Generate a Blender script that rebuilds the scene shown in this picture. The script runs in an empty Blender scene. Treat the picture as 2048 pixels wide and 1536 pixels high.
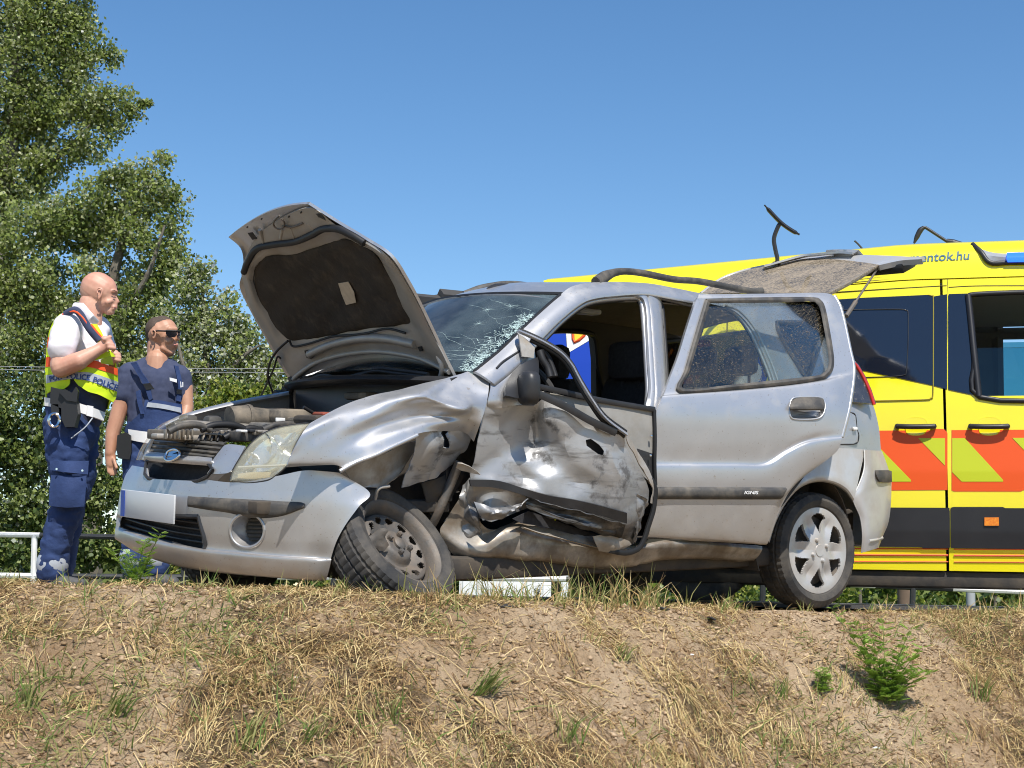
import bpy, bmesh, math, random
import numpy as np
from mathutils import Matrix, Vector, noise as mnoise

# ------------------------------------------------------------------ camera, world, sun, exposure
scene = bpy.context.scene
F_PX, PITCH, ROLL = 2957.65, 0.139, 0.021
CAM = np.array([0.0, 0.0, 0.05])
_cp, _sp, _cr, _sr = math.cos(PITCH), math.sin(PITCH), math.cos(ROLL), math.sin(ROLL)
FWD = np.array([0, _cp, _sp]); UP0 = np.array([0, -_sp, _cp]); RT0 = np.array([1.0, 0, 0])
RIGHT = _cr*RT0 + _sr*UP0
UP = -_sr*RT0 + _cr*UP0
cam_data = bpy.data.cameras.new('camera')
cam = bpy.data.objects.new('camera', cam_data)
scene.collection.objects.link(cam)
cam_data.sensor_fit = 'HORIZONTAL'; cam_data.sensor_width = 36.0
cam_data.lens = F_PX/2048*36.0
cam_data.clip_start = 0.05; cam_data.clip_end = 3000
cam.matrix_world = Matrix(((RIGHT[0], UP[0], -FWD[0], CAM[0]), (RIGHT[1], UP[1], -FWD[1], CAM[1]),
                           (RIGHT[2], UP[2], -FWD[2], CAM[2]), (0, 0, 0, 1)))
scene.camera = cam
scene.cycles.filter_width = 1.05
scene.render.resolution_x = 1024; scene.render.resolution_y = 768

SUN_DIR = Vector((0.28, -0.98, 1.45)).normalized()      # towards the sun
world = bpy.data.worlds.new('World'); scene.world = world; world.use_nodes = True
wn = world.node_tree.nodes; wl = world.node_tree.links
sky = wn.new('ShaderNodeTexSky'); sky.sky_type = 'NISHITA'; sky.sun_disc = False
sky.sun_elevation = math.asin(SUN_DIR.z)
sky.sun_rotation = math.atan2(SUN_DIR.x, SUN_DIR.y)
sky.air_density = 1.0; sky.dust_density = 0.1; sky.ozone_density = 2.0; sky.altitude = 100
bg = wn['Background']; bg.inputs['Strength'].default_value = 0.122
hs = wn.new('ShaderNodeHueSaturation'); hs.inputs['Saturation'].default_value = 1.22; hs.inputs['Value'].default_value = 1.0
wl.new(sky.outputs[0], hs.inputs['Color']); wl.new(hs.outputs[0], bg.inputs['Color'])
sun_data = bpy.data.lights.new('sun', 'SUN'); sun_data.energy = 5.0; sun_data.angle = math.radians(0.53)
sun_data.color = (1.0, 0.95, 0.87)
sun = bpy.data.objects.new('sun', sun_data); scene.collection.objects.link(sun)
sun.rotation_euler = SUN_DIR.to_track_quat('Z', 'Y').to_euler()
scene.view_settings.view_transform = 'Standard'; scene.view_settings.look = 'None'
scene.view_settings.exposure = 0.32; scene.view_settings.gamma = 1.0
scene.view_settings.use_curve_mapping = False

# ------------------------------------------------------------------ pixel helpers (2048 x 1536 photo grid)
def ray_w(x, y):
    a, b = x-1024, y-768
    d = F_PX*FWD + a*RIGHT - b*UP
    return d/d[1]
ZO = {'p': (0, 0, 1.0), '1': (0, 480, .30273), '2': (0, 860, .30273), '3': (420, 380, .2832), '4': (200, 720, .32552),
      '5': (620, 700, .35156), '6': (820, 520, .29297), '7': (1280, 480, .29297), '8': (1280, 880, .29297),
      'a': (1480, 380, .27734), 'b': (1600, 780, .29947)}
def zp(z, x, y):
    o = ZO[z]; return o[0]+o[2]*x, o[1]+o[2]*y
class Fr:
    """a thing's frame: local -> world by M, T; turns a picture point into a point on one of its surfaces"""
    def __init__(s, M, T): s.M = np.array(M, float); s.T = np.array(T, float); s.o = s.M.T@(CAM-s.T)
    def d(s, x, y): return s.M.T@ray_w(x, y)
    def w(s, P): return s.M@np.array(P, float)+s.T
    def plane(s, x, y, P0, n):
        d = s.d(x, y); n = np.array(n, float); t = ((np.array(P0)-s.o)@n)/(d@n); return s.o+d*t
    def surf(s, x, y, n, base, prof, off=0.0):
        """n.(P-base) = prof(z)+off"""
        d = s.d(x, y); n = np.array(n, float); v = prof(0.6)
        dn = d@n; on = (s.o-base)@n; vo = None
        for i in range(16):
            t = (v+off-on)/dn; v2 = prof(s.o[2]+d[2]*t)
            if abs(v2-v) < 1e-6: break
            v = v2
        return s.o+d*((v+off-on)/dn)
    def mat(s): 
        m = Matrix.Identity(4)
        for i in range(3):
            for j in range(3): m[i][j] = s.M[i, j]
            m[i][3] = s.T[i]
        return m
WORLD = Fr(np.eye(3), (0, 0, 0))

# ------------------------------------------------------------------ object helpers
_tmp = bpy.data.scenes.new('workbench')                 # evaluates single objects without the rest of the scene; removed at the end
def bake(o):
    _tmp.collection.objects.link(o); vl = _tmp.view_layers[0]; vl.update(); dg = vl.depsgraph
    me = bpy.data.meshes.new_from_object(o.evaluated_get(dg), depsgraph=dg); bpy.data.objects.remove(o); return me
COL = scene.collection
def empty(name, mat=None, label=None, cat=None, group=None):
    o = bpy.data.objects.new(name, None); COL.objects.link(o); o.empty_display_size = .1
    if mat is not None: o.matrix_world = mat
    return tag(o, label, cat, group)
def tag(o, label=None, cat=None, group=None, kind=None):
    if label: o['label'] = label
    if cat: o['category'] = cat
    if group: o['group'] = group
    if kind: o['kind'] = kind
    return o
def mkobj(name, verts, faces, mat, parent=None, smooth=True, sharp=40, label=None):
    me = bpy.data.meshes.new(name); me.from_pydata([tuple(map(float, v)) for v in verts], [], [tuple(f) for f in faces])
    return fin(name, me, mat, parent, smooth, sharp, label)
def fin(name, me, mat, parent=None, smooth=True, sharp=40, label=None):
    me.update()
    if smooth:
        me.polygons.foreach_set('use_smooth', [True]*len(me.polygons))
        if sharp: me.set_sharp_from_angle(angle=math.radians(sharp))
    o = bpy.data.objects.new(name, me); COL.objects.link(o)
    if mat is not None:
        for m in (mat if isinstance(mat, (list, tuple)) else [mat]): me.materials.append(m)
    if parent is not None: o.parent = parent
    if label: o['label'] = label
    return o
def bmobj(name, bm, mat, parent=None, smooth=True, sharp=40, label=None):
    bmesh.ops.recalc_face_normals(bm, faces=bm.faces)
    me = bpy.data.meshes.new(name); bm.to_mesh(me); bm.free()
    return fin(name, me, mat, parent, smooth, sharp, label)
def solid(o, t, offset=0.0):
    m = o.modifiers.new('thick', 'SOLIDIFY'); m.thickness = t; m.offset = offset; m.use_even_offset = False
    e = o.modifiers.new('crisp', 'EDGE_SPLIT'); e.split_angle = math.radians(50); e.use_edge_sharp = True
    return o
class MB:
    """collects shapes of ONE piece"""
    def __init__(s): s.v = []; s.f = []
    def add(s, v, f):
        n = len(s.v); s.v += [tuple(map(float, p)) for p in v]; s.f += [tuple(i+n for i in q) for q in f]
    def build(s, name, mat, parent=None, smooth=True, sharp=40, label=None):
        return mkobj(name, s.v, s.f, mat, parent, smooth, sharp, label)
    def box(s, c, size, R=None, bev=0.0):
        v, f = boxgeo(size, bev)
        v = np.array(v)
        if R is not None: v = v@np.array(R).T
        s.add(v+np.array(c), f); return s
    def tube(s, pts, r, seg=8, cap=True, sq=None):
        v, f = tubegeo(pts, r, seg, cap, sq); s.add(v, f); return s
    def lathe(s, prof, seg=48, axis='y', c=(0, 0, 0)):
        v, f = lathegeo(prof, seg); v = np.array(v)+np.array(c); s.add(v, f); return s
_boxc = {}
def boxgeo(size, bev):
    x, y, z = [q/2 for q in size]
    b = min(bev, x*.98, y*.98, z*.98)
    if b <= 0:
        v = [(sx*x, sy*y, sz*z) for sx in (-1, 1) for sy in (-1, 1) for sz in (-1, 1)]
        return v, [(0, 1, 3, 2), (4, 6, 7, 5), (0, 4, 5, 1), (2, 3, 7, 6), (0, 2, 6, 4), (1, 5, 7, 3)]
    bm = bmesh.new(); bmesh.ops.create_cube(bm, size=1)
    for q in bm.verts: q.co = Vector((q.co.x*2*x, q.co.y*2*y, q.co.z*2*z))
    bmesh.ops.bevel(bm, geom=list(bm.edges), offset=b, segments=2, affect='EDGES', profile=.5)
    bm.verts.index_update()
    v = [tuple(q.co) for q in bm.verts]; f = [tuple(w.index for w in q.verts) for q in bm.faces]; bm.free()
    return v, f
def frames(pts):
    pts = np.array(pts, float); n = len(pts); T = np.zeros_like(pts)
    T[1:-1] = pts[2:]-pts[:-2]; T[0] = pts[1]-pts[0]; T[-1] = pts[-1]-pts[-2]
    T /= np.linalg.norm(T, axis=1)[:, None]+1e-12
    a = np.array([0, 0, 1.0]) if abs(T[0][2]) < .9 else np.array([1.0, 0, 0])
    N = []; u = np.cross(T[0], a); u /= np.linalg.norm(u)
    for i in range(n):
        u = u-T[i]*(u@T[i]); u /= np.linalg.norm(u)+1e-12; N.append(u.copy())
    N = np.array(N); B = np.cross(T, N); return pts, T, N, B
def tubegeo(pts, r, seg=8, cap=True, sq=None):
    pts, T, N, B = frames(pts); n = len(pts)
    r = np.broadcast_to(np.array(r, float), (n,)) if np.ndim(r) == 0 else np.array(r, float)
    v = []
    for i in range(n):
        for k in range(seg):
            a = 2*math.pi*k/seg; ca, sa = math.cos(a), math.sin(a)
            if sq: v.append(pts[i]+N[i]*ca*r[i]*sq[0]+B[i]*sa*r[i]*sq[1])
            else: v.append(pts[i]+(N[i]*ca+B[i]*sa)*r[i])
    f = [(i*seg+k, i*seg+(k+1) % seg, (i+1)*seg+(k+1) % seg, (i+1)*seg+k) for i in range(n-1) for k in range(seg)]
    if cap: f += [tuple(range(seg))[::-1], tuple((n-1)*seg+k for k in range(seg))]
    return v, f
def lathegeo(prof, seg=48):
    """prof = list of (y, r) turned round the y axis"""
    v = []; n = len(prof)
    for k in range(seg):
        a = 2*math.pi*k/seg
        for y, r in prof: v.append((r*math.cos(a), y, r*math.sin(a)))
    f = [(k*n+i, k*n+i+1, ((k+1) % seg)*n+i+1, ((k+1) % seg)*n+i) for k in range(seg) for i in range(n-1)]
    return v, f
def spline(pts, n=6):
    """Catmull-Rom through points (rows of any dimension)"""
    P = np.array(pts, float); P = np.vstack([2*P[0]-P[1], P, 2*P[-1]-P[-2]]); out = []
    for i in range(1, len(P)-2):
        for k in range(n):
            t = k/n; p0, p1, p2, p3 = P[i-1], P[i], P[i+1], P[i+2]
            out.append(.5*(2*p1+(p2-p0)*t+(2*p0-5*p1+4*p2-p3)*t*t+(-p0+3*p1-3*p2+p3)*t**3))
    out.append(P[-2]); return np.array(out)
def gridspline(G, nu, nv, linear=False):
    G = np.array(G, float)                                  # rows, cols, dim
    if isinstance(linear, float): return gridspline(G, nu, nv)*(1-linear)+gridspline(G, nu, nv, True)*linear
    if linear:
        R, C, D = G.shape
        a = np.array([[np.interp(np.linspace(0, C-1, (C-1)*nv+1), np.arange(C), G[i, :, d]) for d in range(D)] for i in range(R)]).transpose(0, 2, 1)
        c = np.array([[np.interp(np.linspace(0, R-1, (R-1)*nu+1), np.arange(R), a[:, j, d]) for d in range(D)] for j in range(a.shape[1])]).transpose(2, 0, 1)
        return c
    a = np.array([spline(r, nv) for r in G])
    return np.array([spline(a[:, j], nu) for j in range(a.shape[1])]).transpose(1, 0, 2)
def inpoly(x, y, poly):
    c = False; j = len(poly)-1
    for i in range(len(poly)):
        xi, yi = poly[i]; xj, yj = poly[j]
        if (yi > y) != (yj > y) and x < (xj-xi)*(y-yi)/(yj-yi)+xi: c = not c
        j = i
    return c
def patch(name, z, rows, fn, mat, parent, n=(6, 6), thick=.004, holes=(), crumple=None, linear=False, sharp=35, label=None, tofs=0.0, post=None, clip=None):
    """rows of (x, y[, off]) read in zoom z, each set on the surface fn(px, py, off); a smooth sheet with thickness"""
    G = []
    for r in rows:
        row = []
        for q in r:
            x, y = zp(z, q[0], q[1]); off = q[2] if len(q) > 2 else 0.0
            row.append(np.r_[fn(x, y, off), x, y, off])
        G.append(row)
    g = gridspline(G, n[0], n[1], linear); R, C, _ = g.shape
    P = g[:, :, :3].copy()
    if crumple:
        amp, sc, seed = crumple[:3]
        du = np.gradient(P, axis=1); dv = np.gradient(P, axis=0); N = np.cross(du, dv); N /= np.linalg.norm(N, axis=2)[:, :, None]+1e-9
        for i in range(R):
            for j in range(C):
                q = Vector(P[i, j])*sc+Vector((seed*7.3, seed*1.7, 0))
                if len(crumple) > 3:                    # folded sheet: flat facets that meet in sharp creases
                    q = q+Vector((mnoise.noise(q*1.3), mnoise.noise(q*1.3+Vector((9, 0, 0))), 0))*.35
                    d = mnoise.voronoi(q)[0]; d2 = mnoise.voronoi(q*2.1+Vector((3, 1, 0)))[0]
                    h = 1.2-2.2*min(d[1]-d[0], .8)+.14*(.8-1.6*(d2[1]-d2[0]))+.3*mnoise.noise(q*.8)
                else: h = 1-2.6*abs(mnoise.noise(q))+.5*(.6-2*abs(mnoise.noise(q*2.3)))
                P[i, j] += N[i, j]*amp*h
    hp = [[zp(z, *q) for q in h] for h in holes]; cp_ = [zp(z, *q) for q in clip] if clip else None
    if cp_: hp = hp+[cp_]
    f = []; dele = {}
    for i in range(R-1):
        for j in range(C-1):
            q = (i*C+j, i*C+j+1, (i+1)*C+j+1, (i+1)*C+j)
            if hp:
                cx = g[i:i+2, j:j+2, 3].mean(); cy = g[i:i+2, j:j+2, 4].mean(); hit = [k for k, h in enumerate(hp) if inpoly(cx, cy, h) != (h is cp_)]
                if hit:
                    for k in q: dele[k] = hit[0]
                    continue
            f.append(q)
    V = P.reshape(-1, 3).copy(); gg_ = g.reshape(-1, 6)
    used = sorted({k for q in f for k in q})
    for k in used:                                   # pull the rim of each opening onto its outline
        if k in dele:
            x, y = gg_[k, 3], gg_[k, 4]; h = np.array(hp[dele[k]]); h2 = np.roll(h, -1, axis=0); d = h2-h
            t = np.clip(((np.array((x, y))-h)*d).sum(1)/((d*d).sum(1)+1e-9), 0, 1); Q = h+d*t[:, None]; m = np.argmin(((Q-np.array((x, y)))**2).sum(1))
            V[k] = V[k]+fn(Q[m, 0], Q[m, 1], gg_[k, 5])-fn(x, y, gg_[k, 5])
    if cp_:                                          # keep the outline's corners sharp
        bd = [k for k in used if k in dele]
        if bd:
            xy = gg_[bd][:, 3:5]
            for cx, cy in cp_:
                m = bd[int(np.argmin(((xy-np.array((cx, cy)))**2).sum(1)))]; V[m] = fn(cx, cy, gg_[m, 5])
    # face the sheet outwards
    i0, j0 = R//2, C//2; i0 = min(i0, R-2); j0 = min(j0, C-2)
    nn = np.cross(P[i0, j0+1]-P[i0, j0], P[i0+1, j0]-P[i0, j0]); ov = fn(g[i0, j0, 3], g[i0, j0, 4], .01)-fn(g[i0, j0, 3], g[i0, j0, 4], 0.0)
    if nn@ov < 0: f = [q[::-1] for q in f]
    if post is not None: V = post(V)
    mp = {k: i for i, k in enumerate(used)}
    o = mkobj(name, V[used], [tuple(mp[k] for k in q) for q in f], mat, parent, True, sharp, label)
    if thick: solid(o, thick, tofs)
    return o
def sheet(name, z, pts, fn, mat, parent, off=0.0, th=.0012, n=36, tofs=1.0, sp=0, label=None):
    """a plate that hugs a curved surface; pts is its outline"""
    if sp: pts = [tuple(q) for q in spline(list(pts)+[pts[0]], sp)[:-1]]
    xs = [p[0] for p in pts]; ys = [p[1] for p in pts]; w, h = max(xs)-min(xs), max(ys)-min(ys); nx = max(4, int(n*min(1.6, (w/h)**.5))); ny = max(4, int(n*min(1.6, (h/w)**.5)))
    X = np.linspace(min(xs)-.02*w, max(xs)+.02*w, nx); Y = np.linspace(min(ys)-.02*h, max(ys)+.02*h, ny)
    return patch(name, z, [[(x, y, off) for x in X] for y in Y], fn, mat, parent, (1, 1), th, clip=pts, tofs=tofs, label=label, linear=True, sharp=14)
def poly(name, z, pts, fn, mat, parent, thick=.004, off=0.0, smooth=False, label=None, bev=0.0, sp=0):
    """flat-ish plate whose outline is pts; real thickness"""
    q = pts
    if sp: q = spline(list(pts)+[pts[0]], sp)[:-1]
    top = [fn(*zp(z, p[0], p[1]), off) for p in q]
    P = np.array(top); c = P.mean(0); u = P-c
    nrm = np.zeros(3)
    for i in range(len(P)): nrm += np.cross(P[i]-c, P[(i+1) % len(P)]-c)
    nrm /= np.linalg.norm(nrm)+1e-12
    bm = bmesh.new()
    a = [bm.verts.new(p) for p in P]; fa = bm.faces.new(a)
    if bev:
        r = bmesh.ops.inset_region(bm, faces=[fa], thickness=bev, depth=0)
    ex = bmesh.ops.extrude_face_region(bm, geom=list(bm.faces))
    # move the original away from the viewer
    dirv = np.array(fn(*zp(z, q[0][0], q[0][1]), off))-np.array(fn(*zp(z, q[0][0], q[0][1]), off-.01)); dirv /= np.linalg.norm(dirv)+1e-12
    nv = nrm if nrm@dirv > 0 else -nrm
    for g in ex['geom']:
        if isinstance(g, bmesh.types.BMVert): g.co -= Vector(nv*thick)
    bmesh.ops.triangulate(bm, faces=[x for x in bm.faces if len(x.verts) > 4])
    return bmobj(name, bm, mat, parent, smooth, 30, label)
def line(name, z, pts, fn, r, mat, parent, sp=5, seg=8, sq=None, label=None):
    P = [fn(*zp(z, p[0], p[1]), p[2] if len(p) > 2 else 0.0) for p in pts]
    if sp and len(P) > 2: P = spline(P, sp)
    if np.ndim(r) > 0 and len(r) != len(P): r = np.interp(np.linspace(0, 1, len(P)), np.linspace(0, 1, len(r)), r)
    return MB().tube(P, r, seg, True, sq).build(name, mat, parent, True, 50, label)
def text(name, s, size, mat, parent, M, depth=.002, align='LEFT', bold=0.0, shear=0.0, sx=1.0):
    cu = bpy.data.curves.new(name, 'FONT'); cu.body = s; cu.size = size; cu.extrude = depth; cu.align_x = align; cu.offset = bold; cu.shear = shear
    cu.resolution_u = 3
    t = bpy.data.objects.new(name, cu); me = bake(t); me.transform(M@Matrix.Diagonal((sx, 1, 1, 1)))
    me.materials.clear()
    return fin(name, me, mat, parent, False)
def frame_mat(o, x, y):
    """4x4 from an origin and two direction vectors (x right, y up)"""
    x = Vector(x).normalized(); y = Vector(y); zz = x.cross(y).normalized(); y = zz.cross(x)
    return Matrix(((x.x, y.x, zz.x, o[0]), (x.y, y.y, zz.y, o[1]), (x.z, y.z, zz.z, o[2]), (0, 0, 0, 1)))

def text_on(name, s, z, p0, p1, hpx, fn, off, mat, par, bold=0.0, shear=0.0, fit=True):
    """lettering laid on a curved surface: baseline p0 -> p1 in zoom z, cap height hpx"""
    cu = bpy.data.curves.new(name, 'FONT'); cu.body = s; cu.size = 1.0; cu.offset = bold; cu.shear = shear; cu.resolution_u = 3; cu.extrude = .0
    t = bpy.data.objects.new(name, cu); me = bake(t)
    co = np.array([q.co for q in me.vertices]); x0, x1 = co[:, 0].min(), co[:, 0].max(); p0, p1 = np.array(p0, float), np.array(p1, float)
    d = p1-p0; up = np.array((d[1], -d[0]))/np.linalg.norm(d)
    for q in me.vertices:
        u = (q.co.x-x0)/(x1-x0); P = p0+d*u+up*(q.co.y/.72)*hpx; q.co = Vector(fn(*zp(z, P[0], P[1]), off))
    me.materials.clear(); o = fin(name, me, mat, par, False); solid(o, .0015); return o

# ------------------------------------------------------------------ materials
def nodes(name):
    m = bpy.data.materials.new(name); m.use_nodes = True
    nt = m.node_tree; return m, nt, nt.nodes['Principled BSDF'], nt.nodes['Material Output']
def ramp(nt, fac, stops):
    r = nt.nodes.new('ShaderNodeValToRGB'); e = r.color_ramp.elements
    while len(e) < len(stops): e.new(.5)
    for k, (p, c) in enumerate(stops):
        e[k].position = p; e[k].color = (*c, 1) if len(c) == 3 else c
    nt.links.new(fac, r.inputs[0]); return r.outputs[0]
def ntex(nt, scale, detail=4, rough=.6, dist=0.0, stretch=None, coord='Object'):
    tc = nt.nodes.new('ShaderNodeTexCoord'); out = tc.outputs[coord]
    if stretch:
        mp = nt.nodes.new('ShaderNodeMapping'); mp.inputs['Scale'].default_value = stretch
        nt.links.new(out, mp.inputs[0]); out = mp.outputs[0]
    t = nt.nodes.new('ShaderNodeTexNoise'); t.inputs['Scale'].default_value = scale; t.inputs['Detail'].default_value = detail
    t.inputs['Roughness'].default_value = rough; t.inputs['Distortion'].default_value = dist
    nt.links.new(out, t.inputs['Vector']); return t.outputs[0]
def mixc(nt, fac, a, b):
    m = nt.nodes.new('ShaderNodeMix'); m.data_type = 'RGBA'
    for s, v in ((6, a), (7, b)):
        if isinstance(v, tuple): m.inputs[s].default_value = (*v, 1)
        else: nt.links.new(v, m.inputs[s])
    if isinstance(fac, float): m.inputs[0].default_value = fac
    else: nt.links.new(fac, m.inputs[0])
    return m.outputs[2]
def pmat(name, c1, c2=None, scale=6, lo=.35, hi=.65, rough=.5, metal=0.0, spec=.5, coat=0.0, bump=0.0, bscale=40, detail=4,
         dirt_or_glare=None, rough2=None, stretch=None, trans=0.0, ior=1.45, emit=None, alpha=1.0, sheen=0.0):
    """dirt = (colour, scale, lo, hi, strength)"""
    m, nt, b, out = nodes(name)
    b.inputs['Roughness'].default_value = rough; b.inputs['Metallic'].default_value = metal
    b.inputs['Specular IOR Level'].default_value = spec; b.inputs['Coat Weight'].default_value = coat; b.inputs['Coat Roughness'].default_value = .08
    b.inputs['Transmission Weight'].default_value = trans; b.inputs['IOR'].default_value = ior; b.inputs['Alpha'].default_value = alpha
    if sheen: b.inputs['Sheen Weight'].default_value = sheen
    b.inputs['Base Color'].default_value = (*c1, 1)
    col = None
    if c2 is not None: col = ramp(nt, ntex(nt, scale, detail, stretch=stretch), [(lo, c1), (hi, c2)])
    if dirt_or_glare:
        dc, ds, dl, dh, st = dirt_or_glare
        fac = ramp(nt, ntex(nt, ds, 6, .65), [(dl, (0, 0, 0)), (dh, (st, st, st))])
        col = mixc(nt, fac, col if col is not None else c1, dc)
        rr = nt.nodes.new('ShaderNodeMapRange'); rr.inputs[3].default_value = rough; rr.inputs[4].default_value = max(rough, .75)
        nt.links.new(fac, rr.inputs[0]); nt.links.new(rr.outputs[0], b.inputs['Roughness'])
        if metal:
            mr = nt.nodes.new('ShaderNodeMapRange'); mr.inputs[3].default_value = metal; mr.inputs[4].default_value = 0
            nt.links.new(fac, mr.inputs[0]); nt.links.new(mr.outputs[0], b.inputs['Metallic'])
    if col is not None: nt.links.new(col, b.inputs['Base Color'])
    if bump:
        bp = nt.nodes.new('ShaderNodeBump'); bp.inputs['Strength'].default_value = bump; bp.inputs['Distance'].default_value = .01
        nt.links.new(ntex(nt, bscale, 5), bp.inputs['Height']); nt.links.new(bp.outputs[0], b.inputs['Normal'])
    if emit: b.inputs['Emission Color'].default_value = (*emit[0], 1); b.inputs['Emission Strength'].default_value = emit[1]
    return m
def glassmat(name, tint, rough=.02, dirt_or_glare=None, spec_only=True, crack=None, coordscale=(1, 1, 1)):
    """thin glass: transparent mixed with a glossy coat by Fresnel; dirt is an opaque film of mud, or of painted sky reflection"""
    m, nt, b, out = nodes(name); nt.nodes.remove(b)
    tr = nt.nodes.new('ShaderNodeBsdfTransparent'); tr.inputs[0].default_value = (*tint, 1)
    gl = nt.nodes.new('ShaderNodeBsdfGlossy'); gl.inputs['Roughness'].default_value = rough
    fr = nt.nodes.new('ShaderNodeFresnel'); fr.inputs[0].default_value = 1.85 if 'windscreen' in name else 1.45
    mx = nt.nodes.new('ShaderNodeMixShader'); nt.links.new(fr.outputs[0], mx.inputs[0]); nt.links.new(tr.outputs[0], mx.inputs[1]); nt.links.new(gl.outputs[0], mx.inputs[2])
    cur = mx.outputs[0]
    for dd in (dirt_or_glare or []):
        col, sc, lo, hi, st, stretch = dd
        df = nt.nodes.new('ShaderNodeBsdfDiffuse'); df.inputs[0].default_value = (*col, 1)
        fac = ramp(nt, ntex(nt, sc, 6, .7, stretch=stretch), [(lo, (0, 0, 0)), (hi, (st, st, st))])
        m2 = nt.nodes.new('ShaderNodeMixShader'); nt.links.new(fac, m2.inputs[0]); nt.links.new(cur, m2.inputs[1]); nt.links.new(df.outputs[0], m2.inputs[2]); cur = m2.outputs[0]
    nt.links.new(cur, out.inputs[0]); return m
MUD = (.30, .235, .16)
M = {}
M['silver'] = pmat('silver_paint', (.47, .475, .49), (.43, .435, .45), 3, rough=.38, metal=.66, coat=.35, bump=.02, bscale=300, dirt_or_glare=((.36, .31, .25), 9, .50, .80, .35))
def mud_or_shade_low(m, col=(.33, .265, .19), z0=.62, z1=.16, amount=.75):
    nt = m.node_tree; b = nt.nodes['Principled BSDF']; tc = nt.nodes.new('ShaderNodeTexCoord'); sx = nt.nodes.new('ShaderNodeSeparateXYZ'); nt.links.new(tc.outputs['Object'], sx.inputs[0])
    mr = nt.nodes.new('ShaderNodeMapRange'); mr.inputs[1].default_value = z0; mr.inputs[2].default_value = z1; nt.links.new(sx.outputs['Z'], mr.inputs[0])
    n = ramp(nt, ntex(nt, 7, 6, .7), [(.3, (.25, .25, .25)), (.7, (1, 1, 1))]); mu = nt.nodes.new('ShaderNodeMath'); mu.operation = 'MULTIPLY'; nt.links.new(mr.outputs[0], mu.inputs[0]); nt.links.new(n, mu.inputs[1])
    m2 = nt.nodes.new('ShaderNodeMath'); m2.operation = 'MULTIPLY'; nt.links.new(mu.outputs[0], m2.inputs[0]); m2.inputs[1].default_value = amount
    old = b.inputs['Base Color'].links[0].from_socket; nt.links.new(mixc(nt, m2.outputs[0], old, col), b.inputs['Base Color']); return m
def specks(m, col=(.22, .17, .12), scale=120, lo=.66, hi=.70, amount=.7):
    nt = m.node_tree; b = nt.nodes['Principled BSDF']; old = b.inputs['Base Color'].links[0].from_socket
    nt.links.new(mixc(nt, ramp(nt, ntex(nt, scale, 3, .6), [(lo, (0, 0, 0)), (hi, (amount, amount, amount))]), old, col), b.inputs['Base Color']); return m
mud_or_shade_low(M['silver']); specks(M['silver']); specks(M['silver'], (.30, .24, .17), 38, .70, .73, .5)
M['silver_dirty'] = pmat('silver_paint_muddy', (.55, .55, .56), (.48, .47, .45), 3, rough=.42, metal=.4, coat=.3, bump=.03, bscale=200, dirt_or_glare=((.34, .29, .23), 6, .42, .7, .5))
M['silver_crash'] = pmat('silver_paint_scraped', (.40, .40, .405), (.16, .155, .15), 3.2, lo=.55, hi=.72, stretch=(1.6, 1.6, 9), rough=.48, metal=.56, coat=.15, bump=.10, bscale=40, dirt_or_glare=((.045, .04, .036), 8, .55, .66, .85))
mud_or_shade_low(M['silver_crash'], (.035, .032, .03), .66, .34, 1.15)  # blackish smears that also paint the deep shadow over the lower crushed door
M['bare'] = pmat('bare_inner_metal', (.44, .42, .39), (.33, .29, .24), 7, rough=.5, metal=.35, bump=.08, bscale=60, dirt_or_glare=((.22, .16, .10), 9, .45, .7, .8))
M['hood_in'] = pmat('hood_inner_paint', (.34, .33, .315), (.28, .265, .24), 5, rough=.45, metal=.25, coat=.2, bump=.05, bscale=90, dirt_or_glare=((.27, .23, .18), 7, .48, .78, .4))
M['black'] = pmat('black_plastic', (.018, .018, .02), (.03, .03, .032), 8, rough=.42, bump=.05, bscale=300)
M['black_dusty'] = pmat('dusty_black_plastic', (.03, .03, .032), (.075, .07, .062), 9, rough=.6, bump=.05, bscale=200, dirt_or_glare=((.25, .21, .16), 14, .45, .8, .5))
M['rubber'] = pmat('tyre_rubber', (.026, .026, .027), (.045, .042, .04), 10, rough=.78, bump=.15, bscale=120, dirt_or_glare=((.14, .12, .095), 9, .40, .72, .6))
M['rubber_clean'] = pmat('seal_rubber', (.012, .012, .013), rough=.55)
M['dark'] = pmat('cabin_trim', (.035, .034, .034), (.05, .047, .044), 5, rough=.8)
M['headliner'] = pmat('headliner_cloth', (.17, .145, .12), (.14, .12, .10), 20, rough=.95)
M['seat'] = pmat('seat_cloth', (.022, .022, .026), (.035, .035, .04), 60, rough=.95)
M['under'] = pmat('underbody', (.035, .032, .03), (.075, .06, .045), 8, rough=.9, bump=.2, bscale=40)
M['steel_rust'] = pmat('rusty_steel', (.11, .104, .098), (.165, .142, .12), 14, rough=.6, metal=.35, bump=.2, bscale=70, dirt_or_glare=((.19, .13, .085), 18, .48, .75, .45))
M['hubcap'] = pmat('hubcap_silver', (.50, .49, .48), (.43, .415, .40), 9, rough=.4, metal=.35, coat=.2, dirt_or_glare=((.38, .31, .24), 11, .45, .8, .6))
M['chrome'] = pmat('chrome', (.75, .76, .78), rough=.12, metal=1.0)
M['lamp_glass'] = pmat('yellowed_lamp_lens', (.66, .65, .52), (.56, .54, .41), 9, rough=.10, coat=1.0, spec=.6, alpha=.24)
M['lamp_in'] = pmat('lamp_reflector', (.85, .85, .80), rough=.15, metal=.9)
M['white'] = pmat('white_plastic', (.78, .78, .77), (.70, .70, .68), 8, rough=.5)
M['text_white'] = pmat('white_print', (.75, .75, .75), rough=.5)
M['plate'] = pmat('plate_white', (.55, .56, .57), rough=.35)
M['blue_eu'] = pmat('plate_blue', (.01, .05, .32), rough=.4)
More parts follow.
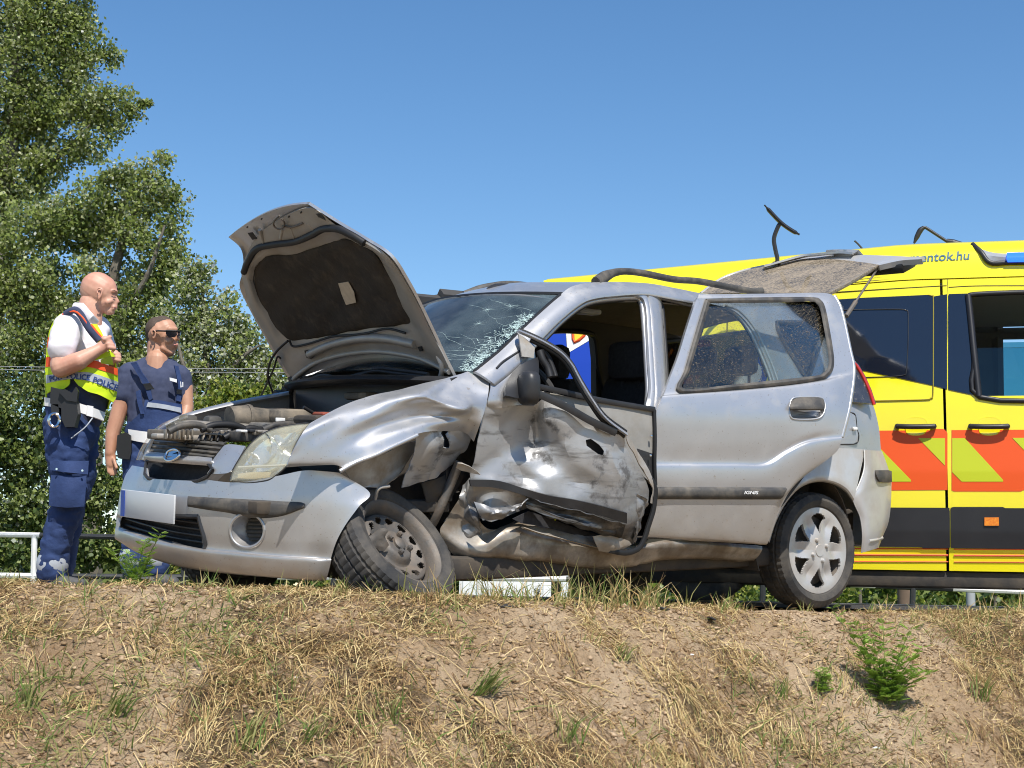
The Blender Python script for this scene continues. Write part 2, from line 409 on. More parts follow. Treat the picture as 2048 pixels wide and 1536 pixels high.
M['red_lamp'] = pmat('red_lamp_lens', (.45, .02, .012), rough=.15, coat=.8)
M['smoke_lamp'] = pmat('smoked_lamp_lens', (.03, .03, .035), (.05, .05, .055), 20, rough=.12, coat=.8, dirt_or_glare=((.30, .26, .2), 40, .58, .70, .8))
M['insul'] = pmat('insulation_felt', (.024, .020, .017), (.040, .033, .026), 6, rough=.95, bump=.3, bscale=60, dirt_or_glare=((.11, .085, .06), 14, .52, .8, .5))
M['glass'] = glassmat('clear_glass', (.90, .95, .93))
M['glass_ws'] = glassmat('windscreen_glass', (.62, .74, .76), dirt_or_glare=[((.50, .57, .60), 2.5, .35, .9, .17, None)])  # pale film paints the sky's reflection onto the pane
M['glass_mud'] = glassmat('mud_spattered_glass', (.90, .94, .91), dirt_or_glare=[((.25, .20, .145), 120, .57, .635, .72, (1.0, 1.0, 1.8)), ((.30, .25, .18), 5, .45, .85, .08, None)])
M['glass_mud_heavy'] = glassmat('muddy_rear_glass', (.70, .72, .70), dirt_or_glare=[((.34, .28, .21), 62, .44, .62, .85, (1.6, 1.0, 1.0)), ((.38, .31, .23), 4, .36, .66, .60, None)])
M['crack'] = pmat('crushed_glass', (.62, .78, .74), rough=.2, spec=.8, alpha=.75)
# ================================================================== terrain: verge, bank, road
def edge_y(x): return float(np.interp(x, [-60, -3.2, -1.8, -.9, -.35, .1, .8, 1.6, 2.6, 4, 60], [5.7, 5.55, 5.42, 5.30, 5.34, 5.60, 6.25, 6.85, 7.2, 7.4, 8.0]))
def edge_z(x): return float(np.interp(x, [-4, -1.2, 0, .8, 1.6, 3], [.045, .035, .010, -.012, -.016, -.008]))
def nz(x, y, s, k=0.0): return mnoise.noise(Vector((x*s, y*s, k)))
def ground_z(x, y):
    e = edge_y(x)+.10*nz(x, 0, 1.3, 4.0)+.05*nz(x, 0, 4.1, 2.0); d = y-e
    top = edge_z(x)
    if d > 0:
        z = top*math.exp(-d/2.5)+(.03*math.exp(-((x+2.2)/1.6)**2-((y-8.5)/2.0)**2))
        if y > 11.5: z -= .55*min(1, (y-11.5)/1.8)**1.5
        amp = .014*max(.15, math.exp(-d/1.2))
        return z-.025*(1-math.exp(-d/.5))+amp*nz(x, y, 2.2)+.008*math.exp(-d)*nz(x, y, 9)
    t = -d; sl = .66
    z = top-(sl*(t-.22*(1-math.exp(-t/.22))))                  # rounded crest, then a steady bank
    if z < -1.35: z = -1.35-(.02)*(1-math.exp((z+1.35)/.5))
    k = min(1, t/.3)
    z += k*(.050*nz(x, y, 1.6, 1)+.038*nz(x, y, 4.2, 2)+.026*nz(x, y, 10, 3)+.017*nz(x, y, 21, 4)+.02*max(0, -nz(x, y, 6.5, 9)-.25)*-3)
    return z
def axis_pts(a, b, fine, lims, grow=1.22):
    L = list(np.arange(a, b+1e-6, fine)); d = fine; x = b
    while x < lims[1]: d *= grow; x += d; L.append(x)
    d = fine; x = a
    while x > lims[0]: d *= grow; x -= d; L.insert(0, x)
    return np.array(L)
gx = axis_pts(-2.5, 3.2, .026, (-900, 900), 1.3); gy = axis_pts(4.6, 7.6, .021, (-30, 1500), 1.3)
gv = [(x, y, ground_z(x, y)) for y in gy for x in gx]; nx_ = len(gx)
GZ = np.array([p[2] for p in gv]).reshape(len(gy), nx_)
def gz(x, y):
    i = int(np.searchsorted(gy, y))-1; j = int(np.searchsorted(gx, x))-1; a = (y-gy[i])/(gy[i+1]-gy[i]); b = (x-gx[j])/(gx[j+1]-gx[j])
    return float((GZ[i, j]*(1-b)+GZ[i, j+1]*b)*(1-a)+(GZ[i+1, j]*(1-b)+GZ[i+1, j+1]*b)*a)
gf = [(i*nx_+j, i*nx_+j+1, (i+1)*nx_+j+1, (i+1)*nx_+j) for i in range(len(gy)-1) for j in range(nx_-1)]
def soil_mat():
    m, nt, b, out = nodes('dry_soil')
    n1 = ntex(nt, 1.7, 6, .6); n2 = ntex(nt, 19, 10, .72); n3 = ntex(nt, 70, 4, .7)
    c = ramp(nt, n1, [(.30, (.30, .20, .115)), (.48, (.43, .305, .185)), (.66, (.53, .40, .265))])
    c = mixc(nt, ramp(nt, n2, [(.34, (.75, .75, .75)), (.50, (0, 0, 0))]), c, (.17, .113, .066))
    c = mixc(nt, ramp(nt, n3, [(.60, (0, 0, 0)), (.72, (.6, .6, .6))]), c, (.50, .41, .30))
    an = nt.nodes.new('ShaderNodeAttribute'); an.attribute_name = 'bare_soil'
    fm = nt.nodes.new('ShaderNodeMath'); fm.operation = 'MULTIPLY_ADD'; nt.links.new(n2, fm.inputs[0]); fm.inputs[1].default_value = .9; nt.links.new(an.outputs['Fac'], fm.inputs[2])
    c = mixc(nt, ramp(nt, fm.outputs[0], [(.72, (.95, .95, .95)), (1.05, (0, 0, 0))]), c, ramp(nt, n3, [(.35, (.085, .058, .034)), (.65, (.20, .145, .085))]))        # shade between the straw stalks, painted into the soil colour
    tc = nt.nodes.new('ShaderNodeTexCoord'); sx = nt.nodes.new('ShaderNodeSeparateXYZ'); nt.links.new(tc.outputs['Object'], sx.inputs[0])
    mr = nt.nodes.new('ShaderNodeMapRange'); mr.inputs[1].default_value = 10.8; mr.inputs[2].default_value = 11.8; nt.links.new(sx.outputs['Y'], mr.inputs[0])
    c = mixc(nt, mr.outputs[0], c, ramp(nt, n2, [(.35, (.06, .085, .025)), (.65, (.12, .14, .05))]))       # meadow beyond the road
    nt.links.new(c, b.inputs['Base Color']); b.inputs['Roughness'].default_value = .95; b.inputs['Specular IOR Level'].default_value = .15
    bp = nt.nodes.new('ShaderNodeBump'); bp.inputs['Strength'].default_value = 1.0; bp.inputs['Distance'].default_value = .03
    bp2 = nt.nodes.new('ShaderNodeBump'); bp2.inputs['Strength'].default_value = .9; bp2.inputs['Distance'].default_value = .012
    nt.links.new(n2, bp.inputs['Height']); nt.links.new(n3, bp2.inputs['Height']); nt.links.new(bp.outputs[0], bp2.inputs['Normal']); nt.links.new(bp2.outputs[0], b.inputs['Normal'])
    return m
def bare(x, y):          # places where the soil lies open
    b = nz(x, y, 1.1, 7)+.55*nz(x, y, 2.9, 3)+.35*nz(x, y, 7.5, 6)
    return b+.40*math.exp(-((x-1.1)/.85)**2-((y-edge_y(x)+.3)/.4)**2)+.30*math.exp(-((x+.9)/.8)**2-((y-edge_y(x)+.22)/.22)**2)
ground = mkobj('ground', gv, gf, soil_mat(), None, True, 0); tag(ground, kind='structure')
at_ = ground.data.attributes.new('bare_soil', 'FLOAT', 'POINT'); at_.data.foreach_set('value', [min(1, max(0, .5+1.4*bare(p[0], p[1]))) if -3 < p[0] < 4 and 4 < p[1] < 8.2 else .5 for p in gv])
asph = pmat('asphalt', (.055, .055, .058), (.075, .073, .07), 40, rough=.9, bump=.3, bscale=200)
rv = [(x, y, ground_z(0 if abs(x) > 3 else x, y)*0+.012) for y in (8.2, 11.4) for x in (-200, -20, -5, 0, 5, 20, 200)]
road = mkobj('road', rv, [(i, i+1, i+8, i+7) for i in range(6)], asph, None, False); tag(road, kind='structure'); solid(road, .02, -1)
# painted edge line
mk = mkobj('road_marking', [(-200, 8.45, .018), (200, 8.45, .018), (200, 8.58, .018), (-200, 8.58, .018)], [(0, 1, 2, 3)], pmat('road_paint', (.7, .7, .68), rough=.7), None, False); tag(mk, kind='structure')

# ================================================================== grass and straw on the bank
def on_ground(px, py):
    """walk the view ray of a picture point down to the terrain"""
    d = ray_w(px, py); lo = 3.0; prev = None
    for k in range(420):
        y = 3.6+k*.02; P = CAM+d*y
        if P[2] < gz(P[0], P[1]):
            return np.array((P[0], P[1], gz(P[0], P[1])))
    return CAM+d*7.0
def gmesh(name, V, Fc, mats, idx, kind='stuff', label=None, cat=None):
    me = bpy.data.meshes.new(name); V = np.asarray(V, np.float32); Fc = np.asarray(Fc, np.int32)
    me.vertices.add(len(V)); me.vertices.foreach_set('co', V.ravel())
    k = Fc.shape[1]; me.loops.add(Fc.size); me.loops.foreach_set('vertex_index', Fc.ravel())
    me.polygons.add(len(Fc)); me.polygons.foreach_set('loop_start', np.arange(0, Fc.size, k, dtype=np.int32)); me.polygons.foreach_set('loop_total', np.full(len(Fc), k, np.int32))
    for m in mats: me.materials.append(m)
    me.polygons.foreach_set('material_index', np.asarray(idx, np.int32)); me.update(); me.validate()
    o = bpy.data.objects.new(name, me); COL.objects.link(o)
    return tag(o, label, cat, None, kind)
def leafm(name, c, c2, trans=.35, rough=.55, scale=3.0):
    m, nt, b, out = nodes(name)
    col = ramp(nt, ntex(nt, scale, 3), [(.35, c), (.65, c2)])
    nt.links.new(col, b.inputs['Base Color']); b.inputs['Roughness'].default_value = rough; b.inputs['Specular IOR Level'].default_value = .35
    t = nt.nodes.new('ShaderNodeBsdfTranslucent'); nt.links.new(col, t.inputs[0])
    mx = nt.nodes.new('ShaderNodeMixShader'); mx.inputs[0].default_value = trans
    nt.links.new(b.outputs[0], mx.inputs[1]); nt.links.new(t.outputs[0], mx.inputs[2]); nt.links.new(mx.outputs[0], out.inputs[0]); return m
STRAW = [leafm('straw_pale', (.58, .44, .20), (.68, .54, .28), .2, .7), leafm('straw_tan', (.42, .28, .115), (.52, .37, .17), .2, .7), leafm('straw_brown', (.17, .10, .045), (.26, .16, .075), .15, .8),
         leafm('grass_olive', (.26, .26, .09), (.34, .32, .12), .3), leafm('grass_green', (.13, .20, .045), (.19, .27, .065), .35)]
rng = np.random.default_rng(11)
def gzv(x, y):
    i = np.clip(np.searchsorted(gy, y)-1, 0, len(gy)-2); j = np.clip(np.searchsorted(gx, x)-1, 0, nx_-2); a = (y-gy[i])/(gy[i+1]-gy[i]); b = (x-gx[j])/(gx[j+1]-gx[j])
    return (GZ[i, j]*(1-b)+GZ[i, j+1]*b)*(1-a)+(GZ[i+1, j]*(1-b)+GZ[i+1, j+1]*b)*a
EX = np.linspace(-4, 5, 400); EY = np.array([edge_y(q) for q in EX])
def unit(v): return v/(np.linalg.norm(v, axis=1)[:, None]+1e-9)
def blades(N, region, lenr, widr, lean, mats_p, dens=None, bend=.5, z0=-.004):
    """thin bent blades: 3 cross points, 2 quads each"""
    X, Y, E = [], [], []; n = 0
    for rep in range(8):
        x = rng.uniform(region[0], region[1], N); e = np.interp(x, EX, EY); y = e+rng.uniform(region[2], region[3], N)
        if dens is not None:
            k = rng.random(N) < np.array([dens(a, b, b-c) for a, b, c in zip(x, y, e)]); x, y, e = x[k], y[k], e[k]
        X.append(x); Y.append(y); E.append(e); n += len(x)
        if n >= N: break
    x, y, e = (np.concatenate(q)[:N] for q in (X, Y, E)); n = len(x)
    z = gzv(x, y)+z0; L = rng.uniform(*lenr, n)[:, None]; w = rng.uniform(*widr, n)[:, None]; a = rng.uniform(0, 6.283, n); ln = np.minimum(1.5, np.abs(rng.normal(lean[0], lean[1], n)))
    up = np.zeros((n, 3)); up[:, 2] = 1; up[:, 1] = np.where(y < e, -.3, 0); up = unit(up); u = np.stack([np.cos(a), np.sin(a), 0*a], 1); u = u-up*(u*up).sum(1)[:, None]
    c1, s1 = np.cos(ln)[:, None], np.sin(ln)[:, None]; d1 = up*c1+u*s1; l2 = np.minimum(1.75, ln+bend*rng.random(n)); d2 = up*np.cos(l2)[:, None]+u*np.sin(l2)[:, None]
    s = unit(np.cross(d1, up)+1e-5); g = rng.uniform(-1.2, 1.2, n)[:, None]; s = s*np.cos(g)+np.cross(s, d1)*np.sin(g)
    p = np.stack([x, y, z+np.where(ln > 1.0, .012*rng.random(n), 0)], 1); m1 = p+d1*L*.5; t = m1+d2*L*.5
    V = np.stack([p-s*w/2, p+s*w/2, m1-s*w*.42, m1+s*w*.42, t-s*w*.08, t+s*w*.08], 1).reshape(-1, 3)
    b0 = (np.arange(n)*6)[:, None]; Fq = np.stack([b0+np.array((0, 1, 3, 2)), b0+np.array((2, 3, 5, 4))], 1).reshape(-1, 4)
    return V, Fq, np.repeat(rng.choice(5, size=n, p=mats_p), 2)
def d_straw(x, y, d):
    return max(.10, min(1, .72-1.4*bare(x, y)))*(1.0 if d < -.25 else .8)
acc = []
def push(r): acc.append([np.asarray(q) for q in r])
def pool():
    n = 0; V, Fq, I = [], [], []
    for v, f, i in acc: V.append(v); Fq.append(f+n); I.append(i); n += len(v)
    return np.vstack(V), np.vstack(Fq), np.concatenate(I)
def mats(N, region, nb, rad, lenr, widr, p, dens=None, lift=.03):
    """swathes of cut stalks that lie roughly one way, heaped on each other"""
    V = []; Fq = []; I = []; k = 0; tr = 0
    while k < N and tr < N*9:
        tr += 1
        x = rng.uniform(region[0], region[1]); e = edge_y(x); d = rng.uniform(region[2], region[3])
        if dens is not None and rng.random() > dens(x, e+d, d): continue
        k += 1; dirn = rng.uniform(0, 6.283); R = rng.uniform(*rad); n = int(rng.integers(*nb)); tint = rng.integers(0, 3)
        for q in range(n):
            xx = x+rng.normal(0, R); yy = e+d+rng.normal(0, R*.7); L = rng.uniform(*lenr); w = rng.uniform(*widr); a = dirn+rng.normal(0, .6)
            c = np.array((xx, yy, gz(xx, yy)+rng.random()**2*lift)); u = np.array((math.cos(a), math.sin(a), 0)); h = u*L*.5
            p0 = c-h; p1 = c+h; p0[2] = gz(p0[0], p0[1])+rng.random()*lift*.5; p1[2] = gz(p1[0], p1[1])+rng.random()*lift; m1 = (p0+p1)/2+np.array((0, 0, rng.uniform(.0, lift*.8)))
            s = np.array((-u[1], u[0], rng.uniform(-1, 1))); s /= np.linalg.norm(s)
            b0 = len(V); V += [p0-s*w/2, p0+s*w/2, m1-s*w/2, m1+s*w/2, p1-s*w*.2, p1+s*w*.2]; Fq += [(b0, b0+1, b0+3, b0+2), (b0+2, b0+3, b0+5, b0+4)]
            i = rng.choice(5, p=p[tint]); I += [i, i]
    return V, Fq, I
MP = ([.50, .34, .10, .06, .0], [.22, .42, .30, .05, .01], [.08, .24, .62, .05, .01])
def d_mat(x, y, d): return max(.04, min(1, .60-1.6*bare(x, y)))
push(mats(520, (-2.4, 3.1, -1.45, .05), (30, 75), (.03, .09), (.025, .10), (.0014, .0034), MP, d_mat, .024))
push(mats(50, (-2.4, 3.1, -1.45, -.1), (12, 30), (.05, .12), (.10, .22), (.002, .004), MP, d_mat, .02))
push(blades(24000, (-2.5, 3.2, -1.5, .12), (.012, .06), (.0014, .0032), (1.2, .3), [.36, .34, .25, .04, .01], d_straw, .3))
push(blades(8000, (-2.5, 3.2, -1.5, .05), (.015, .045), (.0016, .0034), (.8, .4), [.26, .36, .28, .08, .02], d_straw, .6))
push(blades(14000, (-2.5, 3.2, -1.5, .0), (.010, .03), (.0025, .007), (1.3, .2), [.12, .22, .64, .01, .01], None, .2))
P_ = pool(); straw = gmesh('dry_grass', P_[0], P_[1], STRAW, P_[2], label='mown straw and dry grass littering the bank', cat='grass')
acc = []
def d_green(x, y, d):
    g = nz(x, y, .9, 21)+.6*nz(x, y, 2.7, 5); v = .25+1.3*g
    if x < -1.1 and d < -.6: v += .35
    if d > -.22: v -= .45 if (x < -.5 or x > .9) else .1
    if d < -.75: v += .22
    return max(0, min(1, v))
push(blades(8000, (-2.5, 3.2, -1.5, .0), (.035, .11), (.0022, .0055), (.85, .35), [.06, .08, .04, .45, .37], d_green, .7))
# tufts along the crest
for k in range(260):
    x = rng.uniform(-2.4, 3.2); e = edge_y(x); dd = rng.normal(.02, .12)
    big = 1.35*math.exp(-((x-.2)/.55)**2)+.25+.5*math.exp(-((x-2.6)/.7)**2)
    if rng.random() > .12+.75*big: continue
    n = int(rng.integers(6, 16)); H = (.05+.10*rng.random()*big)
    V, Fq, I = blades(n, (x-.03, x+.03, dd-.03, dd+.03), (H*.6, H*1.3), (.003, .006), (.45, .3), [.18, .16, .06, .38, .22], None, .8)
    push((V, Fq, I))
P_ = pool(); gg = gmesh('green_grass', P_[0], P_[1], STRAW, P_[2], label='green and olive grass growing through the straw along the crest', cat='grass')

# loose clods and crumbs of soil
def clods(N, seed):
    r = np.random.default_rng(seed); V = []; Fq = []; I = []; n = 0
    oct_ = np.array([(1, 0, 0), (0, 1, 0), (-1, 0, 0), (0, -1, 0), (0, 0, 1), (0, 0, -1.0)]); fo = [(0, 1, 4), (1, 2, 4), (2, 3, 4), (3, 0, 4), (1, 0, 5), (2, 1, 5), (3, 2, 5), (0, 3, 5)]
    while n < N:
        x = r.uniform(-2.4, 3.1); e = edge_y(x); y = e+r.uniform(-1.45, .06)
        if r.random() > .35+.65*min(1, max(0, .5+1.2*nz(x, y, 3.1, 12))): continue
        s = .0022+.011*r.random()**4; q = oct_*s*r.uniform(.6, 1.4, (6, 3))*np.array((1, 1, .7)); a = r.uniform(0, 6.28); c_, s_ = math.cos(a), math.sin(a)
        q = q@np.array(((c_, s_, 0), (-s_, c_, 0), (0, 0, 1))); b = len(V); V += list(q+np.array((x, y, gz(x, y)+s*.25))); Fq += [(b+i, b+j, b+k) for i, j, k in fo]; I += [int(r.random() > .55)]*8; n += 1
    return V, Fq, I
cv = clods(26000, 5)
gmesh('soil_clods', cv[0], cv[1], [pmat('clod_pale', (.38, .265, .16), (.46, .335, .215), 9, rough=.95), pmat('clod_dark', (.18, .115, .06), (.28, .185, .10), 9, rough=.95)], cv[2], label='loose clods and crumbs of dry soil on the bank', cat='soil')
# ================================================================== the wrecked silver car
CAR = Fr([[-0.7938, 0.6081, 0.0059], [-0.6053, -0.7892, -0.1034], [-0.0583, -0.0856, 0.9946]], [0.9943, 7.9794, 0.0702])
car = empty('wrecked_car', CAR.mat(), 'wrecked silver five-door hatchback with raised bonnet and crushed front door on the verge', 'car')
def wz(z): return float(np.interp(z, [0, .18, .3, .55, .85, .95, 1.02, 1.5, 1.6], [.72, .75, .79, .80, .80, .79, .765, .58, .50]))
def side(x, y, off=0.0): return CAR.surf(x, y, (0, 1, 0), np.zeros(3), wz, off)
def far(x, y, off=0.0): return CAR.surf(x, y, (0, -1, 0), np.zeros(3), wz, off)
def yp(Y): return lambda x, y, off=0.0: CAR.plane(x, y, (0, Y+off, 0), (0, 1, 0))
def xp(X): return lambda x, y, off=0.0: CAR.plane(x, y, (X+off, 0, 0), (1, 0, 0))
def zpl(Zv): return lambda x, y, off=0.0: CAR.plane(x, y, (0, 0, Zv+off), (0, 0, 1))
BETA = math.radians(13); RDH = np.array([1.02, .80, 0]); RDN = np.array([math.sin(BETA), math.cos(BETA), 0])
def rd(x, y, off=0.0): return CAR.surf(x, y, RDN, RDH, lambda z: wz(z)-.80, off)
HH = np.array([2.06, 0, 1.045]); HD = np.array([.57, 0, .672])/.8812; HN = np.array([HD[2], 0, -HD[0]])
def hood(x, y, off=0.0):
    d = CAR.d(x, y); v = 0.0
    for i in range(25):
        t = (v+off-(CAR.o-HH)@HN)/(d@HN); P = CAR.o+d*t
        u = min(max(((P-HH)@HD)/.88, 0), 1.05); q = min(abs(P[1])/.64, 1.1)
        v = .5*v+.5*(-.05*(1-q*q)-.10*u*(1-u)*1.6)
    return P
TGH = np.array([-.35, 0, 1.55]); TGD = np.array([-.908, 0, .419]); TGN = np.array([.419, 0, .908])
def tg(x, y, off=0.0): return CAR.plane(x, y, TGH+TGN*off, TGN)
def nose(x, y, off=0.0):
    d = CAR.d(x, y)
    def Fn(P):
        ay = abs(P[1])
        a = P[0]-(3.07-.13*(ay/.5)**2.4)-float(np.interp(P[2], [.15, .3, .5, .65, .85, 1.0], [-.02, .01, .02, -.01, -.10, -.25]))-off; b = ay-wz(P[2])-off
        h = min(1, max(0, .5+.5*(a-b)/.10)); return b*(1-h)+a*h+.10*h*(1-h)-.012
    t0 = 3.5; best = (9, None); prev = None
    for k in range(420):
        t = t0+k*.012; P = CAR.o+d*t; g = Fn(P)
        if g < best[0]: best = (g, P)
        if g <= 0:
            a, b = t-.012, t
            for _ in range(18):
                m = .5*(a+b)
                if Fn(CAR.o+d*m) > 0: a = m
                else: b = m
            return CAR.o+d*b
    return best[1]

# ---- underbody and cabin shell
def cbox(name, c, size, mat, parent=car, bev=.01, R=None, label=None): return MB().box(c, size, R, bev).build(name, mat, parent, True, 40, label)
cbox('floor_pan', (1.25, 0, .245), (2.5, 1.42, .10), M['under'], bev=.03)
cbox('engine_undertray', (2.52, -.05, .32), (.50, .95, .10), M['under'], bev=.03)
cbox('rear_floor', (-.28, 0, .40), (.55, 1.25, .14), M['under'], bev=.03)
cbox('rear_axle_beam', (.02, 0, .27), (.09, 1.1, .09), M['under'], bev=.03)
MB().tube(spline([(-.55, -.35, .27), (-.2, -.3, .26), (.4, -.1, .2), (1.2, -.05, .18), (1.9, .0, .2)], 5), .028, 8).build('exhaust_pipe', M['steel_rust'], car)
# roof skin, built in the car's own measures
def roof_pt(x, y):
    zc = float(np.interp(x, [-.45, -.2, .3, .9, 1.3, 1.5, 1.6], [1.53, 1.555, 1.575, 1.575, 1.54, 1.485, 1.445]))
    return (x, y, zc-.075*(abs(y)/.56)**2.2)
v = [roof_pt(x-.0*abs(y)+(.10*(1-(y/.58)**2) if x > 1.4 else 0), y) for x in np.linspace(-.42, 1.47, 22) for y in np.linspace(-.57, .57, 15)]
f = [(i*15+j, i*15+j+1, (i+1)*15+j+1, (i+1)*15+j) for i in range(21) for j in range(14)]
roof = solid(mkobj('roof', v, f, M['silver'], car), .02, 1)
v2 = [(p[0], p[1]*.97, p[2]-.045) for p in v]
solid(mkobj('headliner', v2, f, M['headliner'], car), .006)
# dome lamp
cbox('dome_lamp', yp(.05)(*zp('6', 1205, 352), 0), (.14, .08, .03), M['white'], bev=.012)
# far body side with its window openings
fw_rows = []
for zz in (1.50, 1.44, 1.3, 1.15, 1.02, .97, .8, .5, .25):
    fw_rows.append([(x, zz) for x in np.linspace(-.55, 2.1, 28)])
def far_shell():
    v = []; xs = np.linspace(-.6, 2.12, 137); zs = np.linspace(.24, 1.52, 65)
    for z_ in zs:
        for x in xs: v.append((x, -wz(z_)+.02, z_))
    hp = [[far(*zp('6', *q))[[0, 2]] for q in ((800, 640), (900, 520), (985, 488), (1190, 500), (1238, 545), (1254, 700), (1256, 975), (700, 900))],
          [far(*q)[[0, 2]] for q in ((1230, 700), (1240, 693), (1400, 676), (1490, 664), (1508, 672), (1530, 720), (1548, 772), (1400, 778), (1232, 780))],
          [(-.16, 1.36), (-.42, 1.30), (-.46, 1.06), (-.12, 1.06)]]
    nx = len(xs); f = []
    for i in range(len(zs)-1):
        for j in range(nx-1):
            cx, cz = (xs[j]+xs[j+1])/2, (zs[i]+zs[i+1])/2
            top = float(np.interp(cx, [-.6, 1.5, 2.0, 2.2], [1.6, 1.5, 1.06, .9]))
            if cz > top or any(inpoly(cx, cz, h) for h in hp): continue
            # wheel openings
            if (cx-0.0)**2+(cz-.29)**2 < .115: continue
            f.append((i*nx+j, i*nx+j+1, (i+1)*nx+j+1, (i+1)*nx+j))
    used = sorted({k for q in f for k in q}); mp = {k: i for i, k in enumerate(used)}; cnt = {}
    for q in f:
        for k in q: cnt[k] = cnt.get(k, 0)+1
    for k in used:
        i, j = divmod(k, nx)
        if cnt[k] < 4 and 0 < i < len(zs)-1 and 0 < j < nx-1:
            best = None
            for h in hp:
                h_ = np.array(h); d = np.roll(h_, -1, axis=0)-h_; p_ = np.array((xs[j], zs[i])); t = np.clip(((p_-h_)*d).sum(1)/((d*d).sum(1)+1e-9), 0, 1); Q = h_+d*t[:, None]; e = ((Q-p_)**2).sum(1); m = int(np.argmin(e))
                if best is None or e[m] < best[0]: best = (e[m], Q[m])
            if best[0] < .0012: v[k] = (best[1][0], -wz(best[1][1])+.02, best[1][1])
    o = mkobj('far_body_side', [v[k] for k in used], [tuple(mp[k] for k in q) for q in f], [M['silver'], M['dark']], car)
    s = solid(o, .05, 1); m = o.modifiers['thick']; m.material_offset = 1; m.material_offset_rim = 1
    # flip so that the trim faces inwards
    return o, hp
far_side, far_holes = far_shell()
for k, h in enumerate(far_holes[:2]):
    MB().tube(spline([(x, -wz(z_)+.035, z_) for x, z_ in h]+[(h[0][0], -wz(h[0][1])+.035, h[0][1])], 5), .014, 6).build('window_seal', M['rubber_clean'], far_side)
    zz = far_holes[k]
bm = bmesh.new(); bm.faces.new([bm.verts.new((x, -wz(z_)+.0, z_)) for x, z_ in far_holes[1]])
solid(bmobj('far_rear_window_glass', bm, M['glass'], car), .004)
# dashboard, steering wheel, seats
cbox('dashboard', (1.78, -.02, .93), (.36, 1.30, .22), M['dark'], bev=.06)
Rw = Matrix.Rotation(math.radians(-65), 3, 'Y')
vv, ff = tubegeo([(0.18*math.cos(a), .18*math.sin(a), 0) for a in np.linspace(0, 2*math.pi, 33)], .015, 8, False)
vv = np.array(vv)@np.array(Rw).T+np.array((1.42, .36, .97))
mkobj('steering_wheel', vv, ff, M['dark'], car)
def seat(x, y, name='seat', back=True):
    b = MB(); b.box((x+.05, y, .52), (.50, .48, .16), None, .06)
    R = np.array(Matrix.Rotation(math.radians(-14), 3, 'Y'))
    b.box((x-.20, y, .82), (.15, .47, .58), R, .06)
    s = b.build(name, M['seat'], car)
    return s
s1 = seat(1.0, .36, 'front_seat'); s2 = seat(.98, -.36, 'front_seat')
def headrest(c, sz, par):
    h = MB(); h.box(c, sz, None, min(sz)*.42)
    for s in (-1, 1): h.tube([(c[0], c[1]+s*.06, c[2]), (c[0], c[1]+s*.06, c[2]-.17)], .008, 6)
    return h.build('headrest', M['seat'], par)
headrest(yp(.36)(1262, 722), (.10, .27, .19), s1)
headrest((.74, -.36, 1.19), (.10, .27, .19), s2)
rs = MB(); rs.box((.02, 0, .52), (.5, 1.22, .16), None, .06); rs.box((-.20, 0, .72), (.15, 1.22, .46), np.array(Matrix.Rotation(math.radians(-16), 3, 'Y')), .05)
rs = rs.build('rear_bench', M['seat'], car)
c1 = yp(.30)(1482, 722); headrest(c1, (.09, .20, .155), rs)
c2 = yp(-.06)(1404, 722); headrest(c2, (.09, .19, .155), rs)
headrest((c1[0], -.42, c1[2]-.04), (.09, .19, .15), rs)

# ---- windscreen
Aln = [(440, 765), (520, 700), (600, 635), (680, 560), (760, 480), (830, 415), (900, 350), (965, 292), (1025, 243)]
nearA = [side(*zp('6', *q), -.035) for q in Aln]
def wspt(P, s):      # s from +1 near to -1 far
    y = P[1]*s; b = .13*(1-s*s); return np.array((P[0]+b, y, P[2]+.015*(1-s*s)))
NS = 29
v = [wspt(P, s) for P in nearA for s in np.linspace(1, -1, NS)]
f = [(i*NS+j, i*NS+j+1, (i+1)*NS+j+1, (i+1)*NS+j) for i in range(len(nearA)-1) for j in range(NS-1)]
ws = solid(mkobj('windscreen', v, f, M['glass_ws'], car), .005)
MB().tube([wspt(nearA[-1], s)+np.array((-.01, 0, .006)) for s in np.linspace(1, -1, 20)], .012, 6).build('windscreen_seal', M['rubber_clean'], ws)
MB().tube([P+np.array((.0, .0, .003)) for P in nearA], .008, 6).build('windscreen_seal', M['rubber_clean'], ws)
MB().tube([wspt(P, -1) for P in nearA], .045, 8).build('far_windscreen_pillar', M['silver'], car)
# crushed band along the near edge and long cracks: thin slivers of white glass on the pane
rnd = random.Random(5)
def wsat(i, s, o=.006):
    i = min(max(i, 0), len(nearA)-1.001); k = int(i); P = nearA[k]*(1-(i-k))+nearA[k+1]*(i-k); return wspt(P, s)+np.array((.0045, 0, .0045))*o/.006
cb = MB()
def sliver(a, b, w):
    a, b = np.array(a), np.array(b); d = b-a; d /= np.linalg.norm(d)+1e-9; n = np.cross(d, (.7, 0, .7)); n /= np.linalg.norm(n)+1e-9
    cb.add([a-n*w, a+n*w, b+n*w*.3, b-n*w*.3], [(0, 1, 2, 3)])
for k in range(520):      # crazed band, widest near the middle of the pillar
    i = rnd.random()*5.6; wd = .05+.13*math.exp(-((i-2.6)/1.9)**2)
    s = 1-.02-abs(rnd.gauss(0, wd*.5)); a = wsat(i, s); b = wsat(i+rnd.uniform(-.35, .35), s+rnd.uniform(-.04, .04)); sliver(a, b, rnd.uniform(.0006, .0022))
for k in range(12):       # long cracks running out of it
    i = rnd.uniform(1, 6); s = .93; di = rnd.uniform(-.5, .9); p = wsat(i, s)
    for q in range(rnd.randint(4, 12)):
        i2 = i+di*rnd.uniform(.2, .6); s2 = s-rnd.uniform(.03, .10); b = wsat(i2, s2); sliver(p, b, rnd.uniform(.0002, .0006)); i, s, p = i2, s2, b
        if not (0 < i < 8): break
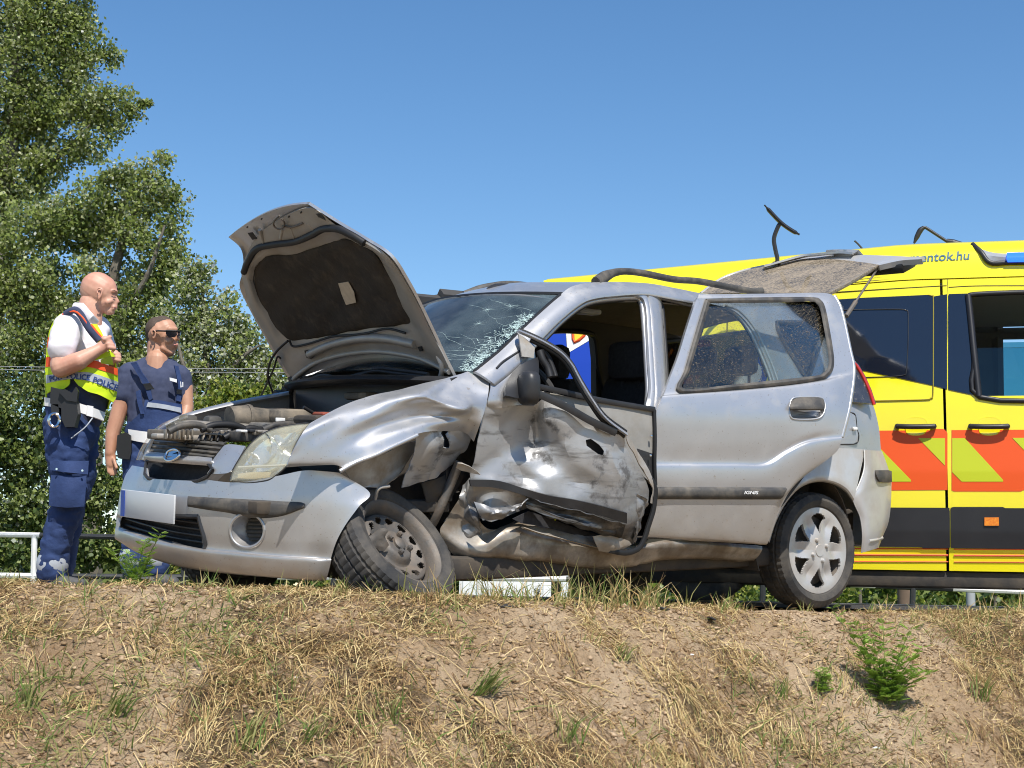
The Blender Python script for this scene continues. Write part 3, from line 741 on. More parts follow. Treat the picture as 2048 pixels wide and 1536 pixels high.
for c_ in ((6.0, .55), (4.5, .62), (6.4, .72)):
    for k in range(18):
        a = rnd.uniform(0, 6.28); L = rnd.uniform(.15, .6); sliver(wsat(*c_), wsat(c_[0]+L*math.sin(a), c_[1]+.13*L*math.cos(a)), .0004)
cr = cb.build('crack_pattern', M['crack'], ws, False); cr['kind'] = 'stuff'
# inner mirror, dashboard cowl and wipers
cbox('interior_mirror', CAR.plane(*zp('6', 395, 440), (1.52, 0, 0), (1, 0, 0)), (.03, .22, .075), M['dark'], bev=.012)
b = MB(); b.tube([wsat(0, s)+np.array((.05, 0, -.05)) for s in np.linspace(.97, -.97, 16)], .032, 10, True, (1.8, .7)); b.build('cowl_panel', M['black'], car)
def wiper(pts, name='front_wiper'):
    w = MB(); P = [xp(2.12)(*zp('3', *q), 0) for q in pts]; w.tube(spline(P, 5), .009, 6); w.tube([p+np.array((.02, 0, -.012)) for p in spline(P[1:], 5)], .006, 6); w.build(name, M['black'], car)
wiper([(930, 1335), (1060, 1300), (1180, 1262), (1330, 1275), (1540, 1300)])
wiper([(690, 1345), (800, 1310), (900, 1330), (940, 1345)])

# ---- roof side, pillars, door opening frame
RA = [(440, 765), (600, 635), (760, 480), (900, 350), (1025, 243), (1120, 182), (1300, 158), (1600, 165), (1800, 198), (1985, 236)]
RB = [(500, 800), (660, 680), (830, 510), (960, 385), (1085, 285), (1180, 225), (1330, 195), (1600, 200), (1780, 228), (1955, 262)]
RC = [(570, 850), (720, 735), (890, 540), (1020, 410), (1150, 306), (1245, 264), (1400, 243), (1600, 233), (1770, 262), (1930, 292)]
patch('roof_side', '6', [[(x, y, -.035) for x, y in RA], [(x, y, -.005) for x, y in RB], [(x, y, -.0) for x, y in RC], [(x+4, y+5, -.03) for x, y in RC]], side, M['silver'], car, (5, 6), .012, tofs=0)
# door-opening channels inside it
def chan(name, pts, dz, r, mat): return line(name, '6', [(x+dz[0], y+dz[1], dz[2]) for x, y in pts], side, r, mat, car, 6, 8)
ap = [(900, 545), (1022, 420), (1150, 318), (1245, 278), (1400, 258), (1520, 252), (1560, 262), (1583, 320), (1600, 500), (1612, 700), (1622, 880), (1615, 1000)]
chan('door_opening_flange', ap, (2, 4, -.035), .014, M['silver'])
chan('door_opening_seal', ap, (14 if 0 else 0, 20, -.055), .011, M['rubber_clean'])
# centre pillar
BL = [(1500, 240), (1565, 262), (1592, 330), (1602, 500), (1612, 700), (1622, 880), (1600, 1000), (1580, 1080)]
BM_ = [(1600, 225), (1622, 262), (1640, 340), (1652, 500), (1665, 700), (1675, 880), (1665, 1000), (1655, 1080)]
BR = [(1705, 240), (1700, 270), (1706, 340), (1716, 500), (1728, 700), (1738, 880), (1722, 940), (1712, 1080)]
patch('centre_pillar', '6', [[(x, y, -.06) for x, y in BL], [(x+12, y, -.015) for x, y in BL], [(x-8, y, -.005) for x, y in BM_], [(x, y, -.022) for x, y in BM_], [(x+14, y, -.004) for x, y in BM_], [(x, y, -.02) for x, y in BR], [(x+10, y, -.06) for x, y in BR]], side, M['silver'], car, (3, 6), .01)
line('door_opening_seal', '6', [(1712, 300, -.05), (1722, 340, -.05), (1735, 500, -.05), (1748, 700, -.05), (1758, 900, -.05)], side, .011, M['rubber_clean'], car)
line('door_opening_flange', '6', [(1705, 255, -.03), (1780, 272, -.03), (1930, 310, -.03)], side, .012, M['silver'], car)
cbox('pillar_trim', side(*zp('6', 1670, 800), -.15), (.10, .04, .50), M['dark'], bev=.015)
# roof rails
def rail(sgn, name='roof_rail'):
    P = [side(*zp('6', *q), -.05) for q in ((1270, 160), (1330, 115), (1400, 85), (1480, 78), (1600, 92), (1800, 132))]+[side(*zp('7', *q), -.05) for q in ((400, 282), (600, 320), (760, 350), (830, 356))]
    P = [p*np.array((1, sgn, 1)) for p in P]
    if sgn < 0: P = [p+np.array((0, 0, .0)) for p in P]
    P = spline(P, 5); n = len(P); r = np.interp(np.linspace(0, 1, n), [0, .1, .2, .3, .9, 1], [.026, .024, .016, .0135, .0135, .02])
    MB().tube(P, r, 10, True, (1.0, 1.25)).build(name, M['black_dusty'], car)
rail(1); rail(-1)
b = MB(); b.tube(spline([yp(.0)(*zp('6', *q), 0) for q in ((540, 212), (570, 195), (600, 188), (690, 190))], 4), [.02]*13, 8); b.build('aerial_base', M['black'], car)

# ---- bonnet, raised
L_ = [(575, 1352), (480, 1200), (400, 1050), (280, 830), (212, 680), (228, 590), (236, 500), (215, 405), (132, 330)]
R_ = [(1732, 1315), (1665, 1180), (1600, 1040), (1500, 830), (1400, 640), (1280, 460), (1100, 340), (900, 220), (700, 92)]
def hrow(k, ts):
    l, r = np.array(L_[k], float), np.array(R_[k], float); out = []
    for t in ts:
        p = l*(1-t)+r*t
        bow = {0: -130, 1: -60, 2: -20, 3: 0, 4: 0, 5: 0, 6: -20, 7: -30, 8: -50}[k]
        if k == 8: bow = -62
        p = p+np.array((0, bow*4*t*(1-t))); out.append((p[0], p[1]))
    return out
ts = [0, .05, .12, .25, .4, .55, .7, .82, .92, .97, 1]
rowsH = [hrow(k, ts) for k in range(9)]
bonnet = patch('bonnet', '3', [[(x, y, -.022 if 0 < j < 10 else -.008) for j, (x, y) in enumerate(r)] for r in rowsH], hood, [M['silver'], M['hood_in']], car, (5, 4), .012, tofs=0)
md = bonnet.modifiers['thick']
# inner frame: rim strips round the felt
fel = [(300, 640), (330, 520), (450, 465), (580, 460), (720, 420), (850, 380), (960, 350), (1040, 380), (1150, 440), (1230, 540), (1290, 650), (1350, 800), (1420, 930), (1330, 950), (1150, 965), (1000, 985), (850, 1020), (640, 1050), (560, 1050), (480, 985), (420, 880), (350, 780)]
outl = [(225, 600), (240, 505), (330, 330), (480, 210), (650, 130), (760, 140), (880, 240), (1090, 350), (1262, 470), (1385, 650), (1480, 820), (1560, 990), (1700, 1280), (1600, 1230), (1450, 1180), (1150, 1140), (950, 1165), (760, 1220), (600, 1330), (500, 1200), (395, 1020), (285, 820)]
def loop(name, z, inner, outer, fn, oi, oo, mat, parent, mid=.012, n=(3, 4)):
    rows = [[(*p, oi) for p in inner+[inner[0]]], [(a[0]*.5+b[0]*.5, a[1]*.5+b[1]*.5, (oi+oo)/2+mid) for a, b in zip(inner+[inner[0]], outer+[outer[0]])], [(*p, oo) for p in outer+[outer[0]]]]
    return patch(name, z, rows, fn, mat, parent, n, .006)
loop('inner_frame', '3', fel, outl, hood, -.010, -.003, M['hood_in'], bonnet, .014)
# felt pad with quilted relief
ftop_ = [(318, 585), (400, 478), (580, 462), (720, 422), (850, 382), (960, 352), (1060, 388), (1160, 448), (1232, 545)]
fbot_ = [(500, 1005), (560, 1052), (640, 1052), (760, 1037), (850, 1022), (1000, 987), (1150, 967), (1300, 952), (1418, 930)]
rows = []
for t in (-.03, .03, .2, .4, .6, .8, .97, 1.03):
    tt = min(max(t, 0), 1); r = []
    for j, (p, q) in enumerate(zip(ftop_, fbot_)):
        x = p[0]*(1-t)+q[0]*t; y = p[1]*(1-t)+q[1]*t; w = 4*tt*(1-tt); x += (-62*w if j == 0 else -30*w if j == 1 else 30*w if j == 8 else 0); edge = t < 0 or t > 1 or j in (0, 8)
        r.append((x, y, -.012 if edge else (.010 if (j+int(t*5)) % 2 else .002)))
    rows.append(r)
patch('insulation_pad', '3', rows, hood, M['insul'], bonnet, (4, 4), .006, crumple=(.004, 9, 3))
poly('warning_label', '3', [(905, 660), (975, 648), (1015, 720), (1030, 795), (960, 812), (930, 740)], hood, pmat('faded_label', (.42, .36, .28), (.52, .45, .35), 30, rough=.7), bonnet, .002, .016)
line('front_seal', '3', [(238, 580, .012), (270, 500, .014), (330, 415, .014), (450, 385, .014), (600, 365, .014), (710, 320, .014), (800, 275, .014), (900, 275, .014), (1000, 320, .014), (1090, 375, .012)], hood, .016, M['rubber_clean'], bonnet, 6)
for q in ([(265, 305), (298, 300), (330, 345), (298, 352)], [(748, 170), (778, 168), (818, 215), (785, 220)], [(662, 192), (674, 196), (680, 216), (668, 214)]):
    poly('slot', '3', q, hood, M['rubber_clean'], bonnet, .003, .006)
for q in ((555, 190), (362, 205), (262, 262), (640, 160)):
    poly('bolt_hole', '3', [(q[0]+6*math.cos(a), q[1]+7*math.sin(a)) for a in np.linspace(0, 6.28, 9)[:-1]], hood, M['rubber_clean'], bonnet, .003, .006)
line('latch_loop', '3', [(490, 180, .012), (455, 215, .02), (450, 250, .02), (480, 275, .02), (515, 265, .02), (525, 230, .02), (500, 200, .02)], hood, .004, M['steel_rust'], bonnet)
line('latch_arm', '3', [(515, 255, .016), (580, 262, .014), (655, 235, .012)], hood, .005, M['steel_rust'], bonnet)
for q in ([(515, 270), (500, 340)], [(575, 265), (600, 345)], [(350, 280), (380, 370)], [(690, 230), (740, 290)]):
    line('stiffening_rib', '3', [(*q[0], .004), (*q[1], .006)], hood, .009, M['hood_in'], bonnet, 0)
line('stiffening_rib', '3', [(700, 1160, .012), (850, 1095, .014), (1050, 1050, .014), (1250, 1050, .014), (1450, 1090, .012)], hood, .02, M['hood_in'], bonnet)
line('rear_flange', '3', [(590, 1335, .004), (640, 1290, .004), (760, 1215, .004), (930, 1165, .004), (1140, 1140, .004), (1330, 1155, .004), (1500, 1195, .004), (1690, 1285, .004)], hood, .012, M['hood_in'], bonnet)
line('wash_hose', '3', [(560, 1060, .012), (590, 1105, .016), (700, 1085, .016), (860, 1035, .016), (1000, 1025, .016), (1110, 1010, .016), (1250, 980, .014), (1380, 1010, .014)], hood, .0055, M['rubber_clean'], bonnet)
for q in ([(665, 1135), (690, 1130), (735, 1180), (715, 1195), (680, 1185)], [(1465, 1110), (1490, 1105), (1500, 1135), (1480, 1142)]):
    poly('slot', '3', q, hood, M['rubber_clean'], bonnet, .003, .017)
line('bonnet_hinge', '3', [(1610, 1170, .0), (1640, 1250, .01), (1625, 1340, .02)], hood, .012, M['silver_dirty'], bonnet)
line('bonnet_hinge', '3', [(565, 1320, .0), (580, 1370, .01), (570, 1430, .02)], hood, .014, M['black'], bonnet)
# hose and stay hanging between bonnet and engine bay
line('washer_hose', '3', [(550, 1065, .02), (470, 1140, .05), (420, 1230, .06), (410, 1330, .05), (440, 1420, .04), (455, 1475, .03)], hood, .006, M['rubber_clean'], car)
line('bonnet_stay_cable', '3', [(500, 1190, .02), (475, 1180, .03), (450, 1260, .04), (400, 1370, .04), (330, 1520, .03)], hood, .005, M['rubber_clean'], car)

# ---- engine bay
cbox('firewall', (2.07, 0, .78), (.04, 1.30, .52), M['black'], bev=.01)
cbox('engine_bay_floor', (2.5, 0, .50), (.90, 1.26, .05), M['under'], bev=.01)
dusty = pmat('dusty_engine_plastic', (.05, .047, .043), (.12, .105, .085), 9, rough=.75, dirt_or_glare=((.32, .26, .19), 8, .42, .7, .7))
alu = pmat('dull_cast_metal', (.34, .32, .29), (.22, .2, .17), 12, rough=.55, metal=.5, dirt_or_glare=((.26, .21, .15), 10, .45, .75, .7))
def item(name, z, x0, x1, y0, y1, Y, dep, mat, bev=.015, label=None):
    a = yp(Y)(*zp(z, (x0+x1)/2, (y0+y1)/2)); w = abs(yp(Y)(*zp(z, x1, y0))[0]-yp(Y)(*zp(z, x0, y0))[0]); h = abs(yp(Y)(*zp(z, x0, y1))[2]-yp(Y)(*zp(z, x0, y0))[2])
    return cbox(name, a, (w, dep, h), mat, bev=bev, label=label)
item('air_filter_box', '4', 1010, 1225, 300, 400, -.05, .28, dusty, .03)
b = MB(); b.tube([yp(-.05)(*zp('4', *q)) for q in ((795, 360), (850, 355), (905, 352))], .052, 16); b.tube([yp(-.05)(*zp('4', *q)) for q in ((905, 352), (960, 355), (1080, 368))], .045, 16)
b.tube([yp(-.05)(*zp('4', *q)) for q in ((895, 352), (918, 353))], .057, 16); b.build('intake_duct', dusty, car)
item('filter_label', '4', 1080, 1135, 355, 378, .10, .01, M['white'], .002)
item('battery', '4', 660, 860, 440, 500, .12, .2, dusty, .006)
item('engine_cover', '4', 380, 590, 430, 490, .05, .3, dusty, .006)
item('fuse_box', '4', 830, 990, 440, 500, .32, .16, M['black_dusty'], .006)
b = MB(); b.tube(spline([yp(.0)(*zp('4', *q)) for q in ((450, 405), (560, 395), (690, 405), (860, 412), (960, 425))], 4), .022, 8, True, (1, .8)); b.build('radiator_support', alu, car)
for q in ((540, 372), (690, 378)):
    c_ = yp(-.05)(*zp('4', *q)); cbox('filler_cap', c_, (.07, .07, .05), M['black_dusty'], bev=.02)
for k in range(7):       # ribs, clips and lids on the covers
    item('cover_rib', '4', 395+k*27, 407+k*27, 426, 486, .21, .02, alu if k % 3 == 0 else dusty, .003)
for k in range(4): item('cell_cap', '4', 680+k*44, 704+k*44, 430, 446, .16, .05, alu, .004)
item('battery_clamp', '4', 650, 870, 452, 464, .24, .02, alu, .003)
item('relay', '4', 850, 890, 428, 444, .40, .05, M['white'], .004); item('relay', '4', 905, 940, 424, 444, .40, .05, M['black'], .004); item('relay', '4', 950, 985, 430, 446, .40, .05, alu, .004)
item('injector_rail', '4', 700, 860, 392, 406, .05, .03, M['white'], .005); item('air_hose_clip', '4', 585, 660, 420, 452, .15, .06, M['bare'], .006)
for k in range(6): line('spark_lead', '4', [(600+k*40, 500, .25), (620+k*38, 462-4*k, .22), (660+k*30, 440, .1), (700+k*30, 415, .0)], yp(0.0), .0055, M['rubber_clean'] if k % 2 else M['black_dusty'], car)
item('engine_top', '4', 980, 1110, 385, 430, .12, .22, alu, .012); item('cam_cover', '4', 1060, 1240, 372, 410, -.02, .2, dusty, .012); item('intake_manifold', '4', 860, 1010, 385, 412, -.08, .16, alu, .012)
item('header_tank', '4', 1120, 1230, 405, 440, .30, .12, M['bare'], .012); item('headlamp_carrier', '4', 905, 1010, 428, 462, .36, .1, alu, .008); item('grille_carrier', '4', 330, 480, 452, 482, .12, .06, M['bare'], .006); item('grille_carrier', '4', 500, 650, 462, 494, .18, .06, M['bare'], .006)
for k, pts in enumerate(([(1000, 430), (1080, 400), (1180, 395), (1240, 420)], [(620, 430), (700, 400), (820, 400), (900, 430)], [(420, 440), (500, 405), (600, 400), (680, 430)], [(760, 480), (840, 440), (930, 420), (1000, 440)])): line('coolant_hose', '4', pts, yp(.26), .014, M['rubber_clean'] if k % 2 else M['black_dusty'], car)
item('coolant_bottle', '4', 470, 575, 390, 420, -.1, .12, alu, .015)
item('wiring_loom_tray', '4', 640, 760, 400, 440, .1, .1, M['black_dusty'], .01)
for k, pts in enumerate(([(560, 480), (640, 450), (720, 440), (760, 470)], [(520, 520), (560, 470), (660, 460), (730, 480)], [(470, 470), (540, 440), (610, 470), (600, 520)], [(880, 430), (980, 420), (1050, 400), (1150, 410)], [(1250, 290), (1330, 330), (1450, 330), (1560, 300)])):
    line('wiring', '4', pts, yp(.18), .008, M['rubber_clean'], car)
item('brake_reservoir', '4', 1330, 1440, 320, 350, .22, .1, pmat('red_dusty_cap', (.30, .05, .03), (.2, .08, .05), 9, rough=.6), .015)
item('strut_tower', '4', 1250, 1500, 340, 400, .42, .2, M['under'], .04)
item('cowl_box', '4', 1560, 1820, 200, 250, .0, .2, dusty, .02)
for k in range(5):
    item('engine_part', '4', 1150+k*70, 1205+k*70, 350-k*12, 392-k*10, .1-.03*k, .1, (dusty, M['black_dusty'], alu)[k % 3], .015)
# far wing top and far lamp
patch('far_wing', '4', [[(400, 395), (470, 355), (545, 328), (700, 286), (900, 242), (1160, 196)], [(400, 402, .03), (470, 365, .03), (545, 342, .03), (700, 302, .03), (900, 258, .03), (1160, 212, .03)], [(410, 420, .0), (480, 385, .0), (545, 368, .0), (700, 332, .0), (900, 290, .0), (1160, 240, .0)], [(410, 560, -.03), (480, 560, -.03), (545, 560, -.03), (700, 520, -.03), (900, 480, -.03), (1160, 440, -.03)]], yp(-.70), M['silver'], car, (4, 5), .01)

# ---- front bumper and lamps
BR_ = [[(1470, 692), (1380, 684), (1250, 680), (1080, 715), (850, 752), (650, 735), (450, 700), (290, 665), (200, 650)],
 [(1655, 815, .012), (1480, 790), (1300, 785), (1080, 800), (850, 810), (650, 790), (450, 755), (280, 720), (165, 700)],
 [(1590, 900, .02), (1450, 890, .005), (1290, 880), (1080, 880), (850, 870), (650, 850), (450, 815), (270, 775), (145, 750)],
 [(1510, 1010, .02), (1400, 1010, .008), (1270, 1000), (1080, 990), (850, 970), (650, 945), (450, 905), (260, 855), (125, 830)],
 [(1455, 1110, .02), (1370, 1110, .008), (1260, 1105), (1080, 1100), (850, 1080), (650, 1050), (450, 1005), (250, 950), (112, 920)],
 [(1420, 1215, .015), (1350, 1215), (1250, 1210), (1080, 1200), (850, 1180), (650, 1160), (450, 1115), (250, 1060), (102, 1015)],
 [(1418, 1238, .02), (1345, 1236, .03), (1250, 1230, .035), (1080, 1220, .035), (850, 1200, .035), (640, 1178, .035), (430, 1142, .035), (240, 1090, .035), (97, 1045, .03)],
 [(1390, 1345, .01), (1330, 1345, .015), (1240, 1340, .015), (1050, 1325, .015), (850, 1308, .015), (640, 1285, .015), (430, 1245, .015), (240, 1180, .015), (95, 1095, .01)],
 [(1380, 1340, -.06), (1320, 1340, -.06), (1230, 1335, -.06), (1040, 1320, -.06), (840, 1303, -.06), (640, 1280, -.06), (440, 1240, -.06), (250, 1175, -.06), (120, 1095, -.06)]]
fogc = (905, 1047); fog = [(fogc[0]+105*math.cos(a), fogc[1]+105*math.sin(a)) for a in np.linspace(0, 2*math.pi, 25)[:-1]]
low = [(606, 960), (640, 1166), (440, 1128), (250, 1076), (122, 1030), (140, 905), (300, 935), (450, 955)]
upg = [(285, 620), (670, 640), (600, 745), (300, 730)]
bumper = patch('front_bumper', '4', BR_, nose, M['silver'], car, (9, 9), .006, holes=(fog, low, upg))
solidlip = line('grille_edge', '4', low+[low[0]], nose, .010, M['black'], bumper, 4, 6)
line('grille_edge', '4', upg+[upg[0]], nose, .008, M['black'], bumper, 3, 6)
poly('lower_grille', '4', [(650, 940), (660, 1180), (440, 1140), (250, 1090), (120, 1040), (130, 880), (300, 910), (450, 930)], lambda x, y, off=0: nose(x, y, off-.05), M['seat'], bumper, .01)
for k in range(4):
    y0 = 985+k*38; line('grille_bar', '4', [(640, y0+22, -.03), (450, y0-8, -.03), (270, y0-52, -.03), (150, y0-90, -.03)], nose, .006, M['black'], bumper)
poly('upper_grille_back', '4', [(275, 610), (690, 630), (620, 755), (290, 740)], lambda x, y, off=0: nose(x, y, off-.06), M['seat'], bumper, .01)
# fog lamp: rolled rim, silver bowl, black louvred disc
line('fog_lamp_rim', '4', [(x, y, .002) for x, y in fog+[fog[0]]], nose, .007, M['silver'], bumper, 2, 8)
bowl = [[(*p, .0) for p in fog+[fog[0]]], [(fogc[0]+25+(x-fogc[0])*.8, fogc[1]-4+(y-fogc[1])*.85, -.035) for x, y in fog+[fog[0]]], [(fogc[0]+50+(x-fogc[0])*.52, fogc[1]-8+(y-fogc[1])*.74, -.07) for x, y in fog+[fog[0]]]]
patch('fog_lamp_bowl', '4', bowl, nose, M['silver'], bumper, (5, 2), .004)
poly('fog_lamp_cover', '4', [(fogc[0]+50+(x-fogc[0])*.55, fogc[1]-8+(y-fogc[1])*.77) for x, y in fog], lambda x, y, off=0: nose(x, y, off-.066), M['black'], bumper, .01)
for k in range(6):
    yy = fogc[1]-66+k*24; hw = 52*math.sqrt(max(0.05, 1-((k-2.5)/3.4)**2)); line('louvre', '4', [(fogc[0]+50-hw, yy, -.06), (fogc[0]+50+hw, yy+2, -.06)], nose, .005, M['black_dusty'], bumper, 0, 6)
bs_u = [(540, 842), (700, 850), (850, 858), (1000, 866), (1150, 874), (1228, 878), (1256, 888)]; bs_l = [(540, 895), (660, 915), (780, 932), (860, 950), (960, 967), (1110, 955), (1252, 904)]
patch('bumper_strip', '4', [[(*p, .001) for p in bs_u], [(p[0]*.8+q[0]*.2, p[1]*.8+q[1]*.2, .014) for p, q in zip(bs_u, bs_l)], [(p[0]*.2+q[0]*.8, p[1]*.2+q[1]*.8, .014) for p, q in zip(bs_u, bs_l)], [(*q, .001) for q in bs_l]], nose, M['black_dusty'], bumper, (3, 5), .008)
# number plate (characters not legible in the picture)
pc = nose(*zp('4', 330, 850), .03); pm = MB(); pm.box((0, 0, 0), (.008, .52, .115), None, .003); 
Rp = np.array(Matrix.Rotation(math.radians(0), 3, 'Z'))
cy = 0.0; pc = np.array((3.115, 0.0, .475))
plate = MB().box(pc, (.008, .52, .115), None, .003).build('number_plate', M['plate'], car)
MB().box(pc+np.array((.0052, -.24, 0)), (.003, .036, .108), None, 0).build('country_strip', M['blue_eu'], plate, False)
# grille with bars, silver bar and badge
poly('grille_panel', '4', [(318, 470), (560, 490), (760, 512), (740, 560), (690, 606), (500, 590), (285, 568)], lambda x, y, off=0: nose(x, y, off-.05), M['black'], car, .02)
for k, (a, b_, c_) in enumerate((((330, 480), (540, 498), (765, 520)), ((318, 507), (540, 525), (745, 545)), ((308, 533), (530, 552), (725, 572)), ((300, 558), (520, 575), (705, 596)))):
    line('grille_slat', '4', [(*a, -.01), (*b_, -.0), (*c_, -.02)], nose, .0075, M['black_dusty'], car, 5, 6)
patch('grille_surround', '4', [[(283, 566), (400, 575), (500, 586), (690, 606)], [(278, 590, .012), (395, 600, .012), (500, 610, .012), (690, 625, .012)], [(275, 615), (390, 625), (500, 634), (690, 648)]], nose, M['silver'], car, (3, 5), .008)
patch('lamp_surround', '4', [[(700, 612), (740, 560), (785, 521), (895, 531)], [(690, 650, .004), (750, 610, .004), (800, 575, .004), (875, 570, .004)], [(660, 700), (740, 700), (800, 690), (835, 640)]], nose, M['silver'], car, (4, 4), .008)
patch('grille_side_trim', '4', [[(262, 615), (290, 540), (318, 480)], [(275, 615), (300, 545), (328, 484)]], nose, M['silver'], car, (2, 4), .01)
bc = (445, 583)
em = MB()
bdg = empty('badge'); bdg.parent = car
line('badge_ring', '4', [(400, 605, .03), (415, 565, .03), (455, 548, .03), (487, 560, .03), (485, 590, .03), (450, 615, .03), (415, 618, .03), (400, 605, .03)], nose, .006, M['chrome'], bdg, 3, 8)
poly('badge_letter', '4', [(412, 590), (425, 565), (462, 553), (478, 562), (440, 578), (474, 575), (476, 588), (445, 612), (420, 612), (410, 604), (446, 592)], nose, M['chrome'], bdg, .012, .03)
# headlamps
hl = [(800, 742), (815, 690), (845, 630), (890, 560), (940, 500), (1000, 455), (1080, 420), (1180, 400), (1290, 392), (1245, 450), (1200, 520), (1175, 590), (1145, 655), (1060, 725), (1000, 745), (900, 755)]
lc = (1000, 600)
lamp = empty('headlamp'); lamp.parent = car
hu = [(800, 742), (812, 690), (845, 630), (890, 560), (940, 500), (1000, 455), (1080, 420), (1180, 400), (1290, 392)]
hw_ = [(802, 745), (850, 752), (920, 755), (1000, 745), (1060, 725), (1145, 655), (1185, 560), (1225, 480), (1291, 394)]
patch('lens', '4', [[(p[0]*(1-t)+q[0]*t, p[1]*(1-t)+q[1]*t, o_) for p, q in zip(hu, hw_)] for t, o_ in ((0, .0), (.12, .010), (.35, .018), (.65, .018), (.88, .010), (1, .0))], nose, M['lamp_glass'], lamp, (4, 5), .004)
patch('lamp_bezel', '4', [[(900, 620, -.04), (980, 520, -.05), (1100, 450, -.05), (1230, 420, -.05)], [(960, 650, -.05), (1030, 590, -.07), (1120, 520, -.07), (1190, 470, -.05)], [(930, 690, -.04), (1030, 680, -.05), (1100, 650, -.05), (1150, 600, -.05)]], nose, M['lamp_in'], lamp, (4, 4), .004)
for q, r_ in (((1035, 545), .062), ((930, 620), .045)):
    b0 = nose(*zp('4', *q), -.045); vv, ff = lathegeo([(.035, .0005), (.03, r_*.3), (.015, r_*.65), (-.02, r_)], 28); vv = np.array(vv); vv = np.stack([b0[0]-vv[:, 1], b0[1]+vv[:, 0], b0[2]+vv[:, 2]], 1); bowl_ = mkobj('reflector_bowl', vv, ff, M['chrome'], lamp)
    MB().tube([b0+np.array((-.03, 0, 0)), b0+np.array((.005, 0, 0))], .009, 8).build('bulb', M['white'], lamp)
line('lamp_divider', '4', [(850, 660, -.015), (950, 655, -.015), (1080, 650, -.015), (1140, 645, -.015)], nose, .006, pmat('grey_bezel', (.45, .44, .38), rough=.4), lamp, 4, 6)
patch('reflector', '4', [[(*p, -.01) for p in hl+[hl[0]]], [(lc[0]+(x-lc[0])*.6, lc[1]+(y-lc[1])*.6, -.07) for x, y in hl+[hl[0]]], [(lc[0]+(x-lc[0])*.05, lc[1]+(y-lc[1])*.05, -.10) for x, y in hl+[hl[0]]]], nose, M['lamp_in'], lamp, (4, 3), .004)
patch('indicator_lens', '4', [[(850, 700, .0), (930, 690, .0), (1050, 690, .0)], [(845, 725, .0), (930, 730, .0), (1040, 722, .0)]], nose, pmat('amber_bulb_lens', (.60, .50, .30), rough=.3, alpha=.9), lamp, (3, 4), .006)
line('lamp_edge', '4', [(*p, .0) for p in hl+[hl[0]]], nose, .004, M['black'], lamp, 3, 6)
flp = [[(225, 615), (245, 560), (280, 500), (330, 435), (400, 385), (540, 332)], [(238, 615, .02), (258, 565, .02), (292, 508, .02), (343, 445, .02), (415, 398, .02), (535, 352, .02)], [(262, 612), (280, 560), (308, 505), (358, 450), (420, 412), (530, 372)]]
patch('far_headlamp', '4', flp, nose, M['lamp_glass'], car, (4, 5), .006)

# ---- crushed near wing
FR = [[(0, 418, -.03), (130, 345, -.05), (300, 275, -.07), (500, 228, -.08), (700, 180, -.08), (850, 140, -.07), (925, 123, -.06), (1020, 175, -.02)],
 [(-45, 475, .0), (105, 405, -.01), (275, 345, -.02), (460, 280, -.01), (650, 252, .01), (740, 262, -.02), (870, 215, -.03), (1014, 240, -.005)],
 [(-80, 540, .01), (80, 478, .0), (250, 415, .0), (430, 352, .0), (640, 305, -.01), (850, 335, .045), (930, 310, .01), (996, 330, .0)],
 [(-110, 600, .01), (60, 550, .01), (230, 490, .0), (400, 430, -.02), (600, 385, -.035), (790, 375, -.01), (900, 380, -.01), (975, 400, .0)],
 [(-128, 645, .01), (60, 625, .012), (200, 585, .015), (380, 505, .02), (600, 430, .015), (770, 415, .0), (890, 425, -.03), (955, 455, -.02)],
 [(-134, 665, .0), (120, 652, .01), (215, 665, .02), (370, 590, .04), (610, 478, .03), (760, 460, -.02), (880, 470, -.06), (932, 520, -.05)]]
fn_wing = lambda x, y, off=0.0: (nose if x < 640 else side)(x, y, off)
wing = patch('front_wing', '5', FR, side, M['silver'], car, (9, 9), .004, crumple=(.0016, 6, 2), sharp=28)
line('arch_lip', '5', [(170, 690, .02), (260, 640, .035), (370, 598, .045), (480, 545, .04), (610, 485, .03)], side, .009, M['silver'], wing, 4, 8)
FL = [[(610, 480, .01), (760, 440, -.02), (880, 410, -.05), (935, 460, -.06)], [(600, 580, -.03), (740, 540, -.02), (850, 510, -.06), (905, 560, -.09)],
      [(560, 690, -.05), (690, 650, -.06), (790, 600, -.08), (862, 600, -.12)], [(520, 782, -.07), (640, 758, -.10), (735, 722, -.11), (830, 625, -.15)]]
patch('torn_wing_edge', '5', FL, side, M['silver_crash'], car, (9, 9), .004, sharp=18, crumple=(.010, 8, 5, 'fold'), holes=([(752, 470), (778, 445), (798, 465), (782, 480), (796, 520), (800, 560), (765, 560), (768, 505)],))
poly('fixing_hole', '5', [(750, 468), (778, 443), (800, 465), (786, 480), (800, 560), (763, 562), (768, 500)], lambda x, y, off=0: side(x, y, off-.10), M['black'], car, .004)
poly('inner_arch', '5', [(160, 640), (350, 560), (620, 440), (930, 420), (960, 600), (900, 760), (850, 860), (760, 980), (640, 1000), (300, 1000), (220, 900)], lambda x, y, off=0: side(x, y, off-.30), M['under'], car, .02)
patch('arch_liner', '5', [[(200, 680, -.04), (400, 600, -.08), (600, 520, -.10)], [(260, 770, -.10), (430, 720, -.10), (580, 600, -.12)], [(330, 780, -.10), (430, 770, -.09), (500, 700, -.10)]], side, M['bare'], car, (6, 6), .005, crumple=(.012, 8, 3))
patch('arch_liner', '5', [[(640, 760, -.14), (760, 720, -.15), (880, 640, -.16)], [(660, 850, -.16), (770, 810, -.15), (870, 740, -.17)], [(700, 960, -.18), (780, 900, -.17), (840, 800, -.17)]], side, M['under'], car, (6, 6), .005, crumple=(.015, 9, 8))
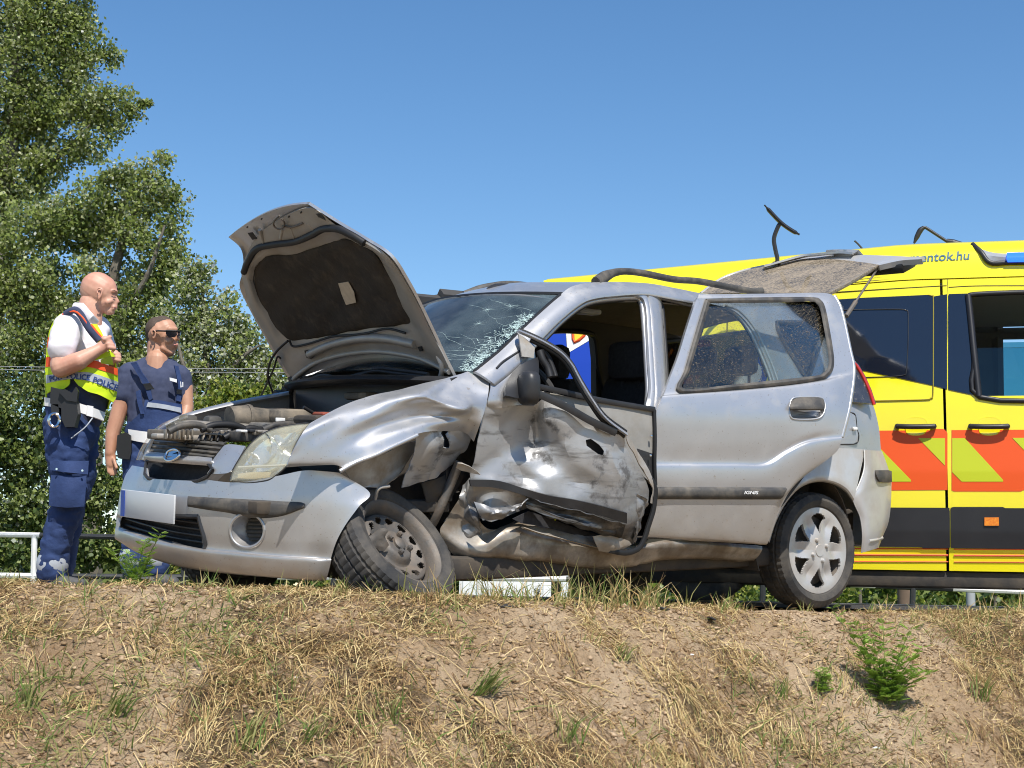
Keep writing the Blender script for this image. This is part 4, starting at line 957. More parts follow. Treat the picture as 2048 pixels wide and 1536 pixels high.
line('loose_bracket', '5', [(370, 850, -.05), (390, 790, -.03), (450, 775, -.04)], side, .007, M['bare'], car)
patch('torn_flange', '5', [[(840, 645, -.04), (880, 655, -.03), (950, 690, -.02)], [(830, 675, -.06), (880, 690, -.05), (970, 708, -.02)]], side, M['bare'], car, (4, 5), .004, crumple=(.006, 12, 4))
line('bent_strut', '5', [(850, 640, -.1), (800, 760, -.14), (740, 900, -.16), (690, 1000, -.2)], side, .02, M['steel_rust'], car)
# front subframe seen behind the wheel
for q in ([(250, 1000, -.35), (420, 960, -.38), (640, 1000, -.4)], [(300, 880, -.3), (500, 900, -.34), (680, 940, -.33)]):
    line('suspension_arm', '5', q, side, .03, M['under'], car)

# ---- crushed front door
DR = [[(1010, 285, -.01), (1120, 318, -.02), (1270, 318, -.03), (1330, 278, .01), (1450, 338, .06), (1600, 424, .10), (1700, 474, .12), (1790, 484, .13)],
 [(990, 400, -.02), (1105, 412, -.05), (1280, 402, -.075), (1335, 388, .005), (1455, 425, .06), (1600, 500, .10), (1715, 535, .125), (1808, 560, .12)],
 [(960, 530, -.03), (1090, 525, -.06), (1285, 520, -.085), (1370, 505, -.005), (1450, 548, .05), (1600, 580, .10), (1735, 640, .13), (1850, 640, .11)],
 [(932, 640, -.05), (1075, 610, -.07), (1190, 628, -.05), (1350, 650, -.015), (1490, 640, .055), (1610, 690, .095), (1770, 715, .13), (1897, 710, .09)],
 [(912, 702, -.06), (1050, 695, -.05), (1215, 728, -.05), (1350, 735, .01), (1520, 755, .045), (1640, 765, .09), (1780, 812, .12), (1937, 800, .07)],
 [(918, 745, -.06), (1060, 745, -.03), (1210, 790, -.02), (1360, 830, .02), (1500, 852, .06), (1650, 884, .09), (1790, 922, .115), (1930, 872, .06)],
 [(930, 795, -.08), (1060, 800, -.05), (1230, 842, -.03), (1360, 890, .01), (1500, 925, .05), (1650, 962, .08), (1790, 1003, .10), (1900, 940, .06)],
 [(938, 860, -.10), (1030, 890, -.05), (1240, 880, -.06), (1370, 930, -.02), (1500, 975, .02), (1640, 1020, .05), (1770, 1060, .06), (1872, 1040, .03)],
 [(960, 960, -.09), (1040, 975, -.03), (1245, 905, -.07), (1380, 960, -.05), (1500, 1005, -.02), (1620, 1042, .02), (1750, 1082, .03), (1850, 1110, .0)]]
fdoor = empty('front_door'); fdoor.parent = car; fdoor['label'] = 'crushed and torn front door skin'
hdl = [(1570, 512), (1600, 505), (1650, 540), (1678, 575), (1672, 600), (1640, 592), (1575, 545)]
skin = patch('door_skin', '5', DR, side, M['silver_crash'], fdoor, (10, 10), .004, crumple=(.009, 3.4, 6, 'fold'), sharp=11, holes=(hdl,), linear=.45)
poly('handle_recess', '5', [(1560, 505), (1600, 498), (1660, 535), (1688, 575), (1680, 610), (1636, 600), (1565, 550)], lambda x, y, off=0: side(x, y, off+.065), M['black'], fdoor, .02)
strip = [[(905, 738, -.045), (1060, 742, -.015), (1210, 785, -.005), (1360, 826, .04), (1500, 850, .08), (1650, 884, .11), (1800, 925, .13)], [(912, 775, -.045), (1060, 785, -.015), (1222, 828, -.005), (1360, 872, .035), (1500, 902, .075), (1650, 940, .10), (1800, 985, .12)]]
patch('door_strip', '5', strip, side, M['black'], fdoor, (3, 6), .012)
darkm = pmat('shaded_scraped_metal', (.15, .145, .14), (.05, .048, .045), 6, lo=.4, hi=.6, stretch=(1.5, 1.5, 6), rough=.35, metal=.6, dirt_or_glare=((.02, .018, .016), 9, .45, .6, .9))  # black grime, with the lower door's deep shade put into its colour
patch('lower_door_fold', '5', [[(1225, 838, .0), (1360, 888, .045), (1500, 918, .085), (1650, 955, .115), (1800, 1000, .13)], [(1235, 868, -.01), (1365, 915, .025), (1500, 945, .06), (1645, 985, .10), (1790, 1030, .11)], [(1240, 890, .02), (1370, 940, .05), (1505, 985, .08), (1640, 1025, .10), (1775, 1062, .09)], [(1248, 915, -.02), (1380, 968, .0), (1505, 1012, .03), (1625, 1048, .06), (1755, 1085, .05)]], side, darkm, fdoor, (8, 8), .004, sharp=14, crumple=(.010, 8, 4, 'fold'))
sheet('door_bottom_gap', '5', [(1240, 915), (1380, 965), (1505, 1010), (1625, 1048), (1700, 1075), (1660, 1090), (1500, 1050), (1330, 1005), (1200, 985), (1150, 960)], side, M['seat'], fdoor, -.035, .004)  # black sheet standing in for the shade in the gap below the door
# torn lower front flap and folded sill skin
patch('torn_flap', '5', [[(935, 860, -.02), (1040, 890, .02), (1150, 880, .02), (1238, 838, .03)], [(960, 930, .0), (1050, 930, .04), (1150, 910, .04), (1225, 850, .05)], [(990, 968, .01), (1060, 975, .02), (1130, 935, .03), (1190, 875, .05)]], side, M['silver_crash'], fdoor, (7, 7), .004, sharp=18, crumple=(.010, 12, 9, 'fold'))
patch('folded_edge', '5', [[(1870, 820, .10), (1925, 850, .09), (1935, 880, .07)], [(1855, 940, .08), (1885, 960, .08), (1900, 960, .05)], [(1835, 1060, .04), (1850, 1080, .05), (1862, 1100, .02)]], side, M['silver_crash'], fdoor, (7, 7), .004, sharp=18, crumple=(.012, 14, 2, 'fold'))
patch('folded_edge', '5', [[(1790, 484, .13), (1805, 520, .12), (1850, 610, .10), (1900, 700, .09), (1945, 790, .07), (1935, 870, .06)], [(1800, 470, .10), (1825, 520, .09), (1872, 600, .07), (1925, 690, .06), (1962, 790, .04), (1950, 880, .03)]], side, M['bare'], fdoor, (3, 6), .004, crumple=(.004, 14, 1))
patch('hinge_bracket', '5', [[(1610, 1060, .06), (1680, 1052, .06), (1800, 1080, .06), (1830, 1105, .05)], [(1625, 1100, .06), (1700, 1105, .07), (1770, 1120, .06), (1800, 1120, .05)], [(1645, 1145, .05), (1700, 1150, .05), (1750, 1140, .05), (1790, 1128, .05)]], side, M['bare'], fdoor, (4, 4), .004, crumple=(.004, 14, 6))
# inner door shell, grey, framed in black
patch('inner_panel', '5', [[(1300, 235, -.02), (1500, 275, -.01), (1720, 315, .0), (1955, 350, .0)], [(1350, 300, -.02), (1560, 360, -.01), (1750, 430, .0), (1955, 470, .0)], [(1500, 430, -.02), (1650, 500, -.01), (1800, 560, .0), (1958, 620, .0)], [(1650, 600, -.02), (1750, 640, -.01), (1850, 690, .0), (1960, 780, .0)]], side, pmat('grey_door_trim', (.30, .29, .27), (.24, .23, .21), 8, rough=.6, dirt_or_glare=((.2, .17, .13), 10, .5, .8, .6)), fdoor, (5, 5), .02)
line('window_slot_trim', '5', [(1290, 205, .02), (1450, 240, .02), (1650, 285, .02), (1960, 338, .02)], side, .011, M['black'], fdoor, 5, 6, (.7, 1.2))
line('window_slot_trim', '5', [(1300, 250, .04), (1450, 320, .08), (1600, 405, .12), (1740, 470, .14)], side, .014, M['black'], fdoor, 5, 6, (.6, 1.3))
line('edge_seal', '5', [(1958, 340, .02), (1962, 500, .02), (1960, 650, .02), (1965, 770, .02)], side, .009, M['rubber_clean'], fdoor)
line('edge_seal', '5', [(1880, 640, .05), (1930, 720, .05), (1962, 790, .05), (1955, 900, .05), (1925, 1000, .05), (1895, 1090, .05), (1860, 1135, .05), (1790, 1155, .05), (1700, 1140, .05)], side, .012, M['rubber_clean'], fdoor, 5, 6, (.8, 1.1))
poly('latch_cavity', '5', [(1860, 560), (1950, 590), (1958, 760), (1940, 760), (1900, 690)], lambda x, y, off=0: side(x, y, off+.012), M['black'], fdoor, .01)
for q in ((1940, 490), (1935, 600), (1938, 740)):
    cbox('bolt', side(*zp('5', *q), .03), (.012, .012, .012), M['chrome'], fdoor, .004)
# bent window frame
FRM = [(735, 485, .03), (830, 525, .05), (930, 575, .07), (1030, 640, .09), (1100, 720, .10), (1160, 830, .11), (1240, 960, .12), (1330, 1080, .13), (1470, 1185, .13)]
line('window_frame', '6', FRM, side, .018, M['silver'], fdoor, 6, 6, (1.3, .5))
line('window_frame_seal', '6', [(x-10, y+22, o_-.012) for x, y, o_ in FRM[1:]], side, .009, M['rubber_clean'], fdoor, 6)
line('window_frame_seal', '6', [(x+6, y-14, o_-.008) for x, y, o_ in FRM], side, .007, M['rubber_clean'], fdoor, 6)
patch('window_corner', '6', [[(738, 505, .04), (790, 540, .04), (850, 600, .04)], [(750, 580, .035), (795, 610, .035), (845, 640, .035)], [(762, 660, .03), (800, 664, .03), (842, 670, .03)]], side, M['bare'], fdoor, (4, 4), .006)
line('hanging_seal', '6', [(885, 620, .05), (905, 680, .05), (940, 740, .05), (958, 800, .05)], side, .016, M['rubber_clean'], fdoor)
line('hanging_seal', '6', [(905, 615, .04), (950, 680, .04), (985, 770, .04), (992, 795, .04)], side, .012, M['rubber_clean'], fdoor)
# scuttle side below the windscreen pillar
patch('scuttle_panel', '5', [[(930, 128, -.04), (1020, 100, -.03), (1130, 50, -.02), (1260, -60, -.01)], [(1022, 180, -.01), (1080, 180, -.005), (1150, 130, .0), (1270, -20, .0)], [(1010, 290, -.015), (1060, 280, -.01), (1110, 260, -.01), (1280, 60, -.02)], [(1010, 330, -.03), (1080, 330, -.02), (1130, 320, -.03), (1290, 300, -.04)]], side, M['silver'], car, (6, 6), .006)
line('scuttle_crease', '6', [(590, 740, .004), (640, 690, .004), (750, 620, .004)], side, .005, M['black'], car)
# door mirror
mir = empty('door_mirror'); mir.parent = car
patch('mirror_base', '6', [[(700, 770, .02), (780, 705, .03), (870, 665, .03)], [(650, 860, .02), (760, 830, .04), (868, 800, .03)], [(645, 930, .02), (750, 950, .03), (860, 960, .02)]], side, M['black'], mir, (4, 4), .02)
mc = side(*zp('6', 812, 875), .07)
v, f = [], []
bmm = bmesh.new(); bmesh.ops.create_uvsphere(bmm, u_segments=20, v_segments=14, radius=1)
for q in bmm.verts:
    x, y, z_ = q.co; k4 = (abs(x)**3.2+abs(y)**3.2+abs(z_)**3.2)**(-1/3.2); x, y, z_ = x*k4, y*k4, z_*k4; x = max(x, -.5); q.co = Vector((mc[0]+x*.042, mc[1]+y*.055, mc[2]+z_*.072))
bmobj('mirror_shell', bmm, M['black'], mir)
# sill below the crushed door, torn and muddy
SL = [[(880, 800, -.12), (1010, 1020, -.10), (1200, 960, -.12), (1400, 980, -.08), (1620, 1060, -.03), (1830, 1110, -.01), (2060, 1080, .0), (2480, 1105, .0), (2575, 1115, .0)],
 [(780, 960, -.16), (960, 1050, -.12), (1180, 1010, -.06), (1400, 1040, -.04), (1620, 1100, .0), (1830, 1130, .01), (2060, 1100, .015), (2480, 1130, .015), (2575, 1138, .012)],
 [(740, 1040, -.16), (900, 1120, -.10), (1150, 1110, -.05), (1400, 1120, -.02), (1620, 1150, .0), (1830, 1150, .005), (2060, 1140, .005), (2480, 1165, .005), (2560, 1165, .005)],
 [(800, 1150, -.16), (920, 1175, -.10), (1150, 1180, -.06), (1400, 1205, -.03), (1620, 1235, -.02), (1830, 1225, -.02), (2060, 1185, -.015), (2480, 1200, -.015), (2540, 1190, -.015)],
 [(850, 1195, -.16), (930, 1198, -.14), (1150, 1198, -.12), (1400, 1222, -.12), (1620, 1245, -.10), (1830, 1232, -.10), (2060, 1192, -.10), (2480, 1206, -.10), (2540, 1196, -.10)]]
SLmat = pmat('sill_paint_muddy', (.36, .335, .30), (.20, .165, .125), 4, lo=.4, hi=.6, rough=.4, metal=.45, coat=.3, bump=.08, bscale=40, dirt_or_glare=((.12, .088, .058), 7, .42, .6, .85))
patch('sill', '5', SL, side, SLmat, car, (8, 9), .005, crumple=(.005, 7, 11, 'fold'), sharp=20)
line('sill_flange', '5', [(850, 1190, -.14), (1150, 1195, -.13), (1400, 1215, -.12), (1700, 1245, -.11), (2060, 1195, -.1), (2500, 1210, -.1)], side, .010, M['under'], car)
line('torn_sill_skin', '5', [(1210, 1010, -.02), (1300, 1040, .0), (1420, 1070, .01), (1560, 1105, .02), (1640, 1125, .03)], side, .011, M['bare'], car, 6, 6, (1.8, .4))
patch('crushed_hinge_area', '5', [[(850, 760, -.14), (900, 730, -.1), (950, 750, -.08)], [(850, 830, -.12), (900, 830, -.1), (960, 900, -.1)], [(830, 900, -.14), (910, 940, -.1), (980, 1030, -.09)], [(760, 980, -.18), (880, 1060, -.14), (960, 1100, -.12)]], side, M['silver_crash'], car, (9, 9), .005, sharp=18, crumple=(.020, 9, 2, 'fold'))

# ---- rear door, standing ajar
RDR = [[(400, 372), (440, 371), (700, 368), (1000, 364), (1200, 360), (1290, 366), (1325, 384)],
 [(392, 395, .006), (440, 394, .006), (700, 390, .006), (1000, 388, .006), (1200, 385, .006), (1300, 400, .006), (1352, 425)],
 [(376, 430, .004), (430, 428, .004), (700, 425, .0), (1000, 420, .0), (1200, 425, .0), (1300, 450, .004), (1372, 480)],
 [(320, 600), (370, 600), (660, 590), (980, 585), (1220, 585), (1320, 590), (1402, 605)],
 [(265, 780), (320, 780), (640, 780), (980, 775), (1240, 770), (1345, 765), (1432, 750)],
 [(205, 940), (265, 940), (640, 930), (980, 920), (1235, 900), (1350, 880), (1452, 850)],
 [(165, 1052), (260, 1042), (640, 1018), (1000, 985), (1235, 952), (1350, 925), (1458, 900)],
 [(150, 1075, .012), (258, 1068, .014), (640, 1045, .014), (1000, 1015, .014), (1235, 985, .014), (1345, 965, .012), (1456, 945, .0)],
 [(108, 1200, .008), (258, 1195, .012), (640, 1185, .012), (1000, 1170, .012), (1235, 1150, .012), (1330, 1140, .01), (1425, 1150, .0)],
 [(98, 1380, .0), (258, 1375, .006), (640, 1365, .006), (1000, 1335, .006), (1150, 1312, .006), (1270, 1290, .004), (1390, 1270, .0)],
 [(108, 1522, .0), (258, 1522), (640, 1522), (850, 1518), (1000, 1436), (1150, 1368), (1376, 1338)],
 [(108, 1540, .018), (258, 1540, .018), (640, 1541, .018), (860, 1537, .018), (1005, 1456, .018), (1155, 1390, .018), (1374, 1360, .008)],
 [(106, 1625, .022), (258, 1626, .022), (640, 1626, .022), (835, 1620, .022), (985, 1555, .022), (1130, 1495, .02), (1332, 1455, .006)],
 [(104, 1725, .014), (258, 1727, .016), (640, 1730, .016), (800, 1730, .016), (930, 1715, .015), (1020, 1695, .012), (1090, 1640, .0)],
 [(98, 1815, .01), (258, 1818, .012), (640, 1825, .012), (760, 1827, .012), (860, 1830, .012), (920, 1825, .01), (976, 1795, .0)],
 [(60, 2005, .0), (200, 2009), (500, 2025), (650, 2035), (760, 2045), (830, 2055), (882, 2045, -.004)],
 [(40, 2040, -.02), (190, 2044, -.02), (500, 2060, -.02), (650, 2068, -.02), (760, 2074, -.02), (820, 2078, -.02), (862, 2081, -.02)]]
wnd = [(452, 412), (700, 406), (1000, 402), (1180, 402), (1225, 420), (1250, 460), (1272, 560), (1300, 720), (1312, 820), (1304, 885), (1275, 922), (1225, 945), (1000, 978), (640, 1010), (275, 1034), (310, 900), (370, 690)]
hd = [(1020, 1140), (1035, 1090), (1075, 1074), (1200, 1072), (1250, 1085), (1264, 1130), (1250, 1190), (1200, 1222), (1060, 1224), (1025, 1200)]
rdoor = empty('rear_door'); rdoor.parent = car; rdoor['label'] = 'rear side door standing ajar'
patch('door_skin', '7', RDR, rd, M['silver'], rdoor, (7, 12), .025, holes=(wnd, hd), tofs=-1, sharp=45)
def rim(name, z, pts, fn, off, r, mat, par, sq=None, sp=4): return line(name, z, [(*p, off) for p in pts]+[(*pts[0], off)], fn, r, mat, par, sp, 8, sq)
# rubber surround as a flat band
c_ = (860, 690)
def band(name, z, pts, c, k0, k1, fn, off, mat, par, th=.012, n=(2, 4)):
    P = pts+[pts[0]]
    def sc(p, k):
        d = np.array(p, float)-np.array(c); L = np.linalg.norm(d); return tuple(np.array(c)+d*(L+k)/L)
    return patch(name, z, [[(*sc(p, k0), off) for p in P], [(*sc(p, (k0+k1)/2), off+.006) for p in P], [(*sc(p, k1), off) for p in P]], fn, mat, par, n, th)
band('window_surround', '7', wnd, c_, 7, -24, rd, .004, M['black_dusty'], rdoor)
patch('window_glass', '7', [[(455, 425), (820, 415), (1205, 425)], [(400, 600), (820, 590), (1280, 590)], [(340, 800), (800, 790), (1312, 800)], [(285, 1028), (760, 995), (1285, 925)]], lambda x, y, off=0: rd(x, y, off-.012), M['glass_mud'], rdoor, (4, 5), .004)
patch('handle_recess', '7', [[(*p, .002) for p in hd+[hd[0]]], [(1140+(x-1140)*.9, 1155+(y-1155)*.85, -.03) for x, y in hd+[hd[0]]], [(1140+(x-1140)*.1, 1155+(y-1155)*.1, -.04) for x, y in hd+[hd[0]]]], rd, M['silver'], rdoor, (3, 4), .004)
rim('handle_rim', '7', hd, rd, .012, .005, M['silver'], rdoor)
patch('door_handle', '7', [[(1030, 1102, .02), (1080, 1078, .022), (1140, 1075, .024), (1200, 1078, .022), (1252, 1092, .02)], [(1024, 1130, .03), (1080, 1118, .04), (1140, 1116, .042), (1200, 1118, .04), (1258, 1128, .03)], [(1024, 1152, .03), (1080, 1152, .042), (1140, 1152, .044), (1200, 1152, .042), (1258, 1152, .03)], [(1030, 1160, .01), (1080, 1160, .012), (1140, 1160, .012), (1200, 1160, .012), (1254, 1160, .01)]], rd, M['black_dusty'], rdoor, (3, 4), .006)
patch('door_strip', '8', [[(118, 328, .014), (500, 329, .014), (960, 331, .014), (978, 335, .012)], [(118, 340, .028), (500, 341, .028), (950, 343, .028), (972, 346, .014)], [(118, 380, .028), (500, 382, .028), (935, 382, .028), (955, 380, .014)], [(116, 397, .012), (500, 398, .012), (925, 398, .012), (938, 396, .012)]], rd, M['black_dusty'], rdoor, (3, 5), .012)
text_on('model_lettering', 'IGNIS', '8', (712, 369), (808, 370), 22, rd, .038, M['text_white'], rdoor, bold=.015, shear=.2)
line('door_edge', '7', [(1325, 384, -.012), (1372, 480, -.012), (1432, 750, -.012), (1458, 900, -.012), (1425, 1150, -.012), (1376, 1345, -.012)], rd, .011, M['silver'], rdoor)
patch('door_trim', '7', [[(190, 1060, -.05), (700, 1030, -.05), (1420, 920, -.05)], [(130, 1500, -.06), (700, 1500, -.06), (1300, 1330, -.06)], [(90, 1980, -.05), (450, 2000, -.05), (800, 2030, -.05)]], rd, M['dark'], rdoor, (4, 4), .03)

# ---- rear quarter
QR = [[(470, 432, -.0), (640, 425), (800, 422), (1000, 428), (1150, 440), (1290, 470, -.02)],
 [(640, 482), (740, 500), (860, 512), (1000, 520), (1150, 540), (1322, 560, -.02)],
 [(760, 605), (830, 612), (920, 622), (1050, 640), (1200, 660), (1372, 680, -.03)],
 [(850, 785), (920, 792), (1000, 800), (1120, 812), (1270, 830), (1455, 850, -.04)],
 [(918, 962), (990, 972), (1090, 985), (1230, 1000), (1370, 1005), (1530, 1000, -.05)],
 [(955, 1100), (1020, 1100), (1120, 1105), (1250, 1110), (1400, 1115), (1590, 1122, -.05)],
 [(985, 1250), (1050, 1255), (1150, 1260), (1280, 1265), (1420, 1275), (1630, 1280, -.05)],
 [(1000, 1420), (1070, 1422), (1170, 1424), (1300, 1426), (1440, 1430), (1645, 1440, -.04)]]
qg = [(935, 560), (1100, 562), (1258, 590), (1230, 700), (1185, 850), (1140, 938), (1060, 830), (950, 640)]
quarter = patch('rear_quarter', '7', QR, lambda x, y, off=0: side(x, y, off-.012), M['silver'], car, (8, 9), .02, holes=(qg,), tofs=-1)
patch('quarter_glass', '7', [[(925, 550), (1090, 555), (1265, 585)], [(960, 660), (1080, 680), (1245, 700)], [(1080, 850), (1120, 860), (1195, 860)], [(1130, 945), (1140, 948), (1150, 945)]], lambda x, y, off=0: side(x, y, off-.022), M['glass'], quarter, (4, 4), .004)
band('glass_surround', '7', qg, (1110, 720), 8, -12, lambda x, y, off=0: side(x, y, off-.010), .0, M['black'], quarter)
for dx, o_ in ((-34, -.03), (-12, -.02), (14, -.012)):
    line('door_opening_flange', '7', [(560+dx, 445, o_), (660+dx, 482, o_), (770+dx, 605, o_), (858+dx, 785, o_), (925+dx, 962, o_), (980+dx, 1200, o_)], side, .009, M['silver'], car)
line('door_opening_seal', '7', [(500, 462, -.04), (600, 480, -.04), (700, 560, -.04), (800, 740, -.04), (870, 930, -.04)], side, .011, M['rubber_clean'], car)
sheet('tail_lamp', '7', [(1452, 838), (1475, 862), (1520, 940), (1560, 1030), (1592, 1126), (1500, 1120), (1432, 1112), (1444, 1000), (1452, 900)], lambda x, y, off=0: side(x, y, off-.02), M['smoke_lamp'], car, .0, .02)
line('tail_lamp_edge', '7', [(1455, 838, .004), (1482, 865, .004), (1527, 943, .004), (1567, 1033, .004), (1597, 1126, .004)], side, .010, M['red_lamp'], car)
flap = poly('fuel_flap', '7', [(1340, 1180), (1440, 1180), (1470, 1200), (1480, 1290), (1490, 1330), (1485, 1375), (1460, 1390), (1340, 1392)], lambda x, y, off=0: side(x, y, off-.012), M['silver'], car, .006, .006)
line('flap_gap', '7', [(1360, 1180, -.010), (1440, 1180, -.010), (1470, 1200, -.010), (1480, 1290, -.010), (1492, 1330, -.010), (1487, 1375, -.010), (1460, 1392, -.010), (1350, 1394, -.010)], side, .004, M['black'], flap)
cbox('flap_buffer', side(*zp('7', 1468, 1288), .004), (.03, .015, .018), M['white'], flap, .006)
# rear wheel arch and bumper
RI = [(880, 700), (925, 560), (1000, 420), (1100, 318), (1215, 283), (1320, 300), (1400, 350), (1455, 425)]
RO = [(840, 600), (880, 450), (960, 300), (1090, 160), (1260, 60), (1400, 58), (1530, 66), (1530, 80)]
arch = patch('rear_arch_panel', '8', [[(*p, -.02) for p in RI], [(a[0]*.93+b[0]*.07, a[1]*.93+b[1]*.07, .012) for a, b in zip(RI, RO)], [(a[0]*.6+b[0]*.4, a[1]*.6+b[1]*.4, .004) for a, b in zip(RI, RO)], [(*p, -.012) for p in RO]], side, M['silver_dirty'], car, (4, 7), .006)
BI = [(1530, 66), (1526, 200), (1485, 318), (1448, 385), (1462, 440), (1500, 530), (1515, 650), (1508, 770)]
BO = [(1648, 76, -.045), (1690, 190, -.05), (1710, 270, -.06), (1713, 320, -.07), (1706, 470, -.08), (1690, 570, -.08), (1655, 655, -.07), (1625, 735, -.06)]
rb = patch('rear_bumper', '8', [[(x, y, -.004) for x, y in BI], [(a[0]*.75+b[0]*.25, a[1]*.75+b[1]*.25, .006) for a, b in zip(BI, BO)], [(a[0]*.4+b[0]*.6, a[1]*.4+b[1]*.6, -.012) for a, b in zip(BI, BO)], [(a[0]*.12+b[0]*.88, a[1]*.12+b[1]*.88, -.035) for a, b in zip(BI, BO)], list(BO)], side, M['silver_dirty'], car, (5, 6), .006)
# the rear face of the bumper and hatch sill, out of sight
v, f = [], []
ends = [side(*zp('8', *q[:2]), q[2]) for q in BO]
for P in ends:
    for s in np.linspace(1, -1, 11): v.append((P[0]-.10*(1-s*s), P[1]*s, P[2]))
f = [(i*11+j, i*11+j+1, (i+1)*11+j+1, (i+1)*11+j) for i in range(len(ends)-1) for j in range(10)]
solid(mkobj('bumper_rear_face', v, f, M['silver_dirty'], rb), .006)
cbox('hatch_sill', (-.60, 0, .72), (.06, 1.2, .10), M['dark'], bev=.02)
patch('bumper_reflector', '8', [[(1598, 209, -.004), (1650, 208, -.016), (1690, 208, -.035), (1711, 214, -.055)], [(1612, 250, .004), (1655, 250, -.006), (1692, 250, -.025), (1712, 252, -.048)], [(1632, 284, -.004), (1660, 289, -.014), (1692, 289, -.033), (1713, 286, -.055)]], side, M['black_dusty'], rb, (3, 4), .012)
line('bumper_lip', '8', [(1560, 690, .0), (1600, 683, -.02), (1650, 668, -.06)], side, .010, M['silver_dirty'], rb)
line('bumper_seam', '8', [(1532, 66, .0), (1529, 200, .0), (1488, 318, .0), (1450, 382, .0)], side, .0035, M['white'], rb)
# wheel housings
def housing(x, sgn, r, name='wheel_housing'):
    v, f = [], []
    A = np.linspace(math.radians(-25), math.radians(205), 24); ys = (.76*sgn, .40*sgn)
    for a in A:
        for y in ys: v.append((x+r*math.cos(a), y, .33+r*math.sin(a)))
    n = len(A); f = [(2*i, 2*i+1, 2*i+3, 2*i+2) for i in range(n-1)]
    v.append((x, ys[1], .33)); k = len(v)-1
    f += [(2*i+1, k, 2*i+3) for i in range(n-1)]
    solid(mkobj(name, v, f, M['under'], car), .006)
housing(0, 1, .345); housing(0, -1, .345); housing(2.36, -1, .34)

# ---- tailgate, open
TG = [[(1290, 364), (1400, 306), (1500, 250), (1630, 172), (1780, 140), (1925, 130)],
      [(1150, 364), (1270, 300), (1380, 235), (1520, 155), (1680, 122), (1880, 118)],
      [(900, 364), (1030, 290), (1160, 215), (1330, 135), (1500, 108), (1720, 108)],
      [(650, 364), (780, 285), (930, 215), (1130, 130), (1320, 98), (1500, 100)],
      [(415, 372), (560, 268), (720, 212), (900, 172), (1120, 115), (1350, 93)]]
tgt = empty('tailgate'); tgt.parent = car; tgt['label'] = 'open tailgate spattered with mud'
tgfn = lambda x, y, off=0.0: tg(x, y, off)
patch('tailgate_glass', '7', [r[:4] for r in TG], tgfn, M['glass_mud_heavy'], tgt, (5, 6), .006)
patch('tailgate_panel', '7', [r[3:] for r in TG], tgfn, M['silver_dirty'], tgt, (5, 5), .03, tofs=-1)
line('tailgate_frame', '7', [(*q, -.012) for q in TG[0]], tg, .018, M['silver_dirty'], tgt, 5, 8, (1.3, .8))
line('tailgate_frame', '7', [(*q, -.012) for q in TG[-1]], tg, .014, M['silver_dirty'], tgt)
patch('rear_spoiler', '7', [[(840, 188, .01), (1100, 120, .012), (1200, 106, .012), (1350, 90, .01), (1460, 96, .01)], [(850, 178, .03), (1100, 108, .035), (1200, 98, .035), (1350, 84, .035), (1450, 90, .03)]], tg, M['silver_dirty'], tgt, (3, 5), .012)
MB().box(tg(*zp('7', 1690, 185), -.045), (.13, .30, .06), np.array(Matrix.Rotation(math.radians(24), 3, 'Y')), .02).build('plate_recess', M['black'], tgt)
line('latch', '7', [(1850, 140, -.02), (1880, 160, -.03)], tg, .012, M['black'], tgt)
# rear wiper standing up from the glass
wb = tg(*zp('7', 930, 165), .01)
wp = [zp('7', 930, 165), zp('7', 938, 130), zp('a', 255, 430), zp('a', 245, 350), zp('a', 272, 270), zp('a', 290, 240)]
Pw = [CAR.plane(x, y, wb, np.array((.70, .71, 0.0))) for x, y in wp]
wi = MB(); wi.tube(spline(Pw, 4), [.024, .026]+[.013]*19, 8); wip = wi.build('rear_wiper', M['black'], tgt)
P1 = [CAR.plane(*zp('a', x, y), wb, np.array((.70, .71, 0.0))) for x, y in ((176, 108), (235, 175), (300, 240), (370, 290), (430, 322))]
MB().tube(spline(P1, 4), [.006]*2+[.016]*13+[.008]*2, 8, True, (1.5, .8)).build('wiper_blade', M['black'], tgt)
# gas strut
sa = yp(.60)(*zp('7', 1408, 520)); sb = tg(*zp('7', 1628, 185), -.02); mid = sa*.72+sb*.28
MB().tube([sa, mid], .012, 8).tube([mid, sb], .006, 8).build('gas_strut', M['steel_rust'], tgt)
# ---- wheels: local axis +y points outwards, centre at the origin
def axis_mat(c, n, up=(0, 0, 1)):
    n = Vector(n).normalized(); u = Vector(up); x = n.cross(u).normalized(); z_ = x.cross(n).normalized()
    return Matrix(((x.x, n.x, z_.x, c[0]), (x.y, n.y, z_.y, c[1]), (x.z, n.z, z_.z, c[2]), (0, 0, 0, 1)))
def tyre_mesh(R=.29, w=.185, rr=.195, seg=168):
    h = w/2
    prof = [(-h*.72, rr), (-h*.92, rr+.012), (-h*1.04, (R+rr)/2), (-h*.98, R-.03), (-h*.86, R-.010), (-h*.62, R-.002), (-h*.56, R-.007), (-h*.50, R-.007), (-h*.44, R), (-h*.06, R+.001), (-h*.03, R-.009), (h*.03, R-.009), (h*.06, R+.001),
            (h*.44, R), (h*.50, R-.007), (h*.56, R-.007), (h*.62, R-.002), (h*.86, R-.010), (h*.98, R-.03), (h*1.04, (R+rr)/2), (h*1.01, (R+rr)/2-.012), (h*.92, rr+.012), (h*.72, rr)]
    v, f = lathegeo(prof, seg); n = len(prof); v = [list(p) for p in v]
    for k in range(seg):
        cut = (k % 3 == 0)
        for i, (y, r) in enumerate(prof):
            if i in (4, 5, 8, 9, 12, 13, 16, 17):
                kk = k if i in (5, 8, 13, 16) else k
                if (kk % 3 == 0) if i not in (8, 9, 12, 13) else (kk % 3 == 1):
                    s = (r-.0042)/r; p = v[k*n+i]; p[0] *= s; p[2] *= s
    return v, f
